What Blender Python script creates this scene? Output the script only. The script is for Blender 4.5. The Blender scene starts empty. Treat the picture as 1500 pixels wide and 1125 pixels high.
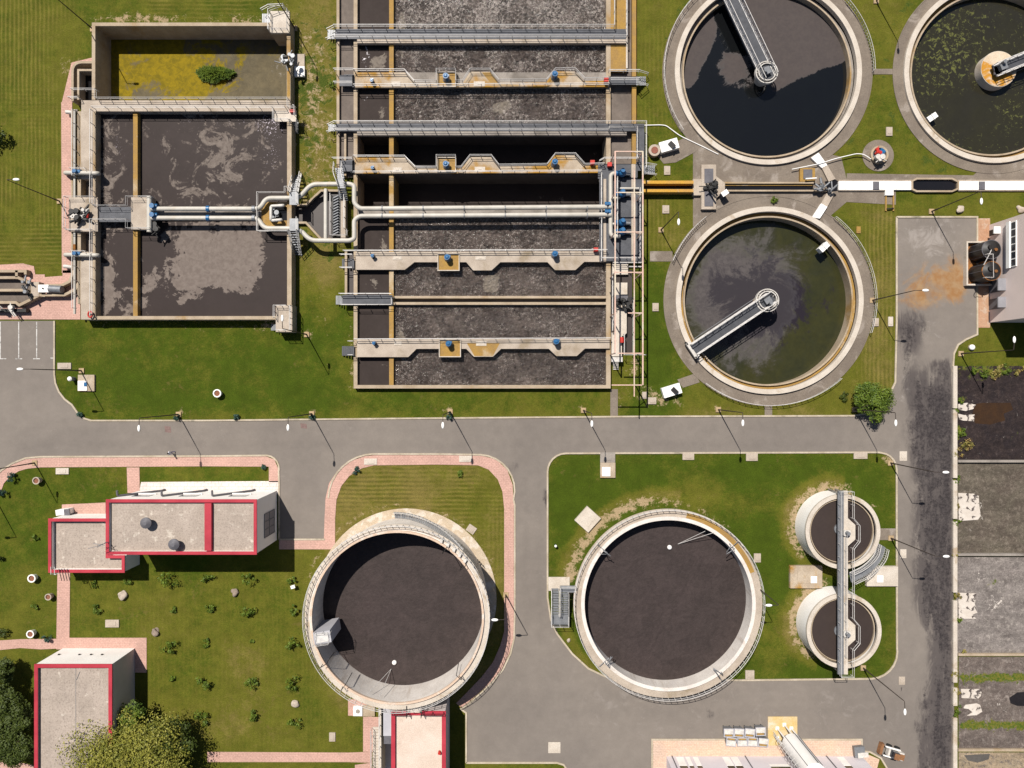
import bpy, bmesh, math, random
import numpy as np
from mathutils import Vector, Matrix
from mathutils.geometry import tessellate_polygon
C = bpy.context.scene.collection
R = random.Random(7)
NX, NY, CAMH, S = 750.0, 562.5, 100.0, 0.1      # nadir of the aerial view, flying height, metres per unit on the plan
def wx(px, z=0): return (px-NX)*S*(CAMH-z)/CAMH
def wy(py, z=0): return -(py-NY)*S*(CAMH-z)/CAMH
def P(px, py, z=0): return Vector((wx(px, z), wy(py, z), z))
def PP(pts, z=0): return [P(a, b, z) for a, b in pts]

# ---------------------------------------------------------------- objects
ORG = {}
def tag(o, label=None, cat=None, group=None, kind=None):
    if label: o['label'] = label
    if cat: o['category'] = cat
    if group: o['group'] = group
    if kind: o['kind'] = kind
    return o
def TH(name, label, cat, loc, group=None):
    o = bpy.data.objects.new(name, None); C.objects.link(o)
    o.empty_display_size = .3
    o.location = loc; ORG[o.name] = Vector(loc)
    return tag(o, label, cat, group)
def dup(root, loc, rotz=0.0, label=None, scale=None, name=None):
    r = root.copy(); C.objects.link(r); r.location = loc; r.rotation_euler = (0, 0, rotz)
    if label: r['label'] = label
    if scale: r.scale = (scale,)*3 if not isinstance(scale, (tuple, list)) else scale
    for ch in list(root.children):
        c = ch.copy(); C.objects.link(c); c.parent = r
        for g in list(ch.children):
            d = g.copy(); C.objects.link(d); d.parent = c
    return r

class MB:
    def __init__(s): s.v = []; s.f = []; s.sm = []
    def add(s, vs, fs, smooth=False):
        b = len(s.v); s.v += [tuple(v) for v in vs]
        for f in fs: s.f.append([b+i for i in f]); s.sm.append(smooth)
    def box(s, x0, y0, x1, y1, z0, z1):
        if x0 > x1: x0, x1 = x1, x0
        if y0 > y1: y0, y1 = y1, y0
        s.add([(x0,y0,z0),(x1,y0,z0),(x1,y1,z0),(x0,y1,z0),(x0,y0,z1),(x1,y0,z1),(x1,y1,z1),(x0,y1,z1)],
              [(3,2,1,0),(4,5,6,7),(0,1,5,4),(1,2,6,5),(2,3,7,6),(3,0,4,7)])
    def boxp(s, a, b, c, d, z0, z1):           # plan rectangle, as it looks at height z1
        s.box(wx(a,z1), wy(b,z1), wx(c,z1), wy(d,z1), z0, z1)
    def obox(s, cx, cy, w, d, z0, z1, ang=0, tx=1., ty=1.):
        ca, sa = math.cos(ang), math.sin(ang); vs = []
        for z, fx, fy in ((z0,1,1),(z1,tx,ty)):
            for u, v in ((-1,-1),(1,-1),(1,1),(-1,1)):
                x, y = u*w/2*fx, v*d/2*fy; vs.append((cx+x*ca-y*sa, cy+x*sa+y*ca, z))
        s.add(vs, [(3,2,1,0),(4,5,6,7),(0,1,5,4),(1,2,6,5),(2,3,7,6),(3,0,4,7)])
    def prism(s, pts, z0, z1):
        pts = [(p[0], p[1]) for p in pts]
        a = sum(pts[i-1][0]*pts[i][1]-pts[i][0]*pts[i-1][1] for i in range(len(pts)))
        if a < 0: pts = pts[::-1]
        n = len(pts)
        vs = [(x,y,z0) for x,y in pts]+[(x,y,z1) for x,y in pts]
        tri = tessellate_polygon([[Vector((x,y,0)) for x,y in pts]])
        fs = []
        for t in tri:
            (x1,y1),(x2,y2),(x3,y3) = (pts[i] for i in t)
            if (x2-x1)*(y3-y1)-(x3-x1)*(y2-y1) < 0: t = t[::-1]
            fs.append([i+n for i in t]); fs.append(list(t)[::-1])
        for i in range(n): fs.append((i,(i+1)%n,n+(i+1)%n,n+i))
        s.add(vs, fs)
    def prismp(s, pts, z0, z1): s.prism([P(a,b,z1) for a,b in pts], z0, z1)
    def cyl(s, c, r, z0, z1, r2=None, n=24, cap=True):
        r2 = r if r2 is None else r2; cx, cy = c[0], c[1]
        vs = [(cx+r*math.cos(2*math.pi*i/n), cy+r*math.sin(2*math.pi*i/n), z0) for i in range(n)]
        vs += [(cx+r2*math.cos(2*math.pi*i/n), cy+r2*math.sin(2*math.pi*i/n), z1) for i in range(n)]
        s.add(vs, [(i,(i+1)%n,n+(i+1)%n,n+i) for i in range(n)], True)
        if cap:
            s.add(vs[n:], [list(range(n))]); s.add(vs[:n], [list(range(n))[::-1]])
    def ring(s, c, r0, r1, z0, z1, n=128, a0=0., a1=360., z0b=None):
        cx, cy = c[0], c[1]; full = abs(a1-a0) >= 359.9; m = n if full else n+1
        vs = []
        for i in range(m):
            a = math.radians(a0+(a1-a0)*i/n); ca, sa = math.cos(a), math.sin(a)
            vs += [(cx+r0*ca,cy+r0*sa,z0),(cx+r1*ca,cy+r1*sa,z0),(cx+r1*ca,cy+r1*sa,z1),(cx+r0*ca,cy+r0*sa,z1)]
        fs = []
        for i in range(n):
            j = (i+1) % m; a, b = 4*i, 4*j
            fs += [(a+1,b+1,b+2,a+2),(a+2,b+2,b+3,a+3),(b+0,a+0,a+3,b+3),(a+0,b+0,b+1,a+1)]
        if not full: fs += [(0,1,2,3),(4*n+3,4*n+2,4*n+1,4*n)]
        s.add(vs, fs)
    def tube(s, pts, r, n=8, closed=False, cap=True, r2=None):
        pts = [Vector(p) for p in pts]; m = len(pts); vs = []
        T = []
        for i in range(m):
            if closed: t = (pts[(i+1)%m]-pts[i]).normalized()+(pts[i]-pts[i-1]).normalized()
            elif i == 0: t = pts[1]-pts[0]
            elif i == m-1: t = pts[-1]-pts[-2]
            else: t = (pts[i+1]-pts[i]).normalized()+(pts[i]-pts[i-1]).normalized()
            T.append(t.normalized())
        u = T[0].orthogonal().normalized()
        if n == 4 and abs(T[0].z) < .9: u = Vector((0,0,1)).cross(T[0]).normalized(); u = (u+T[0].cross(u)).normalized()
        for i in range(m):
            u = (u-T[i]*u.dot(T[i]))
            u = u.normalized() if u.length > 1e-6 else T[i].orthogonal().normalized()
            w = T[i].cross(u)
            rr = r if r2 is None else r+(r2-r)*i/(m-1)
            for k in range(n):
                a = 2*math.pi*k/n; vs.append(pts[i]+(u*math.cos(a)+w*math.sin(a))*rr)
        fs = []
        for i in range(m if closed else m-1):
            j = (i+1) % m
            for k in range(n): fs.append((i*n+k, i*n+(k+1)%n, j*n+(k+1)%n, j*n+k))
        s.add(vs, fs, n > 5)
        if cap and not closed:
            s.add(vs[:n], [list(range(n))[::-1]]); s.add(vs[-n:], [list(range(n))])
    def rail(s, pts, h=1.1, r=.035, closed=False, sp=1.6, mids=(.55,)):   # pts at deck height
        pts = [Vector(p) for p in pts]
        for k in (h,)+tuple(h*m for m in mids):
            s.tube([p+Vector((0,0,k)) for p in pts], r if k == h else r*.75, 4, closed)
        m = len(pts)
        for i in range(m if closed else m-1):
            a, b = pts[i], pts[(i+1)%m]; L = (b-a).length; q = max(1, int(round(L/sp)))
            for j in range(q): 
                p = a.lerp(b, j/q); s.tube([p, p+Vector((0,0,h))], r, 4)
        if not closed: s.tube([pts[-1], pts[-1]+Vector((0,0,h))], r, 4)
    def sphere(s, c, rx, ry=None, rz=None, nu=16, nv=10):
        ry = ry or rx; rz = rz or rx; vs = []
        for j in range(nv+1):
            t = math.pi*j/nv
            for i in range(nu):
                a = 2*math.pi*i/nu
                vs.append((c[0]+rx*math.sin(t)*math.cos(a), c[1]+ry*math.sin(t)*math.sin(a), c[2]-rz*math.cos(t)))
        s.add(vs, [(j*nu+i, j*nu+(i+1)%nu, (j+1)*nu+(i+1)%nu, (j+1)*nu+i) for j in range(nv) for i in range(nu)], True)
    def strip(s, pts, w, z0, z1, closed=False):      # a kerb-like band along a plan line
        pts = [Vector((p[0], p[1])) for p in pts]; m = len(pts); L = []; Rr = []
        for i in range(m):
            if closed or 0 < i < m-1:
                d1 = (pts[i]-pts[i-1]).normalized(); d2 = (pts[(i+1)%m]-pts[i]).normalized()
            elif i == 0: d1 = d2 = (pts[1]-pts[0]).normalized()
            else: d1 = d2 = (pts[-1]-pts[-2]).normalized()
            t = (d1+d2).normalized(); nrm = Vector((-t.y, t.x)); k = 1/max(.4, nrm.dot(Vector((-d1.y, d1.x))))
            L.append(pts[i]+nrm*w/2*k); Rr.append(pts[i]-nrm*w/2*k)
        vs = []
        for a, b in zip(L, Rr): vs += [(a.x,a.y,z0),(b.x,b.y,z0),(b.x,b.y,z1),(a.x,a.y,z1)]
        fs = []
        for i in range(m if closed else m-1):
            a, b = 4*i, 4*((i+1)%m)
            fs += [(a+1,b+1,b+2,a+2),(a+2,b+2,b+3,a+3),(b,a,a+3,b+3),(a,b,b+1,a+1)]
        if not closed: fs += [(0,1,2,3),(4*m-1,4*m-2,4*m-3,4*m-4)]
        s.add(vs, fs)
    def build(s, name, mat, parent=None, label=None, loc=None):
        org = ORG[parent.name] if parent else Vector(loc or (0,0,0))
        me = bpy.data.meshes.new(name)
        me.from_pydata([(x-org.x, y-org.y, z-org.z) for x,y,z in s.v], [], s.f)
        me.polygons.foreach_set('use_smooth', s.sm)
        me.materials.append(mat); me.update()
        o = bpy.data.objects.new(name, me); C.objects.link(o)
        if parent: o.parent = parent
        elif loc: o.location = loc
        ORG[o.name] = org
        if label: o['label'] = label
        return o

def fillet(pts, rad, n=5):
    pts = [Vector(p) for p in pts]; out = [pts[0]]
    for i in range(1, len(pts)-1):
        a, b, c = pts[i-1], pts[i], pts[i+1]
        d = min(rad, (a-b).length*.45, (c-b).length*.45)
        p, q = b+(a-b).normalized()*d, b+(c-b).normalized()*d
        for k in range(n+1):
            t = k/n; out.append(p*(1-t)**2+b*2*t*(1-t)+q*t*t)
    return out+[pts[-1]]

# ---------------------------------------------------------------- materials
class NT:
    def __init__(s, name):
        s.m = bpy.data.materials.new(name); s.m.use_nodes = True; s.t = s.m.node_tree; s.n = s.t.nodes
        s.b = s.n['Principled BSDF']; s.tc = s.n.new('ShaderNodeTexCoord'); s.co = s.tc.outputs['Object']
    def L(s, a, b): s.t.links.new(a, b)
    def inp(s, sock, v):
        if hasattr(v, 'is_linked') or isinstance(v, bpy.types.NodeSocket): s.L(v, sock)
        elif isinstance(v, (tuple, list)): sock.default_value = (*v, 1) if len(v) == 3 and sock.type == 'RGBA' else v
        else: sock.default_value = v
    def noise(s, scale, detail=5, rough=.6, dist=0, co=None):
        n = s.n.new('ShaderNodeTexNoise'); n.inputs['Scale'].default_value = scale
        n.inputs['Detail'].default_value = detail; n.inputs['Roughness'].default_value = rough
        n.inputs['Distortion'].default_value = dist; s.L(co or s.co, n.inputs['Vector']); return n.outputs['Fac']
    def nz(s, scale, detail=6, rough=.65, dist=0, co=None, w=.17):   # noise stretched to -0.5..0.5
        return s.math('SUBTRACT', s.ramp(s.noise(scale, detail, rough, dist, co), .5-w, .5+w), .5)
    def math(s, op, a, b=0., clamp=False):
        n = s.n.new('ShaderNodeMath'); n.operation = op; n.use_clamp = clamp
        s.inp(n.inputs[0], a); s.inp(n.inputs[1], b); return n.outputs[0]
    def ramp(s, f, lo, hi, a=0., b=1.):
        n = s.n.new('ShaderNodeMapRange'); n.interpolation_type = 'SMOOTHSTEP'
        s.inp(n.inputs[0], f); n.inputs[1].default_value = lo; n.inputs[2].default_value = hi
        n.inputs[3].default_value = a; n.inputs[4].default_value = b; return n.outputs[0]
    def mix(s, f, a, b, mode='MIX'):
        n = s.n.new('ShaderNodeMix'); n.data_type = 'RGBA'; n.blend_type = mode
        s.inp(n.inputs[0], f); s.inp(n.inputs[6], a); s.inp(n.inputs[7], b); return n.outputs[2]
    def attr(s, name):
        n = s.n.new('ShaderNodeAttribute'); n.attribute_name = name; return n.outputs['Fac']
    def mul(s, col, f):                        # colour times a grey factor
        n = s.n.new('ShaderNodeMix'); n.data_type = 'RGBA'; n.blend_type = 'MULTIPLY'; n.inputs[0].default_value = 1
        s.inp(n.inputs[6], col); s.L(f, n.inputs[7]); return n.outputs[2]
    def scaled(s, v):
        n = s.n.new('ShaderNodeMapping'); n.inputs['Scale'].default_value = v; s.L(s.co, n.inputs['Vector']); return n.outputs[0]
    def bump(s, h, strength, dist=.1):
        n = s.n.new('ShaderNodeBump'); n.inputs['Strength'].default_value = strength; n.inputs['Distance'].default_value = dist
        s.L(h, n.inputs['Height']); s.L(n.outputs[0], s.b.inputs['Normal'])
    def done(s, col, rough=.8, metal=0., spec=.3):
        s.inp(s.b.inputs['Base Color'], col); s.inp(s.b.inputs['Roughness'], rough)
        s.b.inputs['Metallic'].default_value = metal; s.b.inputs['Specular IOR Level'].default_value = spec
        return s.m

def MT(name, c1, c2=None, scale=.8, rough=.8, c3=None, s3=.35, t3=(.52,.66), bump=0., bs=10., metal=0., spec=.3, var=.25, fine=9.):
    t = NT(name); c2 = c2 or tuple(c*.72 for c in c1)
    col = t.mix(t.ramp(t.noise(scale, 7, .65), .3, .7), c1, c2)
    if c3: col = t.mix(t.ramp(t.noise(s3, 6, .6, .6), *t3), col, c3)
    if var: col = t.mul(col, t.ramp(t.noise(fine, 4, .7), .3, .75, 1-var, 1+var*.4))
    if bump: t.bump(t.noise(bs, 5, .6), bump, .05)
    return t.done(col, rough, metal, spec)

m = {}
m['conc'] = MT('concrete_walk', (0.43,0.361,0.292), (0.327,0.267,0.211), .45, .85, (0.258,0.202,0.138), .22, (.56,.72), .15)
m['conc_stain'] = MT('concrete_rust_stained', (0.43,0.353,0.267), (0.318,0.249,0.181), .5, .85, (0.31,0.163,0.0258), .16, (.46,.60), .15)
m['conc_ochre'] = MT('concrete_ochre', (0.331,0.193,0.0414), (0.258,0.156,0.0552), .6, .85, (0.405,0.313,0.202), .2, (.55,.68), .15)
m['conc_edge'] = MT('concrete_wall_top', (0.395,0.315,0.227), (0.302,0.231,0.155), .5, .85, (0.277,0.168,0.0588), .12, (.55,.7), .1)
m['conc_grey'] = MT('concrete_wall', (.30,.265,.23), (.22,.19,.165), .35, .9, (.15,.13,.11), .2, (.5,.68), .15)
m['conc_apron'] = MT('concrete_apron', (.20,.163,.128), (.145,.116,.092), .25, .9, (.26,.22,.185), .35, (.55,.68), .2)
m['conc_pale'] = MT('concrete_pale', (0.54,0.477,0.405), (0.441,0.378,0.31), .4, .8, (0.36,0.279,0.194), .3, (.56,.7), .08)
m['tank_wall'] = MT('tank_render', (0.627,0.57,0.503), (0.513,0.446,0.38), .35, .8, (0.38,0.294,0.218), .3, (.58,.74), .05)
m['white'] = MT('white_paint', (.80,.78,.75), (.72,.69,.65), .5, .6, var=.08)
m['white_wall'] = MT('white_render', (.80,.77,.74), (.74,.70,.66), .3, .75, var=.06)
m['grey_wall'] = MT('grey_render', (.50,.44,.42), (.43,.38,.36), .3, .8, var=.06)
def streak_mat():
    t = NT('stained_render'); v = t.scaled((1.,1.,.10))
    c = t.mix(t.ramp(t.noise(.5, 6, .6), .3, .7), (.62,.57,.52), (.52,.47,.425))
    c = t.mix(t.math('MULTIPLY', t.ramp(t.noise(.9, 7, .75, .3, v), .52, .68), .7), c, (.40,.335,.28))
    c = t.mix(t.math('MULTIPLY', t.ramp(t.noise(.25, 6, .7, .5), .55, .7), .5), c, (.46,.42,.40))
    c = t.mul(c, t.ramp(t.noise(6, 4, .7), .3, .7, .9, 1.05))
    return t.done(c, .8)
m['streak'] = streak_mat()
m['rail'] = MT('rail_paint', (.58,.55,.52), (.44,.42,.40), 2, .5, var=.1)
m['steel'] = MT('galvanised_steel', (.22,.225,.235), (.16,.165,.175), 1.5, .5, metal=.3, var=.2)
m['grate'] = MT('steel_grating', (.085,.087,.097), (.06,.062,.07), 1, .6, metal=.3, var=.35, fine=14)
m['dark'] = MT('dark_metal', (.035,.032,.03), (.02,.02,.02), 2, .5, metal=.2)
m['pole'] = MT('pole_brown', (.06,.042,.032), (.035,.027,.023), 2, .6)
m['blue'] = MT('blue_enamel', (.016,.12,.27), (.010,.07,.18), 3, .35, spec=.5, var=.15)
m['pipe'] = MT('pipe_white', (.47,.44,.39), (.38,.35,.30), .6, .45, (.40,.34,.27), .5, (.6,.75), var=.1)
m['gantry'] = MT('gantry_primer', (.62,.40,.32), (.48,.34,.27), 1.2, .6, (.55,.47,.36), .3, (.5,.6))
m['red'] = MT('red_coping', (.40,.036,.052), (.30,.022,.036), .35, .55, var=.12)
m['redp'] = MT('red_paint', (.5,.03,.02), None, 2, .5)
m['kerb'] = MT('kerb_stone', (.47,.40,.31), (.34,.28,.20), .5, .85, (.22,.19,.14), .3, (.55,.7))
m['soil'] = MT('dry_soil', (.40,.29,.18), (.28,.20,.12), .8, .95, (.50,.40,.29), 1.2, (.5,.64), .4, 6)
m['stone'] = MT('field_stone', (.27,.21,.165), (.18,.14,.11), 3, .9, bump=.5, bs=5)
m['bark'] = MT('bark', (.09,.06,.04), (.05,.035,.025), 4, .9)
m['glass'] = MT('window_glass', (.03,.035,.04), (.02,.022,.03), 1, .12, spec=.6, var=0)
m['brown_glass'] = MT('bronze_glass', (.11,.085,.05), (.06,.05,.035), 2, .2, spec=.6)
m['black'] = MT('black_plastic', (.02,.017,.016), (.012,.011,.011), 1, .42, spec=.45, var=.15)
m['rust'] = MT('rust_floor', (.30,.12,.025), (.17,.07,.025), .8, .9, (.08,.04,.02), 1, (.5,.65))
m['cladding'] = MT('pink_cladding', (.68,.57,.53), (.63,.53,.49), .2, .65, var=.05)
m['greyroof'] = MT('grey_sheet', (.40,.39,.41), (.34,.33,.35), .4, .5, var=.08)
m['canopy'] = MT('canopy_sheet', (.24,.235,.25), (.20,.195,.21), .4, .5, var=.08)
m['slate'] = MT('slate_plate', (.12,.115,.125), (.09,.085,.095), 1, .6, var=.2)
m['machine_white'] = MT('machine_white', (.62,.58,.53), None, 2, .5)
m['machine_orange'] = MT('machine_rust', (.26,.12,.05), (.16,.08,.04), 3, .7)
m['cloth_white'] = MT('cloth_white', (.7,.7,.76), None, 6, .9)
m['cloth_blue'] = MT('cloth_blue', (.05,.05,.20), None, 6, .9)
m['skin'] = MT('skin', (.45,.27,.19), None, 6, .6, var=.05)
m['hair'] = MT('hair', (.03,.02,.015), None, 6, .8)
m['tyre'] = MT('rubber', (.02,.02,.02), None, 4, .8)
m['parking'] = MT('road_paint', (.56,.54,.51), (.38,.36,.34), 1.5, .8, (.2,.185,.17), 1.8, (.53,.62))

def roof_mat():
    t = NT('roof_felt'); br = t.n.new('ShaderNodeTexBrick')
    br.inputs['Scale'].default_value = 1; br.inputs['Mortar Size'].default_value = .012
    br.inputs['Brick Width'].default_value = 1.0; br.inputs['Row Height'].default_value = 1.0; br.offset = 0
    br.inputs['Color1'].default_value = (1,1,1,1); br.inputs['Color2'].default_value = (.93,.93,.93,1); br.inputs['Mortar'].default_value = (.80,.80,.80,1)
    t.L(t.co, br.inputs['Vector'])
    c = t.mix(t.ramp(t.noise(.3, 6), .3, .7), (.37,.305,.255), (.31,.255,.21))
    c = t.mix(t.ramp(t.noise(4, 6, .75), .48, .70), c, (.20,.16,.132)); c = t.mul(c, t.ramp(t.noise(10, 4, .8), .3, .7, .82, 1.12)); c = t.mix(t.ramp(t.noise(.22, 7, .7, .8), .56, .72, 0, .55), c, (.22,.18,.15))
    c = t.mix(t.ramp(t.noise(1.1, 5), .58, .74), c, (.50,.44,.37))
    c = t.mix(1., c, br.outputs['Color'], 'MULTIPLY')
    return t.done(c, .9)
m['roof'] = roof_mat()
def paver_mat(name, c1, c2, c3, sc=1.):
    t = NT(name); br = t.n.new('ShaderNodeTexBrick')
    br.inputs['Scale'].default_value = sc; br.inputs['Mortar Size'].default_value = .03
    br.inputs['Brick Width'].default_value = .5; br.inputs['Row Height'].default_value = .25
    br.inputs['Color1'].default_value = (1,1,1,1); br.inputs['Color2'].default_value = (.92,.91,.91,1); br.inputs['Mortar'].default_value = (.80,.78,.76,1)
    t.L(t.co, br.inputs['Vector'])
    c = t.mix(t.ramp(t.noise(.25, 6), .32, .68), c1, c2)
    c = t.mix(t.ramp(t.noise(.7, 7, .7), .58, .74), c, c3)
    c = t.mul(c, t.ramp(t.noise(6, 4), .3, .7, .82, 1.08))
    c = t.mix(1., c, br.outputs['Color'], 'MULTIPLY')
    return t.done(c, .88)
m['paver'] = paver_mat('pink_pavers', (.50,.305,.25), (.44,.27,.22), (.37,.26,.20))
m['paver_tan'] = paver_mat('peach_pavers', (.58,.40,.29), (.52,.38,.30), (.62,.50,.40))
m['terrace'] = paver_mat('white_slabs', (.62,.56,.52), (.56,.49,.45), (.46,.38,.28), .5)

def grass_mat():
    t = NT('lawn_grass'); n3 = t.noise(7, 4, .7)
    A = lambda a, b: t.math('ADD', a, b)
    M_ = lambda a, k: t.math('MULTIPLY', a, k)
    d = A(t.attr('dry'), M_(t.nz(.10, 7, .66, .3), .40)); d = A(d, M_(t.nz(.75, 7, .72), .26)); d = A(d, M_(t.nz(3.2, 5, .75), .24))
    col = t.mix(t.ramp(d, -.10, .50), (.042,.064,.004), (.094,.093,.011))
    col = t.mix(t.ramp(d, .48, 1.05), col, (.150,.118,.032))
    def stripes(vec, nm, per):
        w = t.n.new('ShaderNodeTexWave'); w.wave_type = 'BANDS'; w.bands_direction = 'X'
        w.inputs['Scale'].default_value = .314/per; w.inputs['Distortion'].default_value = 2.2
        w.inputs['Detail'].default_value = 4; w.inputs['Detail Scale'].default_value = .6
        t.L(vec, w.inputs['Vector'])
        k = t.math('MULTIPLY', t.attr(nm), t.ramp(t.noise(.16, 4), .35, .62, .15, 1.))
        return t.math('MULTIPLY', k, t.math('SUBTRACT', w.outputs['Fac'], .5))
    cy = t.n.new('ShaderNodeMapping'); cy.inputs['Rotation'].default_value = (0,0,math.pi/2); t.L(t.co, cy.inputs['Vector'])
    st = A(stripes(cy.outputs[0], 'stripex', .62), stripes(t.co, 'stripey', .62))
    col = t.mix(M_(t.ramp(st, -.05, .45), .50), col, (.175,.135,.035))
    col = t.mix(M_(t.ramp(st, .05, -.45), .30), col, (.030,.036,.005))
    col = t.mul(col, t.ramp(n3, .25, .8, .68, 1.25))
    col = t.mul(col, t.ramp(t.noise(.5, 7, .75), .28, .75, .80, 1.17))
    bare = t.ramp(A(t.nz(.19, 7, .72, .6), M_(t.nz(1.3, 5, .7), .5)), (.47), .72)      # worn brownish patches
    col = t.mix(M_(bare, .45), col, (.115,.083,.026))
    sl = A(t.attr('soil'), M_(t.nz(.8, 7, .75), .75)); sl = A(sl, M_(t.nz(4, 4, .7), .3))
    col = t.mix(t.ramp(sl, .42, .80), col, t.mix(t.ramp(n3, .3, .7), (.34,.255,.155), (.215,.155,.085)))
    w_ = A(t.attr('weed'), M_(t.nz(.55, 7, .72, .5), .9))
    col = t.mix(t.ramp(w_, .40, .62), col, t.mix(t.ramp(n3, .35, .65), (.022,.042,.005), (.075,.088,.014)))
    t.bump(n3, .6, .08)
    return t.done(col, .95, 0, .1)
m['grass'] = grass_mat()
def asphalt_mat():
    t = NT('asphalt')
    A = lambda a, b: t.math('ADD', a, b)
    M_ = lambda a, k: t.math('MULTIPLY', a, k)
    col = t.mix(t.ramp(t.noise(.07, 7, .62, .4), .34, .66), (.182,.156,.134), (.155,.133,.116))
    col = t.mul(col, t.ramp(t.noise(12, 4, .8), .3, .7, .92, 1.06))
    col = t.mul(col, t.ramp(t.noise(.6, 7, .72), .3, .72, .93, 1.05))
    oil = t.ramp(A(t.nz(.33, 6, .7, 1.), M_(t.nz(1.7, 5, .7), .4)), .62, .80)
    col = t.mix(M_(oil, .25), col, (.085,.073,.066))
    lite = t.ramp(A(t.nz(.21, 6, .7, .8), M_(t.nz(2.1, 5, .75), .4)), .48, .75)
    col = t.mix(M_(lite, .25), col, (.29,.255,.225))
    st_ = t.ramp(t.attr('stain'), .04, .32); film = A(t.attr('stain'), M_(t.nz(.45, 8, .75, .6, t.scaled((1.0,.3,1))), .55)); col = t.mix(M_(M_(t.ramp(film, .0, .45), st_), .82), col, (.056,.047,.046))
    col = t.mix(M_(M_(t.attr('tyre'), t.ramp(t.noise(.5, 6, .7), .35, .6)), .22), col, (.09,.078,.07))
    d = A(A(t.attr('stain'), M_(A(st_, -1.), .25)), M_(t.nz(.55, 8, .75, .5, t.scaled((1.0,.20,1))), .62)); d = A(d, M_(t.nz(.5, 8, .74, 1.0), .45)); d = A(d, M_(t.nz(3.0, 6, .8, .6), .38))
    col = t.mix(M_(t.ramp(d, .30, .82), .94), col, t.mix(t.ramp(t.noise(2, 6, .75), .35, .65), (.018,.015,.016), (.055,.046,.045)))
    o = A(t.attr('rust'), M_(t.nz(.24, 7, .68, 1.), .65))
    col = t.mix(M_(t.ramp(o, .25, 1.0), .82), col, t.mix(t.ramp(t.noise(.8, 6), .35, .65), (.24,.11,.03), (.28,.17,.08)))
    p = A(t.attr('pale'), M_(t.nz(.4, 7, .72, .7), .75))
    col = t.mix(M_(t.ramp(p, .35, .95), .55), col, (.31,.275,.25))
    return t.done(col, .9, 0, .2)
m['asphalt'] = asphalt_mat()
def bed_mat(name, c1, c2, c3, c4=None):
    t = NT(name)
    col = t.mix(t.ramp(t.noise(.35, 7, .65, .5), .32, .68), c1, c2)
    col = t.mix(t.ramp(t.noise(1.4, 8, .78, .5), .49, .64), col, c3)
    col = t.mul(col, t.ramp(t.noise(5, 5, .75), .3, .72, .74, 1.2)); col = t.mul(col, t.ramp(t.noise(.5, 6, .7, .5, t.scaled((.35,1.2,1))), .32, .68, .8, 1.18)); col = t.mul(col, t.ramp(t.noise(1.3, 7, .75, .8), .34, .68, .8, 1.18))
    w = t.math('ADD', t.attr('weed'), t.math('MULTIPLY', t.nz(.9, 7, .74, .5), .95))
    col = t.mix(t.ramp(w, .45, .75), col, t.mix(t.ramp(t.noise(3, 5, .7), .35, .65), (.04,.075,.008), (.13,.115,.02)))
    p = t.math('ADD', t.attr('pale'), t.math('MULTIPLY', t.nz(1.0, 8, .75, .8), 1.05))
    col = t.mix(t.ramp(p, .48, .62), col, c4 or (.48,.43,.38))
    t.bump(t.noise(3, 6, .7), .8, .12)
    return t.done(col, .95, 0, .15)
m['bed_black'] = bed_mat('wet_sludge_bed', (.020,.015,.016), (.027,.019,.018), (.042,.030,.027))
m['bed_brown'] = bed_mat('dried_sludge_bed', (.098,.083,.062), (.080,.063,.050), (.145,.12,.095))
m['bed_grey'] = bed_mat('cracked_sludge_bed', (.19,.165,.15), (.135,.115,.105), (.25,.22,.195))
m['bed_earth'] = bed_mat('earth_bed', (.095,.075,.066), (.13,.105,.09), (.19,.16,.14))
m['bed_sand'] = bed_mat('sand_bed', (.28,.21,.14), (.24,.19,.13), (.12,.10,.09))

def liquid(name, base, base2, scum=None, scum2=None, thr=(.45,.6), sscale=.35, rough=.25, bump=0., bs=2.5, spec=.4, amp=.6, foam_glint=None, fscale=1.2, fthr=(.62,.7), dist=.05, sdist=.6, mott=.0, ridge=0.):
    t = NT(name); A = lambda a, b: t.math('ADD', a, b)
    col = t.mix(t.ramp(t.noise(.22, 6, .6, .5), .34, .66), base, base2); rg = rough
    if mott: col = t.mul(col, A(1., t.math('MULTIPLY', A(t.nz(.45, 7, .7, 1.2), t.math('MULTIPLY', t.nz(2.4, 6, .75, .6), .8)), mott)))
    if scum:
        s = A(A(t.attr('scum'), t.math('MULTIPLY', t.nz(sscale, 9, .7, sdist), amp)), t.math('MULTIPLY', t.nz(sscale*5, 6, .75, .4), amp*.35))
        f = t.ramp(s, *thr)
        sc = t.mix(t.ramp(t.noise(1.3, 7, .75, .5), .36, .64), scum, scum2 or tuple(c*.75 for c in scum))
        col = t.mix(f, col, sc); rg = t.ramp(f, 0, 1, rough, .85)
    if foam_glint:  # froth, and on some liquids sun glints painted as pale specks
        q = A(t.attr('foam_glint'), t.math('MULTIPLY', t.nz(fscale, 8, .8, .5), .8))
        if ridge:                               # wave crests: thin curling lines, in patches
            rd = t.math('SUBTRACT', .5, t.math('ABSOLUTE', t.nz(1.15, 4, .55, 1.6, None, .12)))
            rd2 = t.math('SUBTRACT', .5, t.math('ABSOLUTE', t.nz(2.3, 4, .6, 1.2, None, .12)))
            q = A(q, t.math('MULTIPLY', t.math('MULTIPLY', A(t.ramp(rd, .30, .5), t.ramp(rd2, .3, .5)), t.ramp(t.noise(.3, 5, .65, .6), .36, .62)), ridge))
        col = t.mix(t.ramp(q, *fthr), col, foam_glint)
    if bump: t.bump(t.noise(bs, 6, .62, .6), bump, dist)
    return t.done(col, rg, 0, spec)
m['sludge'] = liquid('digester_sludge', (.040,.029,.027), (.034,.025,.023), rough=.6, bump=.45, bs=2.2, spec=.2, dist=.12, mott=.3)
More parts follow.
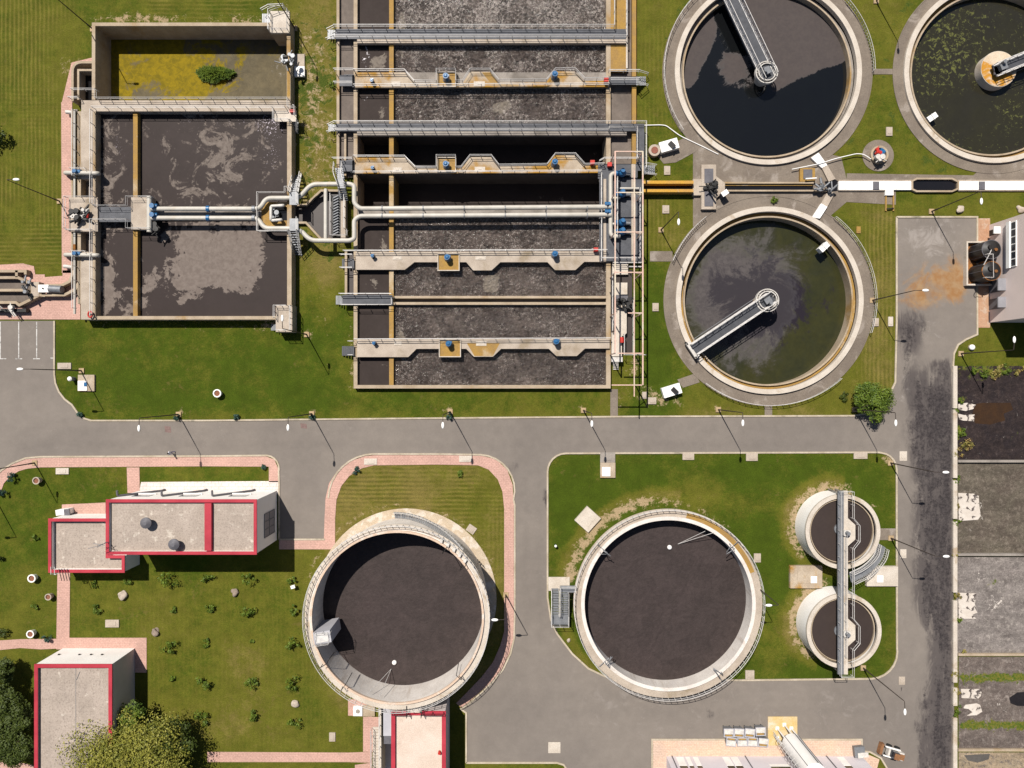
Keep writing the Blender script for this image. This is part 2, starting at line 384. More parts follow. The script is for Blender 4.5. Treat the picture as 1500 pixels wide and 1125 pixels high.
m['thick'] = liquid('thickener_sludge', (.037,.026,.022), (.033,.023,.020), rough=.5, bump=.1, bs=1, spec=.3, mott=.08)
m['primary'] = liquid('primary_sludge', (.034,.025,.023), (.030,.022,.020), (.165,.137,.118), (.105,.085,.073), (.45,.60), .30, .5, .12, 3.0, .06, .62, (.60,.53,.58), 3.4, (.55,.70), dist=.05, sdist=1.1, mott=.1)  # pinkish specks are sun sparkle painted into the colour
m['primary_low'] = liquid('primary_sludge_still', (.033,.024,.022), (.030,.022,.020), (.165,.135,.116), (.125,.10,.086), (.42,.50), .24, .5, .10, 3.2, .08, .50, sdist=.6, mott=.06)
m['aer'] = liquid('aerated_liquor', (.098,.077,.066), (.058,.045,.039), (.17,.137,.10), (.145,.116,.088), (.5,.62), .4, .14, 1., 2.3, .9, .32, (.37,.32,.285), 2.4, (.36,.74), .8, mott=.8, ridge=.62)
m['calm'] = liquid('calm_liquor', (.040,.031,.028), (.035,.027,.024), (.17,.145,.12), (.12,.10,.085), (.48,.6), .35, .6, .14, 2.4, .03, .5, (.70,.66,.68), 1.3, (.56,.66), mott=.12)  # white specks stand for sun glints, put into the colour
m['chan'] = liquid('channel_liquor', (.135,.11,.092), (.105,.085,.073), rough=.75, bump=.3, bs=2.5, spec=.15, mott=.2)
m['deep'] = liquid('deep_dark_water', (.010,.009,.010), (.008,.008,.009), rough=.08, bump=.05, bs=1., spec=.5)
m['algae'] = liquid('algae_water', (.10,.08,.045), (.075,.062,.038), (.20,.14,.006), (.12,.09,.006), (.36,.62), .2, .75, .1, 2, .12, .55, (.36,.33,.31), 1.4, (.60,.95), mott=.25, sdist=1.2)
m['clar_a'] = liquid('clarifier_black', (.0048,.0052,.0058), (.0052,.0058,.0062), (.050,.038,.034), (.040,.030,.028), (.47,.54), .10, .10, .05, .6, .5, .16, (.10,.085,.08), .7, (.72,.98))
m['clar_b'] = liquid('clarifier_murk', (.030,.029,.009), (.022,.023,.010), (.066,.056,.054), (.043,.036,.036), (.30,.74), .13, .16, .05, .6, .4, .36, (.018,.014,.018), .10, (.30,.60), mott=.15, sdist=.7)
m['clar_c'] = liquid('clarifier_olive', (.022,.020,.011), (.020,.018,.012), (.085,.088,.014), (.055,.058,.010), (.60,.70), 1.5, .15, .03, .6, .45, .62, None, mott=.1)
def leaf_mat(name, c1, c2, c3):
    t = NT(name); g = t.n.new('ShaderNodeNewGeometry')
    c = t.mix(t.ramp(g.outputs['Random Per Island'], 0, 1), c1, c2)
    c = t.mix(t.ramp(t.noise(.9, 3), .45, .65), c, c3)
    return t.done(c, .6, 0, .25)
m['leaf'] = leaf_mat('leaf_green', (.060,.095,.008), (.11,.15,.014), (.042,.072,.007))
m['leaf_olive'] = leaf_mat('leaf_olive', (.15,.148,.018), (.235,.215,.034), (.11,.118,.014))
m['leaf_dark'] = leaf_mat('leaf_dark', (.030,.046,.006), (.060,.078,.010), (.038,.054,.007))
m['leaf_blue'] = leaf_mat('leaf_blue', (.02,.05,.038), (.035,.07,.05), (.018,.04,.03))
m['leaf_dry'] = leaf_mat('leaf_dry', (.22,.17,.05), (.15,.15,.03), (.26,.17,.06))
# ================================================================ THE GROUND
def gauss(X, Y, cx, cy, rx, ry, v): return v*np.exp(-(((X-cx)/rx)**2+((Y-cy)/ry)**2))
def boxf(X, Y, x0, y0, x1, y1, v, s=8.):
    f = lambda t: 1/(1+np.exp(-np.clip(t, -40, 40)))
    return v*f((X-x0)/s)*f((x1-X)/s)*f((Y-y0)/s)*f((y1-Y)/s)
def ringf(X, Y, cx, cy, r, w, v): return v*np.exp(-((np.hypot(X-cx, Y-cy)-r)/w)**2)
def set_attrs(me, fields, inv):
    co = np.empty(len(me.vertices)*3, np.float32); me.vertices.foreach_get('co', co); co = co.reshape(-1, 3)
    X, Y = inv(co)
    for k, fn in fields.items():
        a = me.attributes.new(k, 'FLOAT', 'POINT'); a.data.foreach_set('value', np.broadcast_to(fn(X, Y), X.shape).astype(np.float32).copy())
def inv_plan(co): return co[:,0]/S+NX, NY-co[:,1]/S
def mesh_obj(name, vs, fs, mat, smooth=False):
    me = bpy.data.meshes.new(name); me.from_pydata(vs, [], fs); me.materials.append(mat); me.update()
    o = bpy.data.objects.new(name, me); C.objects.link(o); return o

def z19(a, n): return n+(a-n)*.981
def z10(a, n): return n+(a-n)*.99
H1 = (z19(137,NX), z19(35,NY), z19(423,NX), z19(466,NY))
H2 = (z10(520.5,NX), -140, z10(891,NX), z10(566,NY))
CL = {'a': (1124,106,137), 'b': (1126,440.5,137.5), 'c': (1454.5,107.5,133)}
def grid_lines(lo, hi, step, extra, far):
    l = list(np.arange(lo, hi+.1, step)); l = [v for v in l if min(abs(v-e) for e in extra) > 1.2]+list(extra)
    return sorted(l+far)
gx = grid_lines(-60, 1560, 5, (H1[0],H1[2],H2[0],H2[2]), [-6000,-2500,-900,-300,-130,1630,1800,2400,4000,7500])
gy = grid_lines(-140, 1240, 5, (H1[1],H1[3],H2[1],H2[3]), [-6000,-2500,-900,-400,-200,1300,1500,2000,3500,7000])
def in_hole(x0, y0, x1, y1):
    cx, cy = (x0+x1)/2, (y0+y1)/2
    for h in (H1, H2):
        if h[0] < cx < h[2] and h[1] < cy < h[3]: return True
    for (a, b, r) in CL.values():
        if abs(cx-a) < 170 and abs(cy-b) < 170:
            for (u, v) in ((x0,y0),(x1,y0),(x1,y1),(x0,y1)):
                if math.hypot(u-a, v-b) < r-2: return True
    return False
vs = [(wx(x), wy(y), 0) for y in gy for x in gx]; nx = len(gx)
fs = [((j+1)*nx+i, (j+1)*nx+i+1, j*nx+i+1, j*nx+i) for j in range(len(gy)-1) for i in range(nx-1)
      if not in_hole(gx[i], gy[j], gx[i+1], gy[j+1])]
ground = tag(mesh_obj('ground', vs, fs, m['grass']), kind='structure')
G = lambda *b: (lambda X, Y: sum(f(X, Y, *a) for f, a in b))
def dryf(X, Y):
    d = np.full(X.shape, .30)
    d = d+boxf(X,Y,-300,-300,100,405,.12)+boxf(X,Y,100,-300,410,30,.05)+boxf(X,Y,425,-300,500,410,.50)
    d = d+boxf(X,Y,80,468,520,615,-.30)+boxf(X,Y,430,350,515,470,-.05)+gauss(X,Y,480,430,18,60,.35)+boxf(X,Y,520,575,940,612,-.15)
    d = d+boxf(X,Y,930,370,985,612,-.42)+boxf(X,Y,1000,560,1120,612,-.05)+boxf(X,Y,1130,560,1310,612,.25)+boxf(X,Y,1262,290,1312,560,.42)
    d = d+boxf(X,Y,930,-100,990,230,.12)+boxf(X,Y,1240,-100,1330,250,.08)+boxf(X,Y,940,285,1010,370,.35)+boxf(X,Y,1310,285,1560,320,-.02)
    d = d+boxf(X,Y,803,664,1313,998,-.42)+gauss(X,Y,1030,725,45,30,.55)+gauss(X,Y,1120,745,60,20,.22)+boxf(X,Y,1085,900,1160,1000,.22)
    d = d+boxf(X,Y,478,670,745,1040,.52)+boxf(X,Y,640,700,700,760,-.15)+gauss(X,Y,700,735,20,20,-.3)
    d = d+boxf(X,Y,-60,680,400,845,-.20)+boxf(X,Y,95,835,530,1110,.08)+gauss(X,Y,360,965,45,50,.34)+gauss(X,Y,330,1060,60,30,.25)+gauss(X,Y,520,1050,30,60,-.1)+gauss(X,Y,300,1075,90,40,.25)
    d = d+ringf(X,Y,969,871,148,9,.75)*(X<1000)+ringf(X,Y,1217,771,66,10,.8)*(X<1240)+ringf(X,Y,1218.6,911,66,10,.7)*(X<1200)
    d = d+boxf(X,Y,1000,600,1260,612,.35,3)+boxf(X,Y,130,604,900,612,.25,3)
    return d
def soilf(X, Y):
    s = boxf(X,Y,430,40,500,340,.34)+gauss(X,Y,458,150,14,90,.30)+gauss(X,Y,400,20,50,30,.2)+gauss(X,Y,200,28,70,8,.75)+gauss(X,Y,345,30,60,8,.45)
    s = s+boxf(X,Y,514,400,524,575,.62,4)+boxf(X,Y,505,378,523,402,.5,4)+boxf(X,Y,130,468,400,478,.42,4)+gauss(X,Y,470,455,14,60,.22)+boxf(X,Y,432,380,440,490,.4,4)
    s = s+ringf(X,Y,969,871,137,10,.80)*np.clip((1000-X)/60,0,1)*np.clip((900-Y)/50,0,1)+ringf(X,Y,969,871,136,6,.4)*(X>=975)*np.clip((790-Y)/30,0,1)
    s = s+ringf(X,Y,1217,771,57,9,.78)*np.clip((1265-X)/30,0,1)*np.clip((835-Y)/30,0,1)+ringf(X,Y,1218.6,911,57,9,.78)*np.clip((1215-X)/30,0,1)+gauss(X,Y,1196,852,22,10,.5)
    s = s+gauss(X,Y,955,580,28,16,.55)+gauss(X,Y,985,590,20,9,.4)+gauss(X,Y,1275,740,10,6,.4)+gauss(X,Y,905,590,10,20,.3)+gauss(X,Y,930,540,16,25,.45)
    s = s+gauss(X,Y,965,225,26,10,.55)+ringf(X,Y,590,880,140,5,.4)*(Y<850)+gauss(X,Y,1282,100,14,6,.3)+gauss(X,Y,105,95,22,14,.5)
    s = s+gauss(X,Y,395,475,16,10,.5)+gauss(X,Y,1300,668,12,8,.4)
    for (a, b) in ((262,604),(457,603),(655,599),(855,598),(1052,598),(1304,676),(1304,786),(52,676),(450,490)): s = s+gauss(X,Y,a,b,7,5,.8)
    s = s+boxf(X,Y,1255,560,1300,600,.1)+boxf(X,Y,500,500,512,575,.0)
    return s
def weedf(X, Y): return boxf(X,Y,428,0,498,400,.28)+gauss(X,Y,465,125,25,25,.35)+gauss(X,Y,1390,240,30,18,.2)+ringf(X,Y,*CL['c'][:2],160,6,.3)+ringf(X,Y,*CL['a'][:2],157,4,.3)
def sxf(X, Y): return boxf(X,Y,-100,330,95,405,.8)+boxf(X,Y,210,-100,385,30,.7)+boxf(X,Y,490,680,745,760,1.)+boxf(X,Y,-100,130,90,200,.3)
def syf(X, Y): return boxf(X,Y,-100,-100,105,330,.75)+boxf(X,Y,1268,300,1312,600,.9)+boxf(X,Y,715,730,740,930,.7)+boxf(X,Y,940,290,990,370,.6)+boxf(X,Y,100,850,530,1100,.18)+boxf(X,Y,930,0,990,200,.4)
set_attrs(ground.data, {'dry': dryf, 'soil': soilf, 'weed': weedf, 'stripex': sxf, 'stripey': syf}, inv_plan)

def arc(cx, cy, r, a0, a1, n=8):      # plan arc, angles in the picture's sense (y down)
    return [(cx+r*math.cos(math.radians(a0+(a1-a0)*i/n)), cy+r*math.sin(math.radians(a0+(a1-a0)*i/n))) for i in range(n+1)]
def sheet(name, loops, z, mat, fields=None, cell=None, kind='structure'):
    """flat sheet from plan loops (outer first, then holes), cut on a grid so that it can carry wear"""
    L = [[P(a, b, 0) for a, b in lp] for lp in loops]
    flat = [p for lp in L for p in lp]
    tri = tessellate_polygon(L)
    bm = bmesh.new(); vv = [bm.verts.new((p.x, p.y, z)) for p in flat]
    for t in tri:
        a, b, c = (flat[i] for i in t)
        if (b.x-a.x)*(c.y-a.y)-(c.x-a.x)*(b.y-a.y) < 0: t = t[::-1]
        try: bm.faces.new([vv[i] for i in t])
        except ValueError: pass
    if cell:
        xs = [p.x for p in flat]; ys = [p.y for p in flat]
        for ax, lo, hi in ((0, max(min(xs),-85), min(max(xs),85)), (1, max(min(ys),-70), min(max(ys),70))):
            v = math.floor(lo/cell)*cell+cell
            while v < hi:
                n = Vector((1,0,0)) if ax == 0 else Vector((0,1,0))
                bmesh.ops.bisect_plane(bm, geom=bm.verts[:]+bm.edges[:]+bm.faces[:], plane_co=n*v, plane_no=n)
                v += cell
    me = bpy.data.meshes.new(name); bm.to_mesh(me); bm.free(); me.materials.append(mat)
    o = bpy.data.objects.new(name, me); C.objects.link(o)
    if kind: tag(o, kind=kind)
    if fields: set_attrs(me, fields, inv_plan)
    return o

# roads: one asphalt sheet, the tank island cut out of it
edge_nw = [(80,470),(80,548)]+arc(132,548,52,180,120,4)[1:]+[(115,606),(124,613),(134,616),(300,616),(580,613),(940,610),(1250,609)]
edge_ne = [(1278,604),(1299,585),(1311,560),(1313,470),(1313,318)]
edge_yard = [(1313,318),(1431,318),(1431,490),(1415,497),(1403,505),(1397,518),(1395,545)]
edge_e = [(1395,545),(1396,720),(1397,960),(1399,1260)]
edge_s = [(1300,1260),(1299,1125),(1290,1110),(1274,1101),(1262,1100),(1262,1083),(955,1083),(955,1260)]
edge_s2 = [(834,1260),(832,1130),(826,1120),(816,1117),(683,1117)]
edge_m = [(683,1117),(683,1044),(675,1038),(690,1028),(706,1014)]+[(722,998),(737,980),(748,957),(753,935),(754,900),(754,740)]+arc(702,718,52,15,-88,8)+[(640,665),(545,665)]+arc(548,732,67,-90,-178,8)[1:]+[(476,790)]
edge_stub = [(476,790),(434,790),(409,790)]
edge_l1 = [(409,790),(409,706),(408.5,690)]+arc(390,686,19,5,-85,5)+[(300,668),(60,669),(38,671)]+[(18,679),(4,688),(-12,702),(-24,725),(-26,1260)]
outer = [(-600,470)]+edge_nw+edge_ne+edge_yard[1:]+edge_e[1:]+edge_s+edge_s2+edge_m[1:]+edge_stub[1:]+edge_l1[1:]+[(-600,1260)]
island = arc(829,691,27,180,270,6)+[(1285,662.5)]+arc(1288,688,25,-85,0,5)+[(1313,760),(1313.5,950)]+arc(1275,955,39,0,88,6)+[(1100,996),(905,996)]+[(885,990),(862,979),(838,957),(816,928),(807,908),(802,875)]
def stainf(X, Y):
    s = boxf(X,Y,1338,640,1396,1200,.50,6)+boxf(X,Y,1330,540,1396,645,.40,10)+boxf(X,Y,1316,640,1345,980,.06,8)+gauss(X,Y,1372,780,14,160,.22)+gauss(X,Y,1386,880,7,120,.45)-gauss(X,Y,1350,960,16,50,.35)
    s = s+gauss(X,Y,1372,590,28,18,.55)+gauss(X,Y,1372,625,34,16,.70)+gauss(X,Y,1335,570,20,26,.25)+gauss(X,Y,1375,535,12,10,.5)+gauss(X,Y,1335,475,28,18,.35)+gauss(X,Y,1388,570,7,40,.4)-gauss(X,Y,1325,585,6,22,.3)
    s = s+gauss(X,Y,1387,700,8,70,.4)+gauss(X,Y,1360,660,26,20,.25)+gauss(X,Y,1377,1060,14,60,.15)-boxf(X,Y,1315,900,1342,1200,.2)+gauss(X,Y,1390,1100,6,80,.3)
    s = s+gauss(X,Y,800,730,4,14,.55)+gauss(X,Y,1230,1010,60,14,.16)+gauss(X,Y,755,680,14,8,.3)+gauss(X,Y,745,690,8,8,.3)+gauss(X,Y,1335,500,22,26,.3)+gauss(X,Y,1345,430,30,50,.16)+boxf(X,Y,1316,440,1340,600,.12,6)
    s = s+gauss(X,Y,1040,1045,5,10,.5)+gauss(X,Y,1075,1050,5,8,.4)+gauss(X,Y,1320,1010,3,3,.7)+gauss(X,Y,1345,1060,12,8,.2)
    return s-.06
def rustf(X, Y): return gauss(X,Y,1370,414,48,28,1.05)+gauss(X,Y,1400,395,16,34,.55)+gauss(X,Y,1345,440,32,16,.55)+gauss(X,Y,1400,425,16,14,.5)+gauss(X,Y,1330,420,20,30,.3)+gauss(X,Y,1388,440,22,12,.4)-.2+gauss(X,Y,455,648,4,30,.2)
def palef(X, Y): return gauss(X,Y,1365,350,55,35,.62)+gauss(X,Y,1360,480,30,40,.35)+boxf(X,Y,850,995,1320,1090,.22)+gauss(X,Y,1325,580,6,30,.6)+gauss(X,Y,1370,604,28,4,.5)+boxf(X,Y,1316,650,1332,1000,.25,4)
sheet('road', [outer, island], .012, m['asphalt'], {'stain': stainf, 'rust': rustf, 'pale': palef, 'tyre': lambda X, Y: boxf(X,Y,-100,625,1320,632,1.,2)+boxf(X,Y,-100,647,1320,655,1.,2)+boxf(X,Y,768,690,775,960,1.,2)+boxf(X,Y,785,690,792,960,1.,2)+boxf(X,Y,1322,330,1330,1150,.7,2)+boxf(X,Y,800,1015,1320,1023,.8,2)+boxf(X,Y,800,1040,1320,1048,.8,2)}, 1.0)
def lines(name, pts, w, z0, z1, mat, closed=False):
    b = MB(); b.strip([P(a,b_,0) for a,b_ in pts], w, z0, z1, closed); return tag(b.build(name, mat), kind='structure')
for e in (edge_nw+edge_ne, edge_yard, edge_s[:8], edge_s2[1:], edge_m[:-1], edge_stub, edge_l1):
    lines('kerb', e, .24, 0, .13, m['kerb'])
lines('kerb', island, .24, 0, .13, m['kerb'], True)
b = MB()
for x in (0.5, 27.5, 53.8):
    b.strip([P(x,471.5), P(x,526)], .14, .012, .017); b.strip([P(x-5,525.5), P(x+(5 if x > 1 else 9),525.5)], .13, .012, .0172)
b.strip([P(74,524.5), P(79,524.5)], .13, .012, .017)
tag(b.build('parking_markings', m['parking']), kind='structure')
sheet('road_patch', [[(241,624),(250,625),(251,634),(242,633)]], .016, MT('reddish_patch', (.20,.13,.115), None, 2))
sheet('road_patch', [[(440,620),(449,621),(450,628),(441,627)]], .016, bpy.data.materials['reddish_patch'])

# pavements and paths
pv = m['paver']; z = .06
sheet('pavement', [[(-11,702),(5,688),(19,680),(38,672.5),(60,670.5),(300,669.5),(390,668.5),(402,673),(407.5,686),(407.8,706),(394,706),(394,683.5),(300,683),(60,684.5),(40,686.5),(28,690),(16,697),(6,708),(1,722),(-4,740),(-24,740),(-22,725)]], z, pv)
sheet('pavement', [[(409,791.5),(434,791.5),(474.5,791.5),(475.5,760),(477,730),(482,708),(494,690),(512,676),(535,668),(548,666.8),(640,666.6),(704,667),(727,673),(743,688),(751,710),(752.6,740),(752.6,900),(752,935),(746,957),(735,980),(720,998),(704,1013),(688,1027),(676,1036),(668,1030),(680,1018),(705,992),(722,970),(733,945),(738.5,925),(738.5,745),(736,720),(729,702),(716,688),(700,681.5),(640,680.5),(548,681.5),(530,686),(512,697),(500,712),(493,732),(491,760),(491,804.5),(409,804.5)]], z, pv)
for poly in ([(186,684.5),(204.5,684.5),(205,722),(187,722)], [(91,739),(155,736),(155,757),(91,757)], [(84.5,836),(103,836),(102,934),(83,934)],
             [(0,938),(30,936),(83,935.5),(83,950),(60,951),(30,949),(0,952)], [(-60,938),(0,938),(0,952),(-60,954)], [(83,934),(215,934),(215,985),(196,985),(196,951),(83,951)],
             [(304,1101),(510,1102),(545,1101),(545,1117),(510,1116),(304,1116)], [(510,1024),(545,1024),(545,1050),(510,1048)], [(532,1050),(560,1050),(560,1101),(532,1101)],
             [(-60,1100),(0,1097),(10,1106),(22,1115),(50,1121),(50,1180),(-60,1180)],
             [(91,150),(105,92),(138,84),(138,92),(118,96),(108,106),(107,150)], [(90,150),(106,150),(107,400),(91,400)],
             [(-60,388),(-2,388),(34,386),(50,390),(52,402),(66,402),(66,406),(92,404),(92,396),(118,396),(118,468),(-60,468)], [(520,1120),(545,1117),(545,1180),(520,1180)]):
    sheet('path', [poly], z, pv)
pt = m['paver_tan']
sheet('pavement', [[(956.5,1084.5),(1262,1084.5),(1262,1101),(1288,1112),(1270,1180),(956.5,1180)]], z, pt)
sheet('pavement', [[(1432,320),(1450,320),(1450,480),(1432,480)]], z, MT('orange_pavers', (.40,.25,.16), (.36,.19,.11), .6, .9, (.44,.33,.25), .8))
sheet('terrace', [[(207,706),(407.5,704.5),(407.5,724),(203,726)]], z, m['terrace'])
apron = MT('sandy_apron', (.47,.385,.285), (.40,.31,.215), .5, .9, (.54,.47,.39), .7, (.5,.62), .3, 6)
def ring_loop(cx, cy, r, n=72): return arc(cx, cy, r, 0, 360*(n-1)/n, n-1)
sheet('apron', [ring_loop(595.4,876.6,132), ring_loop(595.4,876.6,116)], .07, apron)
# aprons round the clarifiers, and the paved yard between them
for k, (a, b_, r) in CL.items():
    sheet('apron', [ring_loop(a,b_,r+(15.5 if k != 'c' else 13),96), ring_loop(a,b_,r-1,96)], .05 if k == 'a' else .054 if k == 'b' else .058, m['conc_apron'])
    bb = MB(); bb.ring(P(a,b_), (r+(15 if k != 'c' else 12.5))*S, (r+(16.8 if k != 'c' else 14.2))*S, -.1, .1, 128, *( (0,360) if k == 'c' else (-55,215) if k == 'a' else (75,430) if 0 else (0,360)))
    tag(bb.build('apron_edging', m['conc_apron']), kind='structure')
sheet('yard', [[(1015,225),(1030,215),(1050,230),(1100,252),(1180,250),(1212,225),(1232,230),(1240,262),(1312,262),(1312,300),(1240,296),(1212,320),(1180,320),(1120,298),(1060,315),(1035,332),(1015,332),(1015,262)]], .042, m['conc_apron'])
sheet('yard', [[(1240,254),(1425,257),(1440,245),(1560,245),(1560,266),(1240,266)]], .046, m['conc_apron'])
for poly in ([(958,222),(1016,196),(1030,215),(1016,224),(990,238),(972,240)], [(992,556),(1018,547),(1025,560),(1000,568)], [(952,368),(985,368),(985,383),(952,383)], [(1276,101),(1312,101),(1312,109),(1276,109)],
             [(1120,588),(1131,588),(1131,609),(1120,609)], [(894,570),(905,570),(905,610),(894,610)], [(1288,774),(1312,774),(1312,791),(1288,791)]):
    sheet('path', [poly], .048, m['conc_apron'])

# the sludge drying beds on the east side
bed_f = {'weed': lambda X, Y: boxf(X,Y,1400,490,1570,536,1.0,3)+gauss(X,Y,1445,545,45,10,.6)+gauss(X,Y,1408,590,6,8,.8)+gauss(X,Y,1405,632,10,8,.7)+gauss(X,Y,1480,640,12,10,.25)+boxf(X,Y,1405,987,1560,999,1.2,2)+boxf(X,Y,1405,1057,1560,1069,1.1,2)+gauss(X,Y,1455,853,8,4,.6)+boxf(X,Y,1398,600,1406,1200,.25,2),
         'pale': lambda X, Y: boxf(X,Y,1434,726,1442,760,.28,4)+boxf(X,Y,1430,875,1472,897,.34,6)+gauss(X,Y,1468,1040,8,10,.3)+gauss(X,Y,1436,840,14,10,.2)}
def bed(x0, y0, x1, y1, mat, z): return sheet('sludge_bed', [[(x0,y0),(x1,y0),(x1,y1),(x0,y1)]], z, mat, bed_f, .6)
bed(1400,536,1580,674,m['bed_black'],.03); bed(1400,678,1580,810,m['bed_brown'],.03); bed(1400,816,1580,957,m['bed_grey'],.03)
bed(1404,962,1580,986,m['bed_earth'],.03); bed(1404,986,1580,1000,m['bed_earth'],.05); bed(1404,1000,1580,1056,m['bed_earth'],.03); bed(1404,1056,1580,1070,m['bed_earth'],.05)
bed(1404,1070,1580,1098,m['bed_earth'],.03); bed(1404,1102,1580,1200,m['bed_sand'],.03)
sheet('sludge_puddle', [[(1428,592),(1440,590),(1480,590),(1484,600),(1470,606),(1472,616),(1450,622),(1428,620),(1424,606)]], .036, MT('brown_puddle', (.050,.026,.012), (.035,.02,.012), .5, .15))
sheet('sludge_puddle', [[(1478,1022),(1490,1014),(1520,1012),(1520,1034),(1490,1034),(1480,1030)]], .036, MT('black_puddle', (.02,.017,.018), None, .5, .3))
sheet('sludge_puddle', [[(1412,1106),(1450,1104),(1448,1112),(1432,1117),(1418,1114)]], .036, MT('grey_puddle', (.10,.09,.08), None, .5, .5))
wall_lab = {674: 'low crumbling wall below the black sludge bed', 811: 'low dark-edged wall between the brown and the grey sludge beds', 957.5: 'low ochre wall below the grey sludge bed, above a grass strip', 1097.5: 'low cream wall across the earth beds near the bottom edge'}
for y, lab in wall_lab.items():
    b = MB(); b.boxp(1404, y, 1580, y+3.4, -.2, .55 if y < 900 else .35)
    tag(b.build('bed_wall', m['conc_edge'] if y > 900 else m['conc_grey']), lab, 'wall', 'dividing walls of the sludge beds')
b = MB()
for (y0, y1) in ((536,598),(600,700),(704,760),(764,868),(880,1000),(1008,1034),(1052,1200)):
    b.boxp(1396.5, y0, 1402.5, y1, -.2, .35)
tag(b.build('bed_wall', m['conc_pale']), 'long broken whitewashed kerb wall between the black-stained road and the sludge beds', 'wall')

# handrails along parts of the clarifier aprons
for key, a0, a1, lab in (('b', 128, 158, 'thin grey handrail on the upper left apron edge of the murky green clarifier'),('b', -18, 52, 'thin grey handrail on the right apron edge of the murky green clarifier'),('b', 232, 312, 'thin grey handrail on the lower apron edge of the murky green clarifier'),('a', 0, 42, 'thin grey handrail on the right apron edge of the black clarifier'),('a', 125, 215, 'thin grey handrail on the left apron edge of the black clarifier')):
    a_, b_, r = CL[key]; c = P(a_, b_); T = TH('handrail', lab, 'railing', c, 'apron handrails'); b = MB()
    pts = [Vector((c.x+(r+15.8)*S*math.cos(math.radians(t)), c.y+(r+15.8)*S*math.sin(math.radians(t)), .06)) for t in np.linspace(a0, a1, 24)]
    b.rail(pts, 1.0, .035, sp=2.0); b.build('rail', m['rail'], T)

ramp_mat = MT('whitewashed_ramp', (.56,.50,.44), (.47,.41,.35), .9, .85, (.07,.055,.05), 1.1, (.56,.62), .2, var=.15)
for poly, lab in (([(1403,592),(1416,590),(1429,593),(1425,599),(1414,602),(1403,600)],'upper ragged white ramp slab on the black sludge bed'),([(1403,606),(1412,608),(1427,607),(1426,617),(1410,616),(1404,614)],'lower ragged white ramp slab on the black sludge bed'),
   ([(1403,722),(1426,723),(1433,726),(1434,742),(1436,755),(1432,761),(1404,763)],'ragged white ramp slab at the kerb of the brown sludge bed'),([(1403,868),(1430,869),(1428,880),(1427,890),(1431,897),(1424,900),(1429,906),(1404,906)],'ragged white ramp slab at the kerb of the grey sludge bed'),
   ([(1407,1009),(1438,1009),(1436,1019),(1432,1023),(1408,1022)],'upper half of the broken cream ramp between two grass strips'),([(1430,1030),(1435,1032),(1438,1042),(1430,1047),(1416,1048),(1424,1043),(1418,1038),(1410,1037),(1414,1032)],'lower half of the broken cream ramp between two grass strips')):
    q = P(*poly[0]); b = MB(); b.prism([(P(x,y).x, P(x,y).y) for x,y in poly], .0, .11); o = b.build('bed_ramp', ramp_mat, None, loc=(q.x,q.y,0)); tag(o, lab, 'ramp', 'ramps of the sludge beds')
# ================================================================ ROUND TANKS
def disc(name, c, r, z, mat, parent, fields=None, nr=28, ns=96):
    """liquid surface: polar grid, its fields given on the plan"""
    org = ORG[parent.name]; vs = [(c[0]-org.x, c[1]-org.y, z-org.z)]; fs = []
    for j in range(1, nr+1):
        for i in range(ns):
            a = 2*math.pi*i/ns; vs.append((c[0]+r*j/nr*math.cos(a)-org.x, c[1]+r*j/nr*math.sin(a)-org.y, z-org.z))
    for i in range(ns): fs.append((0, 1+i, 1+(i+1)%ns))
    for j in range(nr-1):
        for i in range(ns):
            a, b_ = 1+j*ns+i, 1+j*ns+(i+1)%ns; fs.append((a, a+ns, b_+ns, b_))
    o = mesh_obj(name, vs, fs, mat); o.parent = parent; ORG[o.name] = org
    if fields: set_attrs(o.data, fields, lambda co: ((co[:,0]+org.x)/(S*(CAMH-z)/CAMH)+NX, NY-(co[:,1]+org.y)/(S*(CAMH-z)/CAMH)))
    return o
def circ(c, r, z, a0=0, a1=360, n=96):
    return [Vector((c[0]+r*math.cos(math.radians(a0+(a1-a0)*i/n)), c[1]+r*math.sin(math.radians(a0+(a1-a0)*i/n)), z)) for i in range(n if abs(a1-a0) > 359 else n+1)]

# ---- tall digester with the hatch box
c1 = P(595.4, 876.6); zr = 8.0
T = TH('digester_tank', 'tallest round concrete tank full of brown sludge, boxy hatch hanging inside its left rim', 'storage tank', c1)
b = MB(); b.ring(c1, 11.45, 11.85, -.2, zr, 160); tankwall = b.build('wall', m['streak'], T)
b = MB(); b.ring(c1, 11.86, 12.5, zr-.22, zr-.02, 160); b.build('walkway', m['conc_pale'], T)
b = MB(); b.ring(c1, 11.42, 11.70, zr+.003, zr+.32, 160); b.build('rim', MT('rim_terracotta', (.58,.43,.32), (.48,.35,.26), .5, .8, (.62,.54,.46), .3, (.52,.65)), T)
b = MB(); b.rail(circ(c1, 12.44, zr), 1.1, .04, True, 2.0); b.build('railing', m['rail'], T)
disc('sludge', c1, 11.46, 2.85, m['sludge'], T)
b = MB()
for i in range(40):
    a = math.radians(98-52*i/40); a2 = math.radians(98-52*(i+.7)/40); z = .2+7.6*i/40
    q = [(c1[0]+rr*math.cos(t), c1[1]+rr*math.sin(t)) for rr, t in ((11.9,a),(12.8,a),(12.8,a2),(11.9,a2))]; b.prism(q, z-.06, z)
st = b.build('stair', m['steel'], T)
b = MB()
b.rail([Vector((c1[0]+12.82*math.cos(math.radians(98-52*i/20)), c1[1]+12.82*math.sin(math.radians(98-52*i/20)), .2+7.6*i/20)) for i in range(21)], 1.0, .035, sp=1.5)
b.build('stair_railing', m['rail'], T)
p = P(472, 934, 8.6); b = MB(); b.obox(p.x, p.y, 2.3, 1.6, 3.6, 8.6, .17); b.build('hatch_box', m['greyroof'], T)
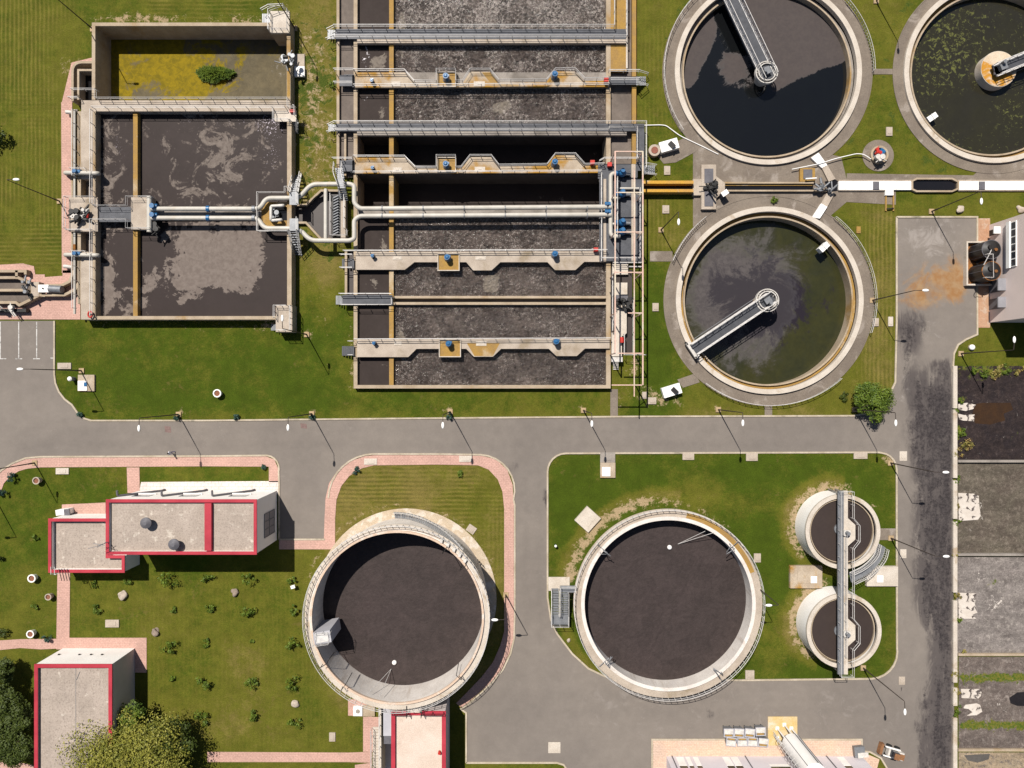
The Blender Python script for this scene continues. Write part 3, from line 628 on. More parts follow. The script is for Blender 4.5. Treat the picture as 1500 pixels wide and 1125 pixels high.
b = MB(); b.obox(p.x, p.y, 1.7, 1.2, 8.603, 8.75, .17); b.rail([Vector((p.x+u, p.y+v, 8.6)) for u, v in ((-1.1,-.9),(1.0,-.6),(1.25,.9),(-.9,.75))], .9, .035, True, 1.2); b.build('hatch_railing', m['rail'], T)
b = MB()
for (a, z0) in ((212,8),(232,8),(38,8),(55,8),(318,8)):
    b = MB(); q = Vector((c1[0]+11.75*math.cos(math.radians(a)), c1[1]+11.75*math.sin(math.radians(a)), z0))
    u = Vector((-math.cos(math.radians(a)), -math.sin(math.radians(a)), 0))
    b.tube([q, q+Vector((0,0,1.4)), q+u*.9+Vector((0,0,1.4)), q+u*.9+Vector((0,0,-2.5))], .05, 6); b.build('pipe_bracket', m['dark'], T)
b = MB()
for a in range(40, 62, 5):
    q = Vector((c1[0]+11.95*math.cos(math.radians(a)), c1[1]+11.95*math.sin(math.radians(a)), zr)); b = MB(); b.obox(q.x, q.y, .5, .35, zr, zr+.45, math.radians(a+20)); b.build('valve_box', m['machine_white'], T)
def float_ball(px, py, z, anchor, cat_lab):
    F = TH('level_float', cat_lab, 'float', P(px,py,z), 'level floats in the round tanks')
    b = MB(); b.sphere(P(px,py,z)+Vector((0,0,.12)), .34); b.build('ball', m['white'], F)
    b = MB()
    for (qx, qy, qz) in anchor[1]: b.tube([P(*anchor[0], z+.1), P(qx,qy,qz)], .035, 5)
    b.build('cable', m['rail'], F)
float_ball(578, 970, 2.85, ((573,980),((539,1016,8.3),(556,1020,8.3))), 'white float on two cables near the bottom of the tall digester')
float_ball(980.5, 801.5, 1.72, ((993,797),((1033,778,4.4),(1046,780,4.4))), 'white float on slack cables near the top of the wide sludge tank')

# ---- wide sludge tank
c2 = P(969.3, 871); zr = 4.0
T = TH('sludge_tank', 'widest round tank with rippled brown sludge and an outer ring walkway', 'storage tank', c2)
b = MB(); b.ring(c2, 11.75, 12.25, -.2, 4.3, 160); b.build('wall', m['streak'], T)
b = MB(); b.ring(c2, 12.252, 13.3, 3.8, 3.98, 160); wk = b.build('walkway', m['conc'], T)
b = MB(); b.ring(c2, 12.26, 12.95, 3.985, 3.995, 60, 20, 78); b.build('algae_film', m['conc_ochre'], wk)
b = MB(); b.rail(circ(c2, 13.25, 3.98), 1.1, .04, True, 2.0); b.build('railing', m['rail'], T)
disc('sludge', c2, 11.76, 1.72, m['sludge'], T)
for a in (42, 222, 305, 140):
    b = MB(); q = Vector((c2[0]+12.0*math.cos(math.radians(a)), c2[1]+12.0*math.sin(math.radians(a)), 4.3)); u = Vector((-math.cos(math.radians(a)), -math.sin(math.radians(a)), 0)); w = Vector((u.y,-u.x,0))
    b.tube([q, q+Vector((0,0,1.2)), q+u*1.3+Vector((0,0,.6))], .06, 6); b.tube([q+w*.6, q+w*.6+Vector((0,0,1.)), q+u*1.1+Vector((0,0,.1))], .05, 6); b.tube([q-u*1.1+Vector((0,0,.05)), q+u*.8+Vector((0,0,.05))], .05, 5)
    b.build('sampling_arm', m['steel'], T)
b = MB(); b.box(c2[0]-16.6, c2[1]+.6, c2[0]-13.5, c2[1]+2.6, -.1, .12); b.build('pad', m['conc_pale'], T)
K = TH('stair_tower', 'galvanised switchback stair standing against the left side of the wide sludge tank', 'stair', P(820,885))
def flight(b, x0, x1, y0, y1, z0, z1, n):
    for i in range(n):
        z = z0+(z1-z0)*(i+1)/n; a, c_ = y0+(y1-y0)*i/n, y0+(y1-y0)*(i+.8)/n
        b.boxp(x0, a, x1, c_, z-.05, z)
b = MB(); flight(b, 808, 818, 862, 900, 0, 2, 10); flight(b, 821, 832, 900, 868, 2, 4, 10); b.build('tread', m['steel'], K)
b = MB(); b.boxp(807, 900, 833, 915, 1.92, 2.0); b.build('landing', m['steel'], K); b = MB(); b.boxp(820, 858, 842, 868, 3.9, 4.0); b.build('landing', m['steel'], K)
b = MB()
for x, a, c_ in ((807.5,(862,0),(900,2)),(818.5,(862,0),(900,2)),(820.5,(900,2),(868,4)),(832.5,(900,2),(868,4))): b.rail([P(x,a[0],a[1]), P(x,c_[0],c_[1])], 1.1, .045, sp=1.4)
b.rail([P(807.5,900,2), P(807.5,915,2), P(832.5,915,2), P(832.5,900,2)], 1.1, .045); b.rail([P(820.5,868,4), P(820.5,858,4), P(842,858,4)], 1.1, .045)
b.build('railing', m['rail'], K)
b = MB()
for x, y, z in ((808,914,2),(832,914,2),(808,901,2),(832,901,2),(821,859,4),(832,859,4),(821,868,4),(832,868,4)): b.tube([P(x,y,0), P(x,y,z)], .07, 4)
b.build('leg', m['steel'], K)

# ---- two small thickeners under one bridge
for k, (px, py, lab) in enumerate(((1217,770.8,'upper of two small white thickener tanks joined by a bridge'),(1218.6,911,'lower of two small white thickener tanks joined by a bridge'))):
    c = P(px, py); T = TH('thickener_tank', lab, 'tank', c, 'small white thickener tanks')
    b = MB(); b.ring(c, 5.02, 5.25, -.2, 3.35, 96); b.build('wall', m['white_wall'], T)
    b = MB(); b.ring(c, 4.72, 5.28, 3.353, 3.7, 96); b.build('rim', m['conc_pale'], T)
    b = MB(); b.ring(c, 4.40, 4.5, 2.7, 3.35, 96); b.ring(c, 4.5, 4.72, 2.7, 2.95, 96); b.build('launder', m['conc_edge'], T)
    disc('sludge', c, 4.41, 3.1, m['thick'], T, nr=8)
    q = P(1227, (775 if k == 0 else 924), 3.2); b = MB(); b.cyl(q+Vector((.3,0,0)), .8, 3.11, 3.3, n=28); b.cyl(q+Vector((.3,0,0)), .62, 3.3, 3.5, n=24); b.build('feed_well', m['steel'], T)
Bz = 4.35
T = TH('footbridge', 'long narrow white footbridge spanning both small thickener tanks', 'footbridge', P(1234, 850, Bz))
b = MB(); b.boxp(1227.5, 719, 1236, 988, Bz-.25, Bz); b.build('deck', m['steel'], T)
b = MB(); b.boxp(1236.15, 719, 1242, 988, Bz-.5, Bz+.06)
for y in (778, 925): b.prismp([(1242.1,y-19),(1253,y-9),(1253,y+12),(1242.1,y+22)], Bz-.4, Bz+.05)
b.build('beam', m['conc_pale'], T)
b = MB()
b.rail(PP([(1227.5,988),(1227.5,719),(1246,719),(1246,758),(1254.5,768),(1254.5,791),(1246,802),(1246,904),(1254.5,914),(1254.5,939),(1246,949),(1246,988),(1227.5,988)], Bz), 1.05, .04, sp=1.8)
b.rail(PP([(1236.4,780),(1236.4,960)], Bz), .9, .03, sp=2.5)
b.build('railing', m['rail'], T)
b = MB()
for y in (722, 833, 985):
    for x in (1230, 1240): b.tube([P(x*.966+25.5, (y-562.5)*.966+562.5, 0), P(x,y,Bz-.3)], .12, 8)
b.build('support', m['conc_grey'], T)
for y, lab in ((781,'white geared motor on the footbridge over the upper thickener'),(929,'white geared motor on the footbridge over the lower thickener')):
    M = TH('drive_motor', lab, 'motor', P(1241,y,Bz), 'drive motors on the thickener bridge')
    b = MB(); b.boxp(1236.5, y-4, 1246, y+4, Bz+.06, Bz+.5); b.build('gearbox', m['machine_white'], M)
    q = P(1241, y, Bz+.5); b = MB(); b.cyl(q, .32, Bz+.5, Bz+1.0, .26, 16); b.build('motor', m['steel'], M)
K = TH('steel_stair', 'curved galvanised stair winding round the upper thickener up to the footbridge', 'stair', P(1268, 830))
path = [P(1291,800,.1), P(1288,814,.9), P(1279,826,1.9), P(1266,837,3.0), P(1247,846,4.3)]
path = fillet(path, 1.2, 4); L = [0]
for i in range(1, len(path)): L.append(L[-1]+(path[i]-path[i-1]).length)
b = MB(); br = MB()
side = [[], []]
for i in range(25):
    s = L[-1]*i/24; j = max(k for k in range(len(L)) if L[k] <= s+1e-6); j = min(j, len(L)-2)
    p = path[j].lerp(path[j+1], (s-L[j])/max(1e-6, L[j+1]-L[j])); d = (path[j+1]-path[j]); d.z = 0; d.normalize(); w = Vector((-d.y, d.x, 0))
    b.obox(p.x, p.y, .30, 1.3, p.z-.06, p.z, math.atan2(d.y, d.x)); side[0].append(p+w*.65); side[1].append(p-w*.65)
b.build('tread', m['steel'], K)
for s_ in side: br.rail(s_, 1.05, .045, sp=1.2); br.tube([q-Vector((0,0,.15)) for q in s_], .09, 4)
br.build('railing', m['rail'], K)

# ---- the three clarifiers
def clarifier(key, lab, depth, mat, fields, zt=.45, trough=m['conc_ochre']):
    a, b_, r = CL[key]; c = P(a, b_); r = r*S*(1-zt/CAMH)
    T = TH('clarifier_tank', lab, 'clarifier', c, 'large round clarifiers')
    b = MB(); b.ring(c, r-.72, r, -.3, zt, 192); b.build('wall', m['conc_pale'], T)
    b = MB(); b.ring(c, r-1.22, r-.72, -depth-.5, zt-1.0, 192); b.build('launder', trough, T)
    b = MB(); b.ring(c, r-1.45, r-1.22, -depth-.5, zt-.62, 192); b.build('weir', m['conc_edge'], T)
    disc('water', c, r-1.42, -depth, mat, T, fields)
    return T, c, r
def clar_a(X, Y):
    c_ = lambda v: np.clip(v/26., -1, 1)
    east = np.minimum(c_(137-.42*(X-1124)-Y), c_(X-(1066+.50*Y)))           # brown scum swept off ahead of the bridge
    east = np.minimum(east, c_(137-Y))
    west = np.minimum(c_(1052-.30*np.abs(Y-40)-.20*np.clip(Y-60,0,200)-X), c_(128-Y))
    mid = np.minimum(np.minimum(c_(X-1056), c_(1104-X)), np.minimum(c_(Y-72), c_(128-Y)))*.35-.1
    return .5+.55*np.maximum(np.maximum(east, west), mid)
T, ca, ra = clarifier('a', 'round clarifier of glossy black water partly under brown scum, at the top edge', 1.15, m['clar_a'], {'scum': clar_a, 'foam_glint': lambda X, Y: gauss(X,Y,1042,112,18,9,.42)+gauss(X,Y,1212,178,7,7,.5)+gauss(X,Y,1205,85,40,22,.2)}, trough=m['conc_grey'])  # the small spot by the right rim is a painted reflection
T, cb, rb = clarifier('b', 'round clarifier of murky green water with a grey-violet scum patch, above the road', 1.95, m['clar_b'],
   {'scum': lambda X, Y: gauss(X,Y,1100,432,118,112,.95)+gauss(X,Y,1045,450,40,60,.3)+gauss(X,Y,1110,535,40,25,.15)-gauss(X,Y,1225,500,60,85,.65)-gauss(X,Y,1235,400,26,60,.3)-gauss(X,Y,1015,410,18,40,.25)-.02, 'foam_glint': lambda X, Y: gauss(X,Y,1122,430,80,82,1.0)-.12})
T, cc, rc = clarifier('c', 'round clarifier of olive water flecked with weed, cut off by the right edge', 1.35, m['clar_c'],
   {'scum': lambda X, Y: .36+gauss(X,Y,1385,70,55,75,.18)-gauss(X,Y,1420,160,40,30,.2)+gauss(X,Y,1470,165,30,20,.12)})
def scum_box(T, px, py, ang, z=-.3):
    q = P(px,py,z); b = MB(); b.obox(q.x, q.y, 1.5, .8, z-.9, z+.2, ang); b.obox(q.x, q.y, .12, .9, z+.203, z+.35, ang); b.build('scum_box', m['white'], T)
scum_box(T, 1365, 172, .6); scum_box(bpy.data.objects['clarifier_tank.001'], 1207, 362, .75, .1)
def scraper(lab, c, end, z, w, over=0., pier=1.0, pr=1.65, gratem=m['grate'], drive=True):
    d = (Vector(end)-Vector(c)); d.z = 0; Ln = d.length; d.normalize(); n = Vector((-d.y, d.x, 0)); ang = math.atan2(d.y, d.x)
    T = TH('scraper_bridge', lab, 'bridge', (c[0], c[1], z), 'rotating scraper bridges')
    o = Vector((c[0], c[1], 0))
    b = MB(); q = o+d*(Ln/2-.5); b.obox(q.x, q.y, Ln+1, w, z-.25, z, ang); b.build('deck', gratem, T)
    b = MB()
    for s_ in (-1, 1):
        b.tube([o-d*.9+n*s_*w/2+Vector((0,0,z-.12)), o+d*Ln+n*s_*w/2+Vector((0,0,z-.12))], .17, 4)
        b.rail([o-d*.9+n*s_*w/2+Vector((0,0,z)), o+d*Ln+n*s_*w/2+Vector((0,0,z))], 1.1, .055, sp=1.2, mids=(.5,))
    K_ = int(Ln/1.2)
    for i in range(K_):
        for s_ in (-1, 1): b.tube([o+d*(i*1.2)+n*s_*w/2+Vector((0,0,z)), o+d*(i*1.2+1.2)+n*s_*w/2+Vector((0,0,z+1.1))], .03, 4)
    b.build('railing', m['rail'], T)
    b = MB()
    for i in range(int(Ln/2.2)):
        p0 = o+d*(1.5+i*2.2); b.tube([p0+Vector((0,0,z-.2)), p0+n*.4+Vector((0,0,z-1.9))], .05, 4)
    b.tube([o+d*1.2+n*.4+Vector((0,0,z-1.5)), o+d*(Ln-1)+n*.4+Vector((0,0,z-1.5))], .09, 4)
    b.tube([o+d*1.2-n*(w/2+.35)+Vector((0,0,z-.7)), o+d*(Ln-1)-n*(w/2+.35)+Vector((0,0,z-.7))], .05, 4)
    b.build('scraper_blade', m['steel'], T)
    if pier:
        b = MB(); b.cyl(o, pier, -3, z-.252, n=40); b.build('pier', m['conc_pale'], T)
        b = MB(); b.ring(o, pr-.12, pr, z-.5, z+.12, 40); b.ring(o, pr-.45, pr-.33, z-.3, z+.3, 40)
        for i in range(10):
            a = math.radians(36*i); b.tube([o+Vector((math.cos(a)*pr,math.sin(a)*pr,z)), o+Vector((math.cos(a)*.9,math.sin(a)*.9,z-.1))], .05, 4)
        b.build('feed_ring', m['machine_white'], T)
    b = MB(); q = o+d*.1; b.obox(q.x, q.y, 1.0, .8, z+.003, z+.6, ang); b.cyl(q+n*.5, .25, z+.6, z+1.1, n=12); b.build('drive', m['steel'], T)
    if drive:
        b = MB(); q = o+d*(Ln+.1); b.obox(q.x, q.y, .7, w+.9, z-.7, z-.1, ang); b.build('carriage', m['machine_white'], T)
        for s_ in (-1, 1):
            q = o+d*(Ln+.3)+n*s_*(w/2+.3); b = MB(); b.tube([q-d*.12+Vector((0,0,z-.45)), q+d*.12+Vector((0,0,z-.45))], .38, 16); b.build('wheel', m['tyre'], T)
    return T
scraper('scraper bridge running to the upper left over glossy black water', P(1123,108,1.3)*Vector((1,1,0)) if 0 else Vector((*P(1123,106,1.3)[:2],0)), P(1066,-14,1.3), 1.3, 1.9, pr=1.62)
scraper('scraper bridge running to the lower left over murky green water', Vector((*P(1124,440,1.3)[:2],0)), P(1016,512,1.3), 1.3, 1.7, pr=1.68)
T = scraper('scraper bridge running right from a wide rust-topped pier over weedy water', Vector((*P(1466,100,.9)[:2],0)), P(1586,52,.9), .9, 1.6, pier=0, drive=False)
q = P(1463,101,.05); b = MB(); b.cyl(q, 2.62, -3, .05, n=56); b.build('pier', m['conc_pale'], T)
b = MB(); b.cyl(q, 2.55, .053, .09, n=56); b.build('pier_cap', MT('pier_cap', (.56,.46,.35), (.47,.36,.24), .5, .85, (.44,.20,.02), .28, (.47,.56)), T)
b = MB(); b.boxp(1457,97,1466,109,.65,.9); b.build('landing', m['slate'], T)
# ================================================================ RECTANGULAR SETTLING BASINS (left)
ZL = 1.9
def wrect(name, x0, y0, x1, y1, zref, z, mat, parent, fields=None, cell=1.2):
    """liquid surface between walls; rectangle given on the plan at the wall tops"""
    org = ORG[parent.name]; X0, X1, Y1, Y0 = wx(x0,zref), wx(x1,zref), wy(y0,zref), wy(y1,zref)
    nx_, ny_ = max(1, int((X1-X0)/cell)), max(1, int((Y1-Y0)/cell))
    vs = [(X0+(X1-X0)*i/nx_-org.x, Y0+(Y1-Y0)*j/ny_-org.y, z-org.z) for j in range(ny_+1) for i in range(nx_+1)]
    fs = [(j*(nx_+1)+i, j*(nx_+1)+i+1, (j+1)*(nx_+1)+i+1, (j+1)*(nx_+1)+i) for j in range(ny_) for i in range(nx_)]
    o = mesh_obj(name, vs, fs, mat); o.parent = parent; ORG[o.name] = org
    if fields: set_attrs(o.data, fields, lambda co: ((co[:,0]+org.x)/(S*(CAMH-z)/CAMH)+NX, NY-(co[:,1]+org.y)/(S*(CAMH-z)/CAMH)))
    return o
# -- basin with algae
T = TH('settling_basin', 'deep rectangular basin of yellow algae water, left of the top centre', 'basin', P(280,90,0), 'rectangular settling basins')
b = MB()
b.boxp(134.5,33,395,38,-4.5,ZL); b.boxp(134.5,38.02,139.5,146,-4.5,ZL); b.boxp(420,48,425.5,146,-4.5,ZL); b.boxp(395.03,33,425.5,47.9,-4.5,ZL-.01)
b.build('wall', m['conc_edge'], T)
b = MB(); b.boxp(420.6,85,424.9,144,ZL+.003,ZL+.02); b.build('moss_strip', m['conc_ochre'], T)
wrect('water', 136, 35, 423, 150, ZL, -2.0, m['algae'], T, {'scum': lambda X, Y: .52+boxf(X,Y,150,60,290,160,.25,15)-boxf(X,Y,345,70,430,160,.62,22)-gauss(X,Y,215,140,26,10,.4)+gauss(X,Y,320,122,40,10,.25), 'foam_glint': lambda X, Y: boxf(X,Y,385,78,425,150,.55,10)+boxf(X,Y,340,90,425,150,.12,14)+gauss(X,Y,415,95,14,14,.35)-.12})
b = MB()
outl = fillet(PP([(139,91),(106,91),(106,148)], 1.7), 1.4)
b.strip(outl, .34, -.2, 1.7); b.boxp(113,101,139,104,-.2,1.7); b.boxp(113,104.02,116,146,-.2,1.7); b.boxp(134.5,104.02,138.9,146,-.2,1.71)
b.build('side_channel', m['conc_edge'], T)
wrect('channel_water', 106, 92, 137, 146, 1.5, .25, m['deep'], T)
T2 = TH('basin_platform', 'small railed concrete platform at the upper right corner of the algae basin', 'platform', P(409,31,2.2))
b = MB(); b.boxp(396,16,424,48,1.95,2.35); b.build('slab', m['conc_pale'], T2)
b = MB(); b.rail(PP([(396,48),(396,19),(418,11),(418,18),(423.5,18),(423.5,47),(396,47)], 2.35), 1.1, .05, sp=1.); b.rail(PP([(385,18),(396,12),(418,11)], 1.6), 1., .05); b.build('railing', m['rail'], T2)
b = MB()
for i in range(6): b.boxp(384+i*2, 20, 385.6+i*2, 33, .3+.3*i, .4+.3*i)
b.build('steps', m['steel'], T2)
Vv = TH('inlet_valve', 'tangle of grey inlet pipes and valves on the east wall of the algae basin', 'valve', P(422,90,ZL))
def gear(b, px, py, z, n, sx, sy, r=.09, seed=1):
    g = random.Random(seed)
    for i in range(n):
        p = P(px+g.uniform(-sx,sx), py+g.uniform(-sy,sy), z+g.uniform(.1,.9)); d = Vector((g.uniform(-1,1), g.uniform(-1,1), g.uniform(-.5,.6)))*g.uniform(.4,1.3)
        b.tube([p, p+d], r*g.uniform(.6,1.4), 6)
        if g.random() < .45: b.cyl(p, g.uniform(.18,.4), p.z-.15, p.z+g.uniform(.1,.4), n=12)
b = MB(); gear(b, 420, 90, ZL, 16, 9, 10, .08, 3); b.build('pipework', m['steel'], Vv)
b = MB(); q = P(421,88,ZL); b.tube([q+Vector((-.3,0,.9)), q+Vector((.3,0,.9))], .3, 14); b.build('handwheel', m['dark'], Vv)
Bx = TH('outlet_slab', 'tan concrete slab with a white plinth beside the algae basin east wall', 'slab', P(439,95))
b = MB(); b.boxp(431,79,446,112,-.1,.25); b.build('slab', m['conc'], Bx); b = MB(); b.boxp(431.2,97,446,111.8,.253,.6); b.build('plinth', m['white'], Bx)

# -- the two brown basins with their channel, walkways and platforms
T = TH('settling_basin', 'double rectangular basin of brown sludge with grey scum rafts and crossing white pipes', 'basin', P(270,310,0), 'rectangular settling basins')
b = MB()
b.boxp(119,147,425.5,163,-4.5,ZL); b.build('walkway', m['conc'], T)
b = MB(); b.boxp(420.5,163.02,427,468,-1,ZL); b.boxp(138,463,420.4,468,-1,ZL); b.boxp(136.2,163.02,140,468,-1,ZL+.12); b.build('wall', m['conc_edge'], T)
b = MB(); b.boxp(118.5,163.02,136,262,-.2,ZL); b.boxp(118.5,369,136,468,-.2,ZL); b.boxp(119,289,136,339,-.2,ZL-.02); b.build('channel_cover', m['conc'], T)
b = MB(); b.boxp(113.5,163,118.4,445,-.2,ZL-.1); b.boxp(104,160,106.6,395,-.2,1.5); b.build('channel_wall', m['conc_edge'], T)
b = MB(); b.boxp(106.7,160,113.4,400,-.2,.3); b.build('channel_floor', m['conc_grey'], T)
wrect('channel_water', 118.5, 262, 136, 369, 1.5, .6, m['chan'], T)
b = MB(); b.boxp(195,163.02,201.5,303,-1,1.55); b.boxp(195,327,201.5,462.9,-1,1.55); b.build('divider', m['conc_ochre'], T)
b = MB(); b.boxp(140.02,309,420.4,317,-1,1.5); b.build('cross_wall', m['conc_grey'], T)
wrect('sludge', 139, 160, 422, 312, ZL, .75, m['primary'], T, {'scum': lambda X, Y: .30+gauss(X,Y,330,235,75,45,.24)+boxf(X,Y,145,170,165,310,.30,5)+gauss(X,Y,300,280,50,25,.14)+boxf(X,Y,203,165,240,300,-.2,12)-gauss(X,Y,380,285,30,16,.3)+gauss(X,Y,412,260,5,40,.2)+gauss(X,Y,160,190,10,10,.3), 'foam_glint': lambda X, Y: gauss(X,Y,398,225,24,60,.34)+gauss(X,Y,175,215,16,45,.34)+boxf(X,Y,250,165,425,192,.36,6)+gauss(X,Y,240,290,40,14,.22)-.04})  # speck mask lays painted sun sparkle along the top and sides
wrect('sludge', 139, 314, 422, 465, ZL, .75, m['primary_low'], T, {'scum': lambda X, Y: .22+gauss(X,Y,312,382,98,54,.62)+boxf(X,Y,146,335,162,462,.40,5)+gauss(X,Y,192,450,22,22,.4)-boxf(X,Y,203,340,245,400,.35,10)-boxf(X,Y,240,440,425,470,.5,8)-boxf(X,Y,390,340,425,470,.5,8)+gauss(X,Y,268,442,9,10,.5)+gauss(X,Y,240,400,12,14,.3), 'foam_glint': lambda X, Y: -.3+X*0})
b = MB(); b.boxp(139.9,303,192,325,1.5,ZL); b.build('footway', m['grate'], T)
b = MB(); b.boxp(101,289,118.4,339,-.2,ZL+.25); b.boxp(118.42,289,143,339,ZL-.015,ZL+.25); b.build('platform', m['conc'], T); b = MB(); b.boxp(192,289,223,336,1.0,ZL+.1); b.build('platform', m['conc'], T); b = MB(); b.boxp(404,447,428,486,-.2,ZL+.2); b.build('platform', m['conc'], T)
b = MB(); b.prismp([(382,300),(390,296),(425,296),(425,303),(398,303),(398,323),(425,323),(425,333),(392,333),(384,325)], -1, 1.7); b.build('notch', m['conc_ochre'], T)
b = MB(); b.boxp(398.2,303.2,420.2,322.8,1.51,1.56); b.build('notch_well', m['deep'], T)
def rl(parent, paths, z, r=.045, h=1.1, sp=1.8, mat='rail', name='railing'):
    b = MB()
    for p in paths: b.rail(PP(p, z), h, r, sp=sp)
    return b.build(name, m[mat], parent)
rl(T, [[(120,146),(106,146)],[(110,134),(145,134),(145,147),(424,147),(424,160),(432,160)],[(140,160),(420,160)],[(138.5,164),(138.5,300)],[(138.5,340),(138.5,462)],
       [(112.5,164),(112.5,260)],[(112.5,370),(112.5,452)]], ZL)
rl(T, [[(100,336),(100,290),(142,290),(142,303),(190,303),(190,290),(226,290)],[(102,338),(138,338),(138,323),(190,323),(190,336),(224,336)]], ZL+.2)
rl(T, [[(380,340),(380,284),(420,284),(420,276),(424,276)],[(380,340),(424,340)]], ZL)
rl(T, [[(404,466),(404,448),(422,448)],[(427.5,448),(427.5,485)],[(408,484),(427,484)]], ZL+.2, sp=1.0)
b = MB()
for i in range(6): b.boxp(397+i*1.8, 475, 398.4+i*1.8, 484, .3*i, .3*i+.1)
b.build('steps', m['steel'], T)
St = TH('sampling_stair', 'short steel stair and red box at the east end of the algae basin walkway', 'stair', P(430,172))
b = MB(); b.boxp(402,162,434,178,ZL-.08,ZL+.05); b.build('landing', m['conc_pale'], St)
b = MB()
for i in range(7): b.boxp(427, 179+i*2.4, 437, 180.8+i*2.4, 1.6-.24*i, 1.66-.24*i)
b.build('tread', m['steel'], St); rl(St, [[(403,164),(403,178),(425,178)],[(432,158),(434,158),(434,172)]], ZL, sp=1.); 
b = MB(); b.rail([P(427,178,ZL), P(427,196,.1)], 1., .05); b.rail([P(437,178,ZL), P(437,196,.1)], 1., .05); b.build('stair_railing', m['rail'], St)
b = MB(); b.boxp(424,160,431.5,164,ZL,ZL+.5); b.build('box', m['redp'], St)
# valve group on the west platform, small cross pipes, the rail post row
Vv = TH('valve_group', 'cluster of dark valves and motors on the west platform between the brown basins', 'valve', P(118,314,ZL+.25))
b = MB(); gear(b, 116, 314, ZL+.25, 20, 10, 8, .13, 11); b.build('valve', m['dark'], Vv)
b = MB(); gear(b, 118, 313, ZL+.25, 8, 10, 7, .10, 5); b.build('pipework', m['machine_white'], Vv)
b = MB(); q = P(127,315,ZL+1); b.tube([q+Vector((-.1,-.3,-.3)), q+Vector((.05,.3,-.2))], .18, 12); b.build('flange', m['redp'], Vv)
for y, lab in ((253,'white cross pipe with blue valve over the side channel, north of the valve platform'),(373,'white cross pipe with blue valve over the side channel, south of the valve platform')):
    X_ = TH('cross_pipe', lab, 'pipe', P(118,y,2.6), 'cross pipes over the side channel')
    b = MB(); b.tube(fillet([P(97,y+1,.3), P(96,y,2.5), P(144,y+1,2.5), P(144,y+2,1.0)], .5), .3, 12); b.build('pipe', m['pipe'], X_)
    b = MB(); q = P(113,y-1,2.5); b.tube([q+Vector((-.6,.0,.0)), q+Vector((.6,0,0))], .36, 12); b.cyl(q, .26, 2.5, 3.2, n=12); b.build('valve', m['blue'], X_)
    rl(X_, [[(108,y-4),(130,y-4),(132,y)]], ZL, .03)
Lp = TH('supply_pipe', 'thin pale pipe running along the side channel of the settling basins', 'pipe', P(109,300,1.7))
b = MB(); b.tube([P(109.5,161,1.75), P(109.5,460,1.75)], .17, 8); b.build('pipe', m['pipe'], Lp)
b = MB(); b.tube([P(109.5,358,1.76), P(109.5,369,1.76)], .19, 8); b.build('repair_sleeve', m['rust'], Lp)
for (x, y, lab) in ((98,164,'short white vent pipe beside the north end of the thin channel pipe'),(95,390,'short white vent pipe on pink paving near the inlet chamber')):
    q = P(x,y,.6); X_ = TH('vent_pipe', lab, 'pipe', q, 'vent pipes by the side channel'); b = MB(); b.tube([q+Vector((-.1,0,0)), q+Vector((1.2,-.15,0))], .28, 10); b.build('pipe', m['machine_white'], X_)
    b = MB(); b.tube([q+Vector((1.15,-.14,0)), q+Vector((1.5,-.2,0))], .34, 10); b.build('collar', m['dark'], X_)
# long white pipes from the basins to the pump deck
zp = 2.55
A1 = fillet(PP([(222,306),(381,306),(390,290.2),(425,290.2),(439,289),(456,270),(512,269.5),(519,272),(519,298),(527,305.7),(895,303)], zp), .9)
A2 = fillet(PP([(222,319.5),(378,319.5),(387,334.6),(425,334.6),(440,337),(455,352.5),(512,352.5),(519,350),(519,322),(527,316.5),(895,314.5)], zp), .9)
for pts, lab in ((A1,'upper of two long white pipes crossing from the brown basins to the pump deck'),(A2,'lower of two long white pipes crossing from the brown basins to the pump deck')):
    X_ = TH('transfer_pipe', lab, 'pipe', pts[0], 'transfer pipes'); b = MB(); b.tube(pts, .33, 14); b.build('pipe', m['pipe'], X_)
    for x in (305, 372):
        q = P(x, 306 if pts is A1 else 319.5, zp); b = MB(); b.tube([q-Vector((.22,0,0)), q+Vector((.22,0,0))], .44, 14); b.build('coupling', m['blue'] if x == 305 else m['steel'], X_)
    for x in (560, 620, 680, 740, 800, 860):
        q = P(x, 305.3 if pts is A1 else 316, zp); b = MB(); b.tube([q-Vector((.07,0,0)), q+Vector((.07,0,0))], .42, 14); b.tube([q, Vector((q.x,q.y,.95))], .07, 6); b.build('support', m['steel'], X_)
Hd = TH('pipe_header', 'short vertical white header with blue valves at the west end of the long pipes', 'pipe', P(219,310,zp))
b = MB(); b.tube(fillet([P(219,288,zp), P(219,340,zp)], .4), .36, 14); b.build('pipe', m['pipe'], Hd)
for y in (303, 316):
    b = MB(); q = P(222,y,zp); b.tube([q, q+Vector((.9,0,0))], .42, 12); b.cyl(q+Vector((.4,0,0)), .35, zp, zp+.8, n=12); b.build('valve', m['blue'], Hd)
b = MB(); gear(b, 229, 333, ZL, 9, 6, 6, .12, 8); b.build('pump', m['dark'], Hd)
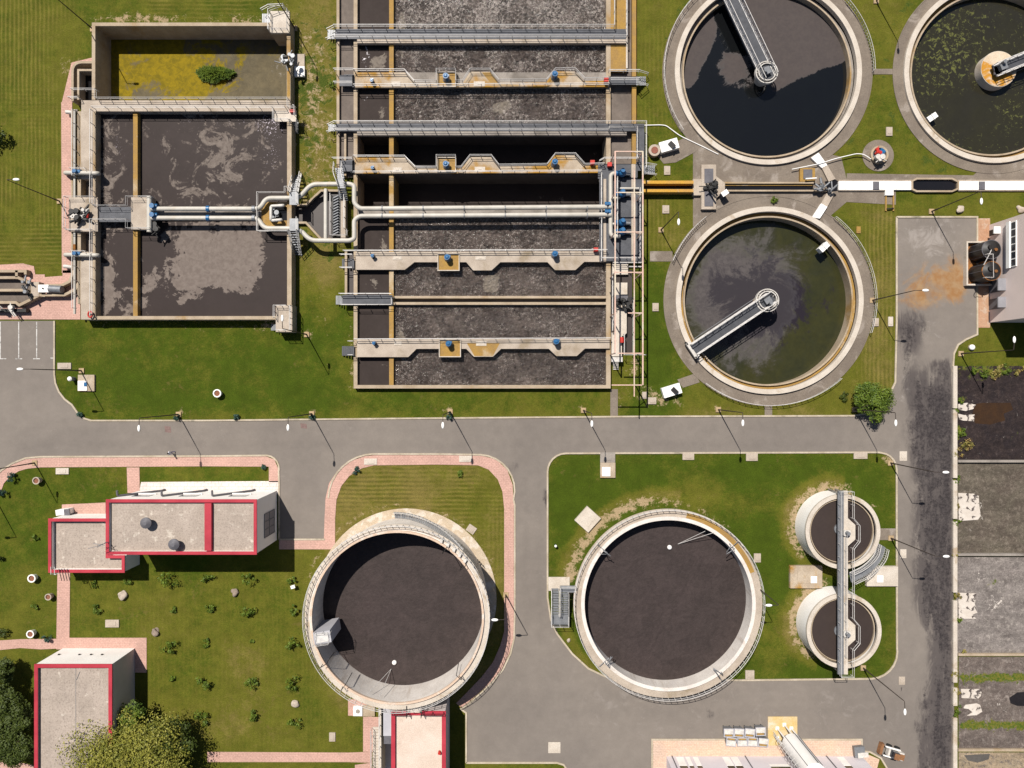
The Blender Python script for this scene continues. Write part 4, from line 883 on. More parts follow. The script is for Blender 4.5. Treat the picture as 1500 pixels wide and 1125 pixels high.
# sluice in the notch, stairs over the pipes, distribution chamber
Vv = TH('sluice_gate', 'white hooped sluice gate over the black notch of the brown basins', 'gate', P(405,312,1.9))
b = MB()
for (p0, p1) in (((398,302),(415,301)),((397,304),(397,322)),((399,323),(412,322))): b.tube(fillet([P(*p0,1.9), P(*p0,2.6), P(*p1,2.6), P(*p1,1.9)], .3), .22, 8)
b.build('frame', m['machine_white'], Vv)
b = MB(); gear(b, 402, 312, 1.7, 7, 4, 7, .09, 21); b.build('gear', m['steel'], Vv)
for (pts, lab) in (([(424,252),(436,256),(437,296),(424,300)],'upper grey steel stair stepping over the white pipes beside the brown basins'),([(424,320),(437,320),(437,342),(424,342)],'lower grey steel stair stepping down to the lawn beside the brown basins')):
    K = TH('crossover_stair', lab, 'stair', P(430,pts[0][1]+20,3), 'crossover stairs'); up = pts[0][1] < 300
    b = MB(); b.prismp([(424,282),(437,282),(437,300),(424,300)] if up else [(424,320),(437,320),(437,338),(424,338)], 3.1, 3.2); b.build('landing', m['steel'], K)
    b = MB()
    for i in range(10):
        y = 281-i*2.7 if up else 339+i*3.6; z = 2.9-i*.29; b.boxp(425+i*.8, y, 435+i*.8, y+2.0, z-.06, z)
    b.build('tread', m['steel'], K)
    b = MB(); y1 = 254 if up else 375
    for dx in (0, 12): b.rail([P(424.5+dx,282 if up else 338,3.15), P(432+dx*.8,y1,.2)], 1., .05, sp=1.2); b.tube([P(424.5+dx,282 if up else 338,3.0), P(432+dx*.8,y1,.0)], .1, 4)
    b.rail(PP([(437,282),(437,300)] if up else [(437,338),(437,320)], 3.15), 1., .05); b.build('railing', m['rail'], K)
T = TH('distribution_chamber', 'funnel-shaped sludge chamber between the brown basins and the aeration tank', 'chamber', P(465,312))
fun = [(430,300),(448,300),(470,279),(500,279),(500,350),(470,350),(448,326),(430,326)]
b = MB(); b.strip(PP(fun[:], .6), .3, -.2, .6, True); b.build('wall', m['conc_edge'], T)
sheet_pts = [P(a,c_,.12) for a,c_ in fun]; b = MB(); b.prism(sheet_pts, .02, .12); b.build('sludge', m['thick'], T)
b = MB(); b.tube(fillet([P(477,352,2.4), P(477,278,2.4), P(477,278,.3)], .5), .27, 12); b.build('pipe', m['pipe'], T)
Sc = TH('bar_screen', 'inclined grey bar screen with chain teeth beside the distribution chamber', 'screen', P(491,315))
b = MB(); b.boxp(486,285,499,346,.2,1.3); b.build('frame', m['dark'], Sc)
b = MB()
for i in range(14):
    y = 288+i*4.1; b.tube([P(488,y+2.5,1.55), P(496,y-1.5,1.55)], .13, 6)
b.build('teeth', m['steel'], Sc)
b = MB(); b.boxp(499.2,288,506,352,.4,1.6); b.build('walkway', m['conc'], Sc); rl(Sc, [[(486,286),(486,346),(510,346),(510,338)],[(506,288),(506,336)]], 1.4, .045)
Br = TH('access_stair', 'curved grey steel stair from the aeration walkway down over the white pipe', 'stair', P(497,262,2))
b = MB()
for i in range(16):
    y = 246+i*3.0; z = 1.6+1.8*math.sin(min(1,i/8)*1.57) - (0 if i < 9 else (i-9)*.30); b.boxp(491+i*.5, y, 502+i*.5, y+2.6, z-.06, z)
b.build('tread', m['steel'], Br)
b = MB()
for dx in (0, 11.5): b.rail(fillet([P(491+dx,240,1.5), P(490+dx,256,3.2), P(497+dx*.8,272,3.2), P(499+dx*.8,292,1.2)], .8, 3), 1., .05, sp=1.2)
b.build('railing', m['rail'], Br)

# -- inlet works at the left edge
T = TH('inlet_chamber', 'small concrete inlet channels with a white cabinet on the pink paving, left edge', 'chamber', P(30,430))
b = MB()
for pl in ([(-20,397),(37,397),(37,402)],[(-20,406.5),(26,406.5),(47,417),(47,432)],[(-20,425),(36,425),(47,434)],[(-20,443),(23,443),(28,447),(58,432),(66,433)],[(24,396),(24,406)],[(66,418),(90,418),(102,412),(106,400),(106,392)],[(66,432),(94,432),(110,424),(117,410),(117,392)]):
    b.strip([Vector(P(x,y,1.0)) for x,y in pl], .38, -.2, 1.0)
b.build('wall', m['conc_edge'], T)
b = MB(); b.prism([P(x,y,.15) for x,y in ((-20,397),(24,397),(47,417),(66,417),(66,433),(50,433),(26,447),(-20,444))], .07, .15); b.build('water', m['chan'], T)
b = MB(); b.boxp(46,413,57,434,-.1,1.05); b.build('slab', m['conc'], T)
Cb = TH('control_cabinet', 'white flat cabinet with a steel drum at the inlet channels on pink paving', 'cabinet', P(65,424,1))
b = MB(); b.boxp(56,417,71,428,.9,1.5); b.build('body', m['white'], Cb); q = P(63,422.5,1.5); b = MB(); b.cyl(q, .12, 1.5, 1.6, n=10); b.build('knob', m['dark'], Cb)
b = MB(); b.tube([P(73,423,1.2), P(91,424,1.2)], .55, 14); b.build('drum', m['steel'], Cb)
Pp = TH('inlet_screen', 'dark rake screen lying across the inlet channel at the left edge', 'screen', P(38,424,1)); b = MB(); gear(b, 38, 422, .9, 9, 6, 9, .1, 17); b.build('rake', m['steel'], Pp)
b = MB(); b.tube([P(33,418,1.3), P(47,440,1.3)], .16, 6); b.build('boom', m['dark'], Pp)
Pp = TH('sludge_skip', 'low grey steel tray of scrap on pink paving above the parking bays', 'tray', P(18,455)); b = MB(); b.boxp(-10,452,38,457,.05,.9); b.build('body', m['dark'], Pp); b = MB(); gear(b, 14, 453, .8, 8, 18, 3, .1, 9); b.build('scrap', m['machine_white'], Pp)
q = P(135,461,ZL); X_ = TH('lifebuoy', 'red lifebuoy on the south-west corner of the brown basins', 'lifebuoy', q); b = MB(); b.tube([q+Vector((.3*math.cos(a*.4),.42*math.sin(a*.4),.45)) for a in range(16)], .11, 8, True); b.build('ring', m['redp'], X_); b = MB(); b.tube([q+Vector((.3,0,0)), q+Vector((.3,0,.9))], .06, 6); b.build('post', m['dark'], X_)

# ================================================================ AERATION TANK (centre)
ZA, ZD = 1.0, 1.4
T = TH('aeration_tank', 'big rectangular tank of churning brown liquor divided by seven walkways', 'aeration tank', P(705,280))
b = MB()
b.boxp(518,-140,523.5,569,-5,ZA); b.boxp(888,-140,894.5,569,-5,ZA); b.boxp(523.52,564,887.98,569,-5,ZA)
b.boxp(493,-140,497,258,-.2,ZA); b.boxp(505,366,508.5,431,-.2,ZA); b.boxp(504,196,507,258,-.2,ZA-.02)
b.build('wall', m['conc_edge'], T)
b = MB(); b.boxp(926,-140,932,250,-.2,ZA); b.build('outer_wall', m['conc_ochre'], T)
b = MB(); b.boxp(570,-140,576.5,563.9,-5,ZA-.03); b.build('divider', m['conc_ochre'], T)
b = MB()
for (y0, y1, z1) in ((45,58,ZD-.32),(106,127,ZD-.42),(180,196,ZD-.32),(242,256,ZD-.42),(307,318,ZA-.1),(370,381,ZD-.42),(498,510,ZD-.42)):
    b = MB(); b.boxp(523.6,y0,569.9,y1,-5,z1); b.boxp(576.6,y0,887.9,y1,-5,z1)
    b.build('cross_wall', m['conc_grey'] if y0 not in (180,242) else MT('shaded_slime_wall', (.075,.065,.06), (.05,.043,.04), .5, .7) if y0 == 180 else bpy.data.materials['shaded_slime_wall'], T)  # sludge coat darkened further: deep-cell shade put into the wall colour
b = MB(); b.boxp(576.6,433.5,888,437,-5,ZA+.05); b.boxp(576.6,442.5,888,446.3,-5,ZA+.05); b.build('channel_wall', m['conc_edge'], T)
b = MB(); b.boxp(576.6,437.02,888,442.48,-5,-.6); b.build('channel_floor', m['conc_grey'], T)
b = MB(); b.boxp(894.52,-140,918,104,.2,ZA-.06); b.build('deck_slab', m['conc_ochre'], T)
b = MB(); b.boxp(917,-140,919.5,100,ZA-.059,ZA+.02); b.build('deck_edge', m['conc_pale'], T)
def aer_f(y0, y1):
    return {'scum': lambda X, Y: gauss(X,Y,584,Y,9,1,.75)*(y0 < 500)+gauss(X,Y,884,Y,7,1,.45)+gauss(X,Y,735,158,16,12,1.3)+gauss(X,Y,718,415,14,16,1.3)+gauss(X,Y,735,105,12,10,.5)+gauss(X,Y,590,35,9,14,.6)+gauss(X,Y,560,350,30,40,.0)-.05+gauss(X,Y,660,345,24,12,.45)+gauss(X,Y,805,355,30,10,.45)+gauss(X,Y,665,478,24,10,.4)+gauss(X,Y,815,470,30,10,.35)+gauss(X,Y,590,525,10,30,.7)+boxf(X,Y,576,195,890,300,.55,5),
            'foam_glint': lambda X, Y: .22-Y*.0007+boxf(X,Y,590,-50,890,45,.10,10)+gauss(X,Y,720,30,100,20,.06)-gauss(X,Y,655,475,40,12,.2)-gauss(X,Y,660,345,30,10,.2)-boxf(X,Y,576,195,890,300,.5,5)}  # froth plus painted sun sparkle, stronger on the top lanes
def calm_f(y0, y1):
    return {'scum': lambda X, Y: .05+gauss(X,Y,553,88,14,14,.7)+gauss(X,Y,560,160,12,20,.6)+gauss(X,Y,565,352,10,26,.8)+gauss(X,Y,548,415,22,14,.45)+gauss(X,Y,560,540,20,30,.30)+gauss(X,Y,550,485,25,16,.2),
            'foam_glint': lambda X, Y: gauss(X,Y,533,85,9,20,.62)+gauss(X,Y,531,142,9,16,.5)-.08}  # two painted glint patches at the left of the upper cells
for (y0, y1, zw) in ((-140,45,.35),(58,106,.35),(127,180,.35),(196,242,-3.6),(256,307,-3.6),(318,370,.35),(381,433.5,.4),(446.3,498,.4),(510,565,.4)):
    wrect('liquor', 576.2, y0-1, 889, y1+1, ZA, zw, m['aer'] if zw > 0 else m['calm'], T, aer_f(y0, y1) if zw > 0 else {'scum': lambda X, Y: boxf(X,Y,576,222,890,242,.35,4)+boxf(X,Y,600,285,890,305,.3,4)+.05, 'foam_glint': lambda X, Y: boxf(X,Y,600,222,650,242,.3,4)+boxf(X,Y,600,285,720,300,.22,4)-.1})  # in the deep cells these bands paint the sunlit strips of liquor
for (y0, y1, zw) in ((-140,45,.35),(58,106,.35),(127,180,.35),(196,242,-3.6),(256,307,-3.6),(318,370,.35),(381,439,.4),(446,498,.4),(510,565,.4)):
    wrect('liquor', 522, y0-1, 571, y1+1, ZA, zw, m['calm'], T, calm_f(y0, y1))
b = MB(); b.boxp(523.6,433.5,569.9,446,-5,ZD-.45); b.build('cross_wall', m['conc_grey'], T)
wrect('channel_liquor', 496, -140, 519, 258, ZA, .45, m['chan'], T); wrect('channel_liquor', 507, 366, 519, 431, ZA, .4, m['thick'], T); wrect('channel_liquor', 894, -140, 927, 260, ZA, .2, m['chan'], T)
G2 = 'walkway bridges over the aeration tank'
def steel_bridge(lab, x0, x1, yN, yS, turn=False):
    B = TH('walkway_bridge', lab, 'walkway', P((x0+x1)/2, yN, ZD), G2)
    b = MB(); b.boxp(x0, yN, x1, yS, ZD-.1, ZD)
    if turn: b.boxp(932, yS+.02, 944, 250, ZD-.1, ZD)
    b.build('deck', m['grate'], B)
    b = MB(); b.boxp(523, yS+.1, min(x1, 918), yS+6, ZD-.7, ZD-.05); b.build('beam', m['conc_grey'] if turn else m['conc'], B)
    if turn: rl(B, [[(x0,yN),(945,yN),(945,248)],[(x0,yS),(891,yS),(891,yS-3),(932,yS-3),(932,235)]], ZD, .05)
    else: rl(B, [[(x0,yN-1),(x1-18,yN-1),(x1-18,-20)] if yN < 100 else [(x0,yN),(x1,yN)],[(x0,yS),(x1,yS),(x1,-20)] if yN < 100 else [(x0,yS),(x1,yS)]], ZD, .05)
    b = MB()
    for i in range(5): b.boxp(x0-2.2*(i+1), yN+1, x0-2.2*i-.4, yS, ZD-.25*(i+1)-.06, ZD-.25*(i+1))
    b.build('steps', m['steel'], B)
    rl(B, [[(x0,yN),(x0-10,yN+5)]], ZD-.5, .045); rl(B, [[(x0,yS),(x0-11,yS+4)]], ZD-.6, .045)
    return B
steel_bridge('grey steel walkway nearest the top edge of the aeration tank', 491, 917, 42.5, 57)
steel_bridge('grey steel walkway turning a corner at its right end above the empty cells', 492, 944, 181, 192, True)
B = TH('walkway_bridge', 'short grey steel walkway over the left column of the aeration tank', 'walkway', P(535,440,ZD), G2)
b = MB(); b.boxp(502, 432, 575, 446, ZD-.1, ZD); b.build('deck', m['grate'], B); rl(B, [[(499,431),(575,431)],[(501,447),(575,447),(575,438)]], ZD, .05)
b = MB(); 
for i in range(5): b.boxp(500-2*i, 433, 501.6-2*i, 446, ZD-.3*i-.1, ZD-.3*i)
b.build('steps', m['steel'], B)
def conc_bridge(lab, N_, S_, railsN, railsS, mat, steps, box=None, ochre=None):
    B = TH('walkway_bridge', lab, 'walkway', P(700, N_[0][1], ZD), G2)
    b = MB(); b.prismp(N_+S_[::-1], ZD-.4, ZD); b.build('deck', mat, B)
    for p in (box or []):
        b = MB(); b.boxp(*p, ZD+.003, ZD+.06); b.build('motor_pad', m['conc_ochre'], B)
        b = MB(); x0, y0, x1, y1 = p; b.strip(PP([(x0,y0),(x1,y0),(x1,y1),(x0,y1)], ZD+.25), .12, ZD+.061, ZD+.25, True); b.build('pad_kerb', m['conc_pale'], B)
    for p in (ochre or []):
        b = MB(); b.prismp(p, ZD+.0031, ZD+.012); b.build('rust_stain', m['conc_ochre'], B)
    rl(B, railsN, ZD, .05); rl(B, railsS, ZD, .05, name='railing')
    b = MB()
    if steps == 'left':
        for i in range(6): b.boxp(516-3*i, N_[0][1]+3 if N_[0][1] < 300 else N_[0][1]+10, 518.6-3*i, N_[0][1]+22 if N_[0][1] < 300 else N_[0][1]+24, ZD-.2*i-.1, ZD-.2*i)
    b.build('steps', m['grate'], B)
    if N_[0][1] < 300:
        b = MB(); b.boxp(497, N_[0][1]+4, 519, N_[0][1]+20, ZD-.1, ZD); b.build('end_deck', m['grate'], B)
    return B
n2 = [(520,106),(594,106),(608,122),(640,122),(640,105),(668,105),(668,122),(678,122),(689,105),(718,105),(731,121),(800,120.5),(813,104.5),(842,104.5),(856,119),(891,118)]
conc_bridge('pale stained walkway with three northward bays, second from the top of the aeration tank', n2, [(520,128),(891,127)],
    [n2[:1]+n2[1:4]+n2[4:]], [[(491,124),(518,124)],[(520,128),(891,126.5)],[(491,105),(520,105)]], m['conc_stain'], 'left', [(641,105.5,667.5,126.5)], [[(706,106),(718,106),(730,122),(760,122),(760,126),(722,126)]])
n4 = [(520,231),(594,231),(610,247),(640,247),(640,230),(668,230),(668,247),(676,247),(689,230),(720,230),(731,244),(801,243),(813,227.5),(842,227.5),(856,243),(884,242)]
conc_bridge('pale stained walkway with three northward bays, just above the empty black cells and long pipes', n4, [(520,254),(884,253)],
    [n4], [[(489,234),(518,234)],[(520,254),(880,252.5)]], m['conc_stain'], 'left', [(641,230.5,667.5,251.5)])
s5 = [(521,395),(593,395),(607,384),(641,384),(641,396.5),(673,396.5),(673,384),(683,384),(693,396),(720,396),(733,384),(802,384),(813,395.5),(843,395.5),(856,383.5),(888,383.5)]
conc_bridge('pale clean walkway with three southward bays, just below the long pipes', [(521,369),(888,368)], s5,
    [[(505,368.5),(888,367.5)]], [[(500,374),(518,374)],[(500,393),(518,393)]], m['conc'], 'left', [(641.5,372,672.5,396)])
s7 = [(523,523),(598,523),(610,511),(643,511),(643,523),(675,523),(675,511),(683,511),(694,522.5),(722,522.5),(734,511),(804,511),(815,521.5),(845,521.5),(857,510.5),(893,510.5)]
conc_bridge('pale walkway with an ochre bay, nearest the bottom wall of the aeration tank', [(523,497),(893,496)], s7,
    [[(521,497),(893,495.5)]], [[(512,500),(519,500)],[(512,520),(519,520)]], m['conc'], 'left', [(643.5,498,674.5,522.5)], [[(684,503),(732,503),(722,521.5),(695,521.5)]])
for y in (374, 433): pass
# white hatch plates
b = None
for (x, y, lab, w_, h_) in ((580,123,'pale hatch plate on the second walkway, left end',13,7),(702,123,'pale hatch plate on the second walkway in its middle bay',16,7),(582,249,'pale hatch plate on the fourth walkway, left end',13,7),(703,248,'pale hatch plate on the fourth walkway in its middle bay',15,7),(582,378,'pale hatch plate on the clean walkway, left end',13,5),(704,378,'pale hatch plate on the clean walkway in its middle bay',15,5),(583,503,'pale hatch plate on the lowest walkway, left end',11,5),(705,503,'pale hatch plate on the ochre bay of the lowest walkway',15,7)):
    o = MB(); q = P(x,y,ZD); o.box(-w_*.05, -h_*.05, w_*.05, h_*.05, .014, .06); o.box(-w_*.015,-h_*.01,w_*.015,h_*.01,.0602,.10); o = o.build('hatch_plate', m['conc_pale'], None); o.location = q; tag(o, lab, 'hatch', 'pale hatch plates')
# blue mixers on the walkways
def mixer(x, y, lab, s=1.):
    q = P(x, y, ZD); M = TH('mixer_motor', lab, 'motor', q, 'blue mixer motors on the walkways')
    b = MB(); b.cyl(q, .52*s, ZD+.06, ZD+.35, .42*s, 16); b.build('gearbox', m['steel'] if s > .8 else m['dark'], M)
    b = MB(); b.cyl(q, .40*s, ZD+.351, ZD+1.3*s+.1, n=18); b.cyl(q, .3*s, ZD+1.3*s+.101, ZD+1.55*s, .14*s, 18); b.obox(q.x+.3*s, q.y+.2*s, .35*s, .3*s, ZD+.6, ZD+1.0); b.build('motor', m['blue'], M)
for a in ((654,117,'blue mixer motor on the ochre pad of the second walkway'),(812,114,'blue mixer motor at the right bay of the second walkway'),(654,244,'blue mixer motor on the ochre pad of the walkway above the empty cells'),(812,241,'blue mixer motor at the right bay of the walkway above the empty cells'),
          (656,379,'blue mixer motor on the ochre pad of the clean walkway'),(812,374,'blue mixer motor at the right bay of the clean walkway'),(658,504,'blue mixer motor on the ochre pad of the lowest walkway'),(814,501,'blue mixer motor at the right bay of the lowest walkway')): mixer(*a)
for a in ((547,376,'small blue valve drive at the left end of the clean walkway'),(549,503,'small blue valve drive at the left end of the lowest walkway'),(546,121,'small dark valve drive at the left end of the second walkway'),(547,248,'small dark valve drive at the left end of the fourth walkway')): mixer(a[0], a[1], a[2], .6)
for (x, y, lab) in ((887,120,'red fire box at the right end of the second walkway'),(867,240,'red fire box near the pump deck corner'),(892,243,'red fire box on the pump deck'),(872,367,'red fire box at the right end of the clean walkway')):
    o = MB(); o.box(-.28,-.25,.28,.25,0,.75); o.box(-.32,-.29,.32,.29,.751,.8); o = o.build('fire_box', m['redp'], None); o.location = P(x,y,ZD); tag(o, lab, 'box', 'red fire boxes')
# pump deck
D = TH('pump_deck', 'grey steel deck carrying four blue pumps at the right side of the aeration tank', 'deck', P(908,310,ZD))
b = MB(); b.boxp(876,240,934,262,ZD-.1,ZD+.05); b.boxp(878,262.02,942,383,ZD-.1,ZD+.05); b.build('deck', m['grate'], D)
b = MB()
for x in (878.5, 905, 932): 
    for y in (265, 320, 378): b.tube([P(x,y,-.1), P(x,y,ZD-.1)], .12, 6)
b.build('support', m['conc_grey'], D)
b = MB(); b.boxp(884,262,888,383,ZD+.052,ZD+.10); b.boxp(925,240,931,383,ZD+.052,ZD+.1); b.build('duct', m['conc'], D)
rl(D, [[(877,238),(884,234),(936,234)],[(880,384),(880,256)],[(880,379),(936,379),(936,278)],[(903,345),(903,262)]], ZD+.05, .05)
b = MB(); b.tube(fillet(PP([(908,254),(894.5,254),(894.5,346),(908,346)], 2.2), .9), .30, 12); b.build('manifold', m['pipe'], D)
for p_, z_, r_ in (([(905,276),(936,276)],1.9,.16),([(896,328),(908,328)],2.1,.18),([(896,290),(908,290)],2.1,.18)):
    b = MB(); b.tube(PP(p_, z_), r_, 8); b.build('branch_pipe', m['pipe'], D)
for i, (y, lab) in enumerate(((256,'topmost blue pump on the pump deck'),(286,'second blue pump from the top of the pump deck'),(328,'third blue pump from the top of the pump deck'),(341,'lowest blue pump on the pump deck'))):
    q = P(910,y,ZD+.05); M = TH('pump', lab, 'pump', q, 'blue pumps on the pump deck')
    b = MB(); b.sphere(q+Vector((0,0,.75)), .62, .55, .7, 16, 10); b.tube([q+Vector((-.9,0,.7)), q+Vector((.2,0,.7))], .38, 14); b.cyl(q+Vector((0,.15,0)), .4, q.z+.9, q.z+1.7, .3, 14); b.build('casing', m['blue'], M)
    b = MB(); b.tube([q+Vector((.3,-.05,.7)), q+Vector((1.2,-.1,.7))], .30, 12, r2=.22); b.build('motor', m['steel'], M)
    b = MB(); b.obox(q.x+.3, q.y, 1.8, .8, q.z, q.z+.2); b.build('base', m['dark'], M)
for y, lab in ((300,'upper small blue valve where the long pipe meets the manifold'),(311,'lower small blue valve where the long pipe meets the manifold')):
    q = P(889,y,2.5); X_ = TH('pipe_valve', lab, 'valve', q, 'manifold valves'); b = MB(); b.tube([q+Vector((-.3,0,0)), q+Vector((.5,0,0))], .42, 12); b.cyl(q, .2, 2.5, 3.2, n=10); b.build('body', m['blue'], X_); b = MB(); b.tube([q+Vector((0,-.35,.6)), q+Vector((0,.35,.6))], .06, 6); b.build('lever', m['dark'], X_)
# gantry rails over the machines
Gz = 6.0
Gt = TH('gantry_frame', 'tall open pinkish steel gantry frame along the right side of the aeration tank', 'gantry', P(915,400,0))
def beam(b, p, q, w=.16): b.tube([p, q], w, 4)
for x, y0, y1 in ((901,222,517),(929,250,581),(941.5,222,564)):
    b = MB(); beam(b, P(x,y0,Gz), P(x,y1,Gz), .13 if x != 929 else .10); b.build('rail', m['gantry'], Gt)
for y, x0 in ((222,901),(282,901),(340,901),(399,901),(458.5,920),(517.5,905),(564,896)):
    b = MB(); beam(b, P(x0,y,Gz-.2), P(942,y,Gz-.2), .10); b.build('cross_beam', m['gantry'], Gt)
    b = MB(); q = P(941.5,y,Gz-.2); beam(b, Vector((q.x,q.y,0)), q, .09); beam(b, Vector((q.x,q.y,Gz-1.6)), Vector((q.x-1.3,q.y,Gz-.3)), .06); b.build('post', m['gantry'], Gt)
    q = P(901,y,Gz-.2)
    if y < 530:
        b = MB(); beam(b, Vector((q.x,q.y,ZA)), q, .09); b.build('post', m['gantry'], Gt)
b = MB(); b.boxp(935,302,940,326,.4,1.0); b.build('counterweight', m['rust'], Gt)
# outlet platform with weir machinery
O = TH('outlet_platform', 'cluttered pale concrete outlet platform with hand pumps under the gantry', 'platform', P(909,470))
b = MB(); b.boxp(899,414,919,432,-.1,1.25); b.build('slab', m['conc_pale'], O); b = MB(); b.boxp(897,378,920,402,-.1,.9); b.build('slab', m['conc_pale'], O); b = MB(); b.prismp([(903,447),(918,447),(918,488),(913,492),(903,492),(897,470)], -.1, 1.25); b.boxp(896,487,911,522,-.1,1.35); b.build('slab', m['conc_pale'], O)
b = MB(); b.boxp(895,395,926,517,.02,.35); b.build('pit', m['thick'], O)
b = MB(); b.boxp(896,523,912,530,.5,1.2); 
for i in range(4): b.boxp(898, 531+3*i, 906, 532.3+3*i, .9-.25*i, .98-.25*i)
b.build('steps', m['machine_white'], O)
b = MB(); gear(b, 917, 446, 1.25, 10, 5, 8, .12, 31); gear(b, 903, 440, 1.25, 7, 5, 8, .07, 32); b.build('hand_pump', m['dark'], O)
b = MB(); b.boxp(900,432,920,440,1.1,1.3); b.build('cover', m['slate'], O)
b = MB(); b.tube([P(911,494,1.9), P(911,502,1.9)], .3, 10); b.build('cylinder', m['redp'], O)
rl(O, [[(896,402),(896,485)],[(913,490),(913,520),(932,520)],[(897,386),(938,386)],[(920,392),(938,392)]], 1.2, .045); rl(O, [[(926,440),(926,520),(945,520)]], .4, .05)
Ls = TH('deck_stair', 'short steel stair from the pump deck down to the grass, right side', 'stair', P(948,253))
b = MB()
for i in range(6): b.boxp(944+2.6*i, 242, 946.2+2.6*i, 255, ZD-.23*i-.06, ZD-.23*i)
b.build('tread', m['steel'], Ls); b = MB(); b.rail([P(944,241,ZD), P(960,244,.1)], 1., .045); b.rail([P(944,256,ZD), P(960,258,.1)], 1., .045); b.build('railing', m['rail'], Ls)
Ls = TH('walkway_stair', 'short steel stair at the right end of the second aeration walkway', 'stair', P(925,118))
b = MB(); b.boxp(892,112,932,124,ZD-.1,ZD+.02); b.build('landing', m['grate'], Ls)
b = MB()
for i in range(6): b.boxp(932+2.4*i, 112, 934+2.4*i, 125, ZD-.23*i-.06, ZD-.23*i)
b.build('tread', m['steel'], Ls); rl(Ls, [[(891,107),(935,107)],[(893,119),(935,119)]], ZD, .05); b = MB(); b.rail([P(935,107,ZD), P(948,111,.1)], 1., .045); b.rail([P(935,125,ZD), P(948,128,.1)], 1., .045); b.build('stair_railing', m['rail'], Ls)

# ================================================================ EFFLUENT CHANNELS (right)
T = TH('effluent_channel', 'ochre-edged open channel leaving the pump deck towards the gate platform', 'channel', P(980,274))
b = MB(); b.boxp(940,264.5,1016,269,-.2,1.3); b.boxp(940,277,1016,281.3,-.2,1.3); b.build('wall', MT('channel_ochre', (.50,.27,.03), (.40,.22,.06), .4, .8, (.5,.4,.28), .25, (.55,.65)), T); wrect('water', 940, 268, 1016, 278, .5, .2, m['deep'], T)
T = TH('effluent_channel', 'narrow dark channel between the two left clarifiers running to the gate crossing', 'channel', P(1130,274))
b = MB(); b.boxp(1060,266.5,1192,268.8,-.2,.55); b.boxp(1060,278,1216,280.3,-.2,.5); b.build('wall', m['conc_edge'], T)
b = MB(); b.boxp(1060,269,1190,272,-.1,.25); b.build('ledge', m['conc_ochre'], T); wrect('water', 1060, 270, 1192, 279, .3, .08, m['deep'], T)
T = TH('gate_platform', 'concrete gate platform with two slate plates across the effluent channel', 'platform', P(1040,273))
b = MB(); b.boxp(1027.5,241,1049,306.5,-.1,.65); b.prismp([(1049.1,258),(1062,268),(1062,280),(1049.1,290)], -.1,.6); b.boxp(1015,262,1027.4,286,-.1,.55); b.build('slab', m['conc'], T)
b = MB(); b.boxp(1032,247,1045,268,.652,.72); b.build('plate', m['slate'], T); b = MB(); b.boxp(1032,280,1045,302,.652,.72); b.build('plate', m['slate'], T)
b = MB(); gear(b, 1040, 272, .65, 16, 8, 7, .13, 41); b.tube(PP([(1024,273),(1050,273)], 1.5), .07, 6); b.build('gate_gear', m['dark'], T)
Cb = TH('valve_cabinet', 'small white-topped cabinet beside the gate platform casting a dark shadow', 'cabinet', P(1057,287)); q = P(1057,287); b = MB(); b.obox(q.x, q.y, .9, .6, .05, 1.5, .6); b.build('body', m['slate'], Cb); b = MB(); b.obox(q.x, q.y, 1.0, .7, 1.503, 1.6, .6); b.build('lid', m['white'], Cb)
T = TH('gate_crossing', 'pale junction of covered channels with a dark hand gate beside the upper clarifiers', 'channel', P(1215,273))
b = MB(); b.prismp([(1204,246),(1212,242),(1224,262),(1214,266)], -.1, .35); b.build('slab', m['conc'], T); b = MB(); b.prismp([(1203,298),(1212,303),(1223,283),(1213,280)], -.1, .35); b.build('slab', m['conc'], T)
b = MB(); b.prismp([(1188,231),(1199,223.5),(1212,242),(1204,246)], -.1, .42); b.build('cover', m['white'], T); b = MB(); b.prismp([(1190,318),(1201,320),(1212,303),(1203,298)], -.1, .42); b.build('cover', m['white'], T)
b = MB(); b.prism(PP([(1208,266),(1222,262),(1229,266),(1229,279),(1214,281)], .1), .06, .1); b.build('water', m['deep'], T)
b = MB(); gear(b, 1200, 272, .5, 10, 6, 5, .14, 51); gear(b, 1215, 280, .5, 6, 4, 4, .14, 52); b.build('gate', m['steel'], T)
T = TH('equipment_plinth', 'ochre plinth with a slate lid and white bar beside the narrow channel', 'plinth', P(1185,257)); b = MB(); b.boxp(1172,246,1194,266,-.1,.5); b.build('base', m['conc_ochre'], T); b = MB(); b.boxp(1177,248,1190,262,.503,.6); b.build('lid', m['slate'], T); b = MB(); b.tube(PP([(1180,262),(1196,261)], 1.0), .12, 6); b.tube([P(1181,262,.6), P(1181,262,1.0)], .06, 6); b.build('bar', m['white'], T)
for (x0, x1, sx, lab) in ((1228.5,1336,1284,'white covered channel between the gate crossing and the black oblong well'),(1404,1580,1439,'white covered channel running from the black oblong well to the right edge')):
    T = TH('covered_channel', lab, 'channel', P((x0+x1)/2,272), 'white covered channels')
    b = MB()
    xx = x0
    while xx < x1-1: e = min(xx+10.6, x1); b.boxp(xx, 265.5, e-.25, 278, -.1, .4); xx = e
    if x0 < 1300: b.boxp(1297,278.1,1309,286,-.1,.39)
    b.build('cover', m['white'], T); b = MB(); b.boxp(sx-5, 266, sx+4, 277.5, .402, .46); b.build('hatch', m['slate'], T)
    b = MB(); b.boxp(x0, 263.5, x1, 265.4, -.1, .3); b.boxp(x0, 278.1, x1 if x0 > 1300 else 1296.9, 279.6, -.1, .3); b.build('kerb', m['conc'], T)
T = TH('oblong_well', 'black oblong open well in the line of white covered channels', 'well', P(1370,271)); oc = [(1336.5,265),(1343,261.5),(1395,261.5),(1404,266),(1404,276),(1395,280),(1343,280),(1336.5,277)]
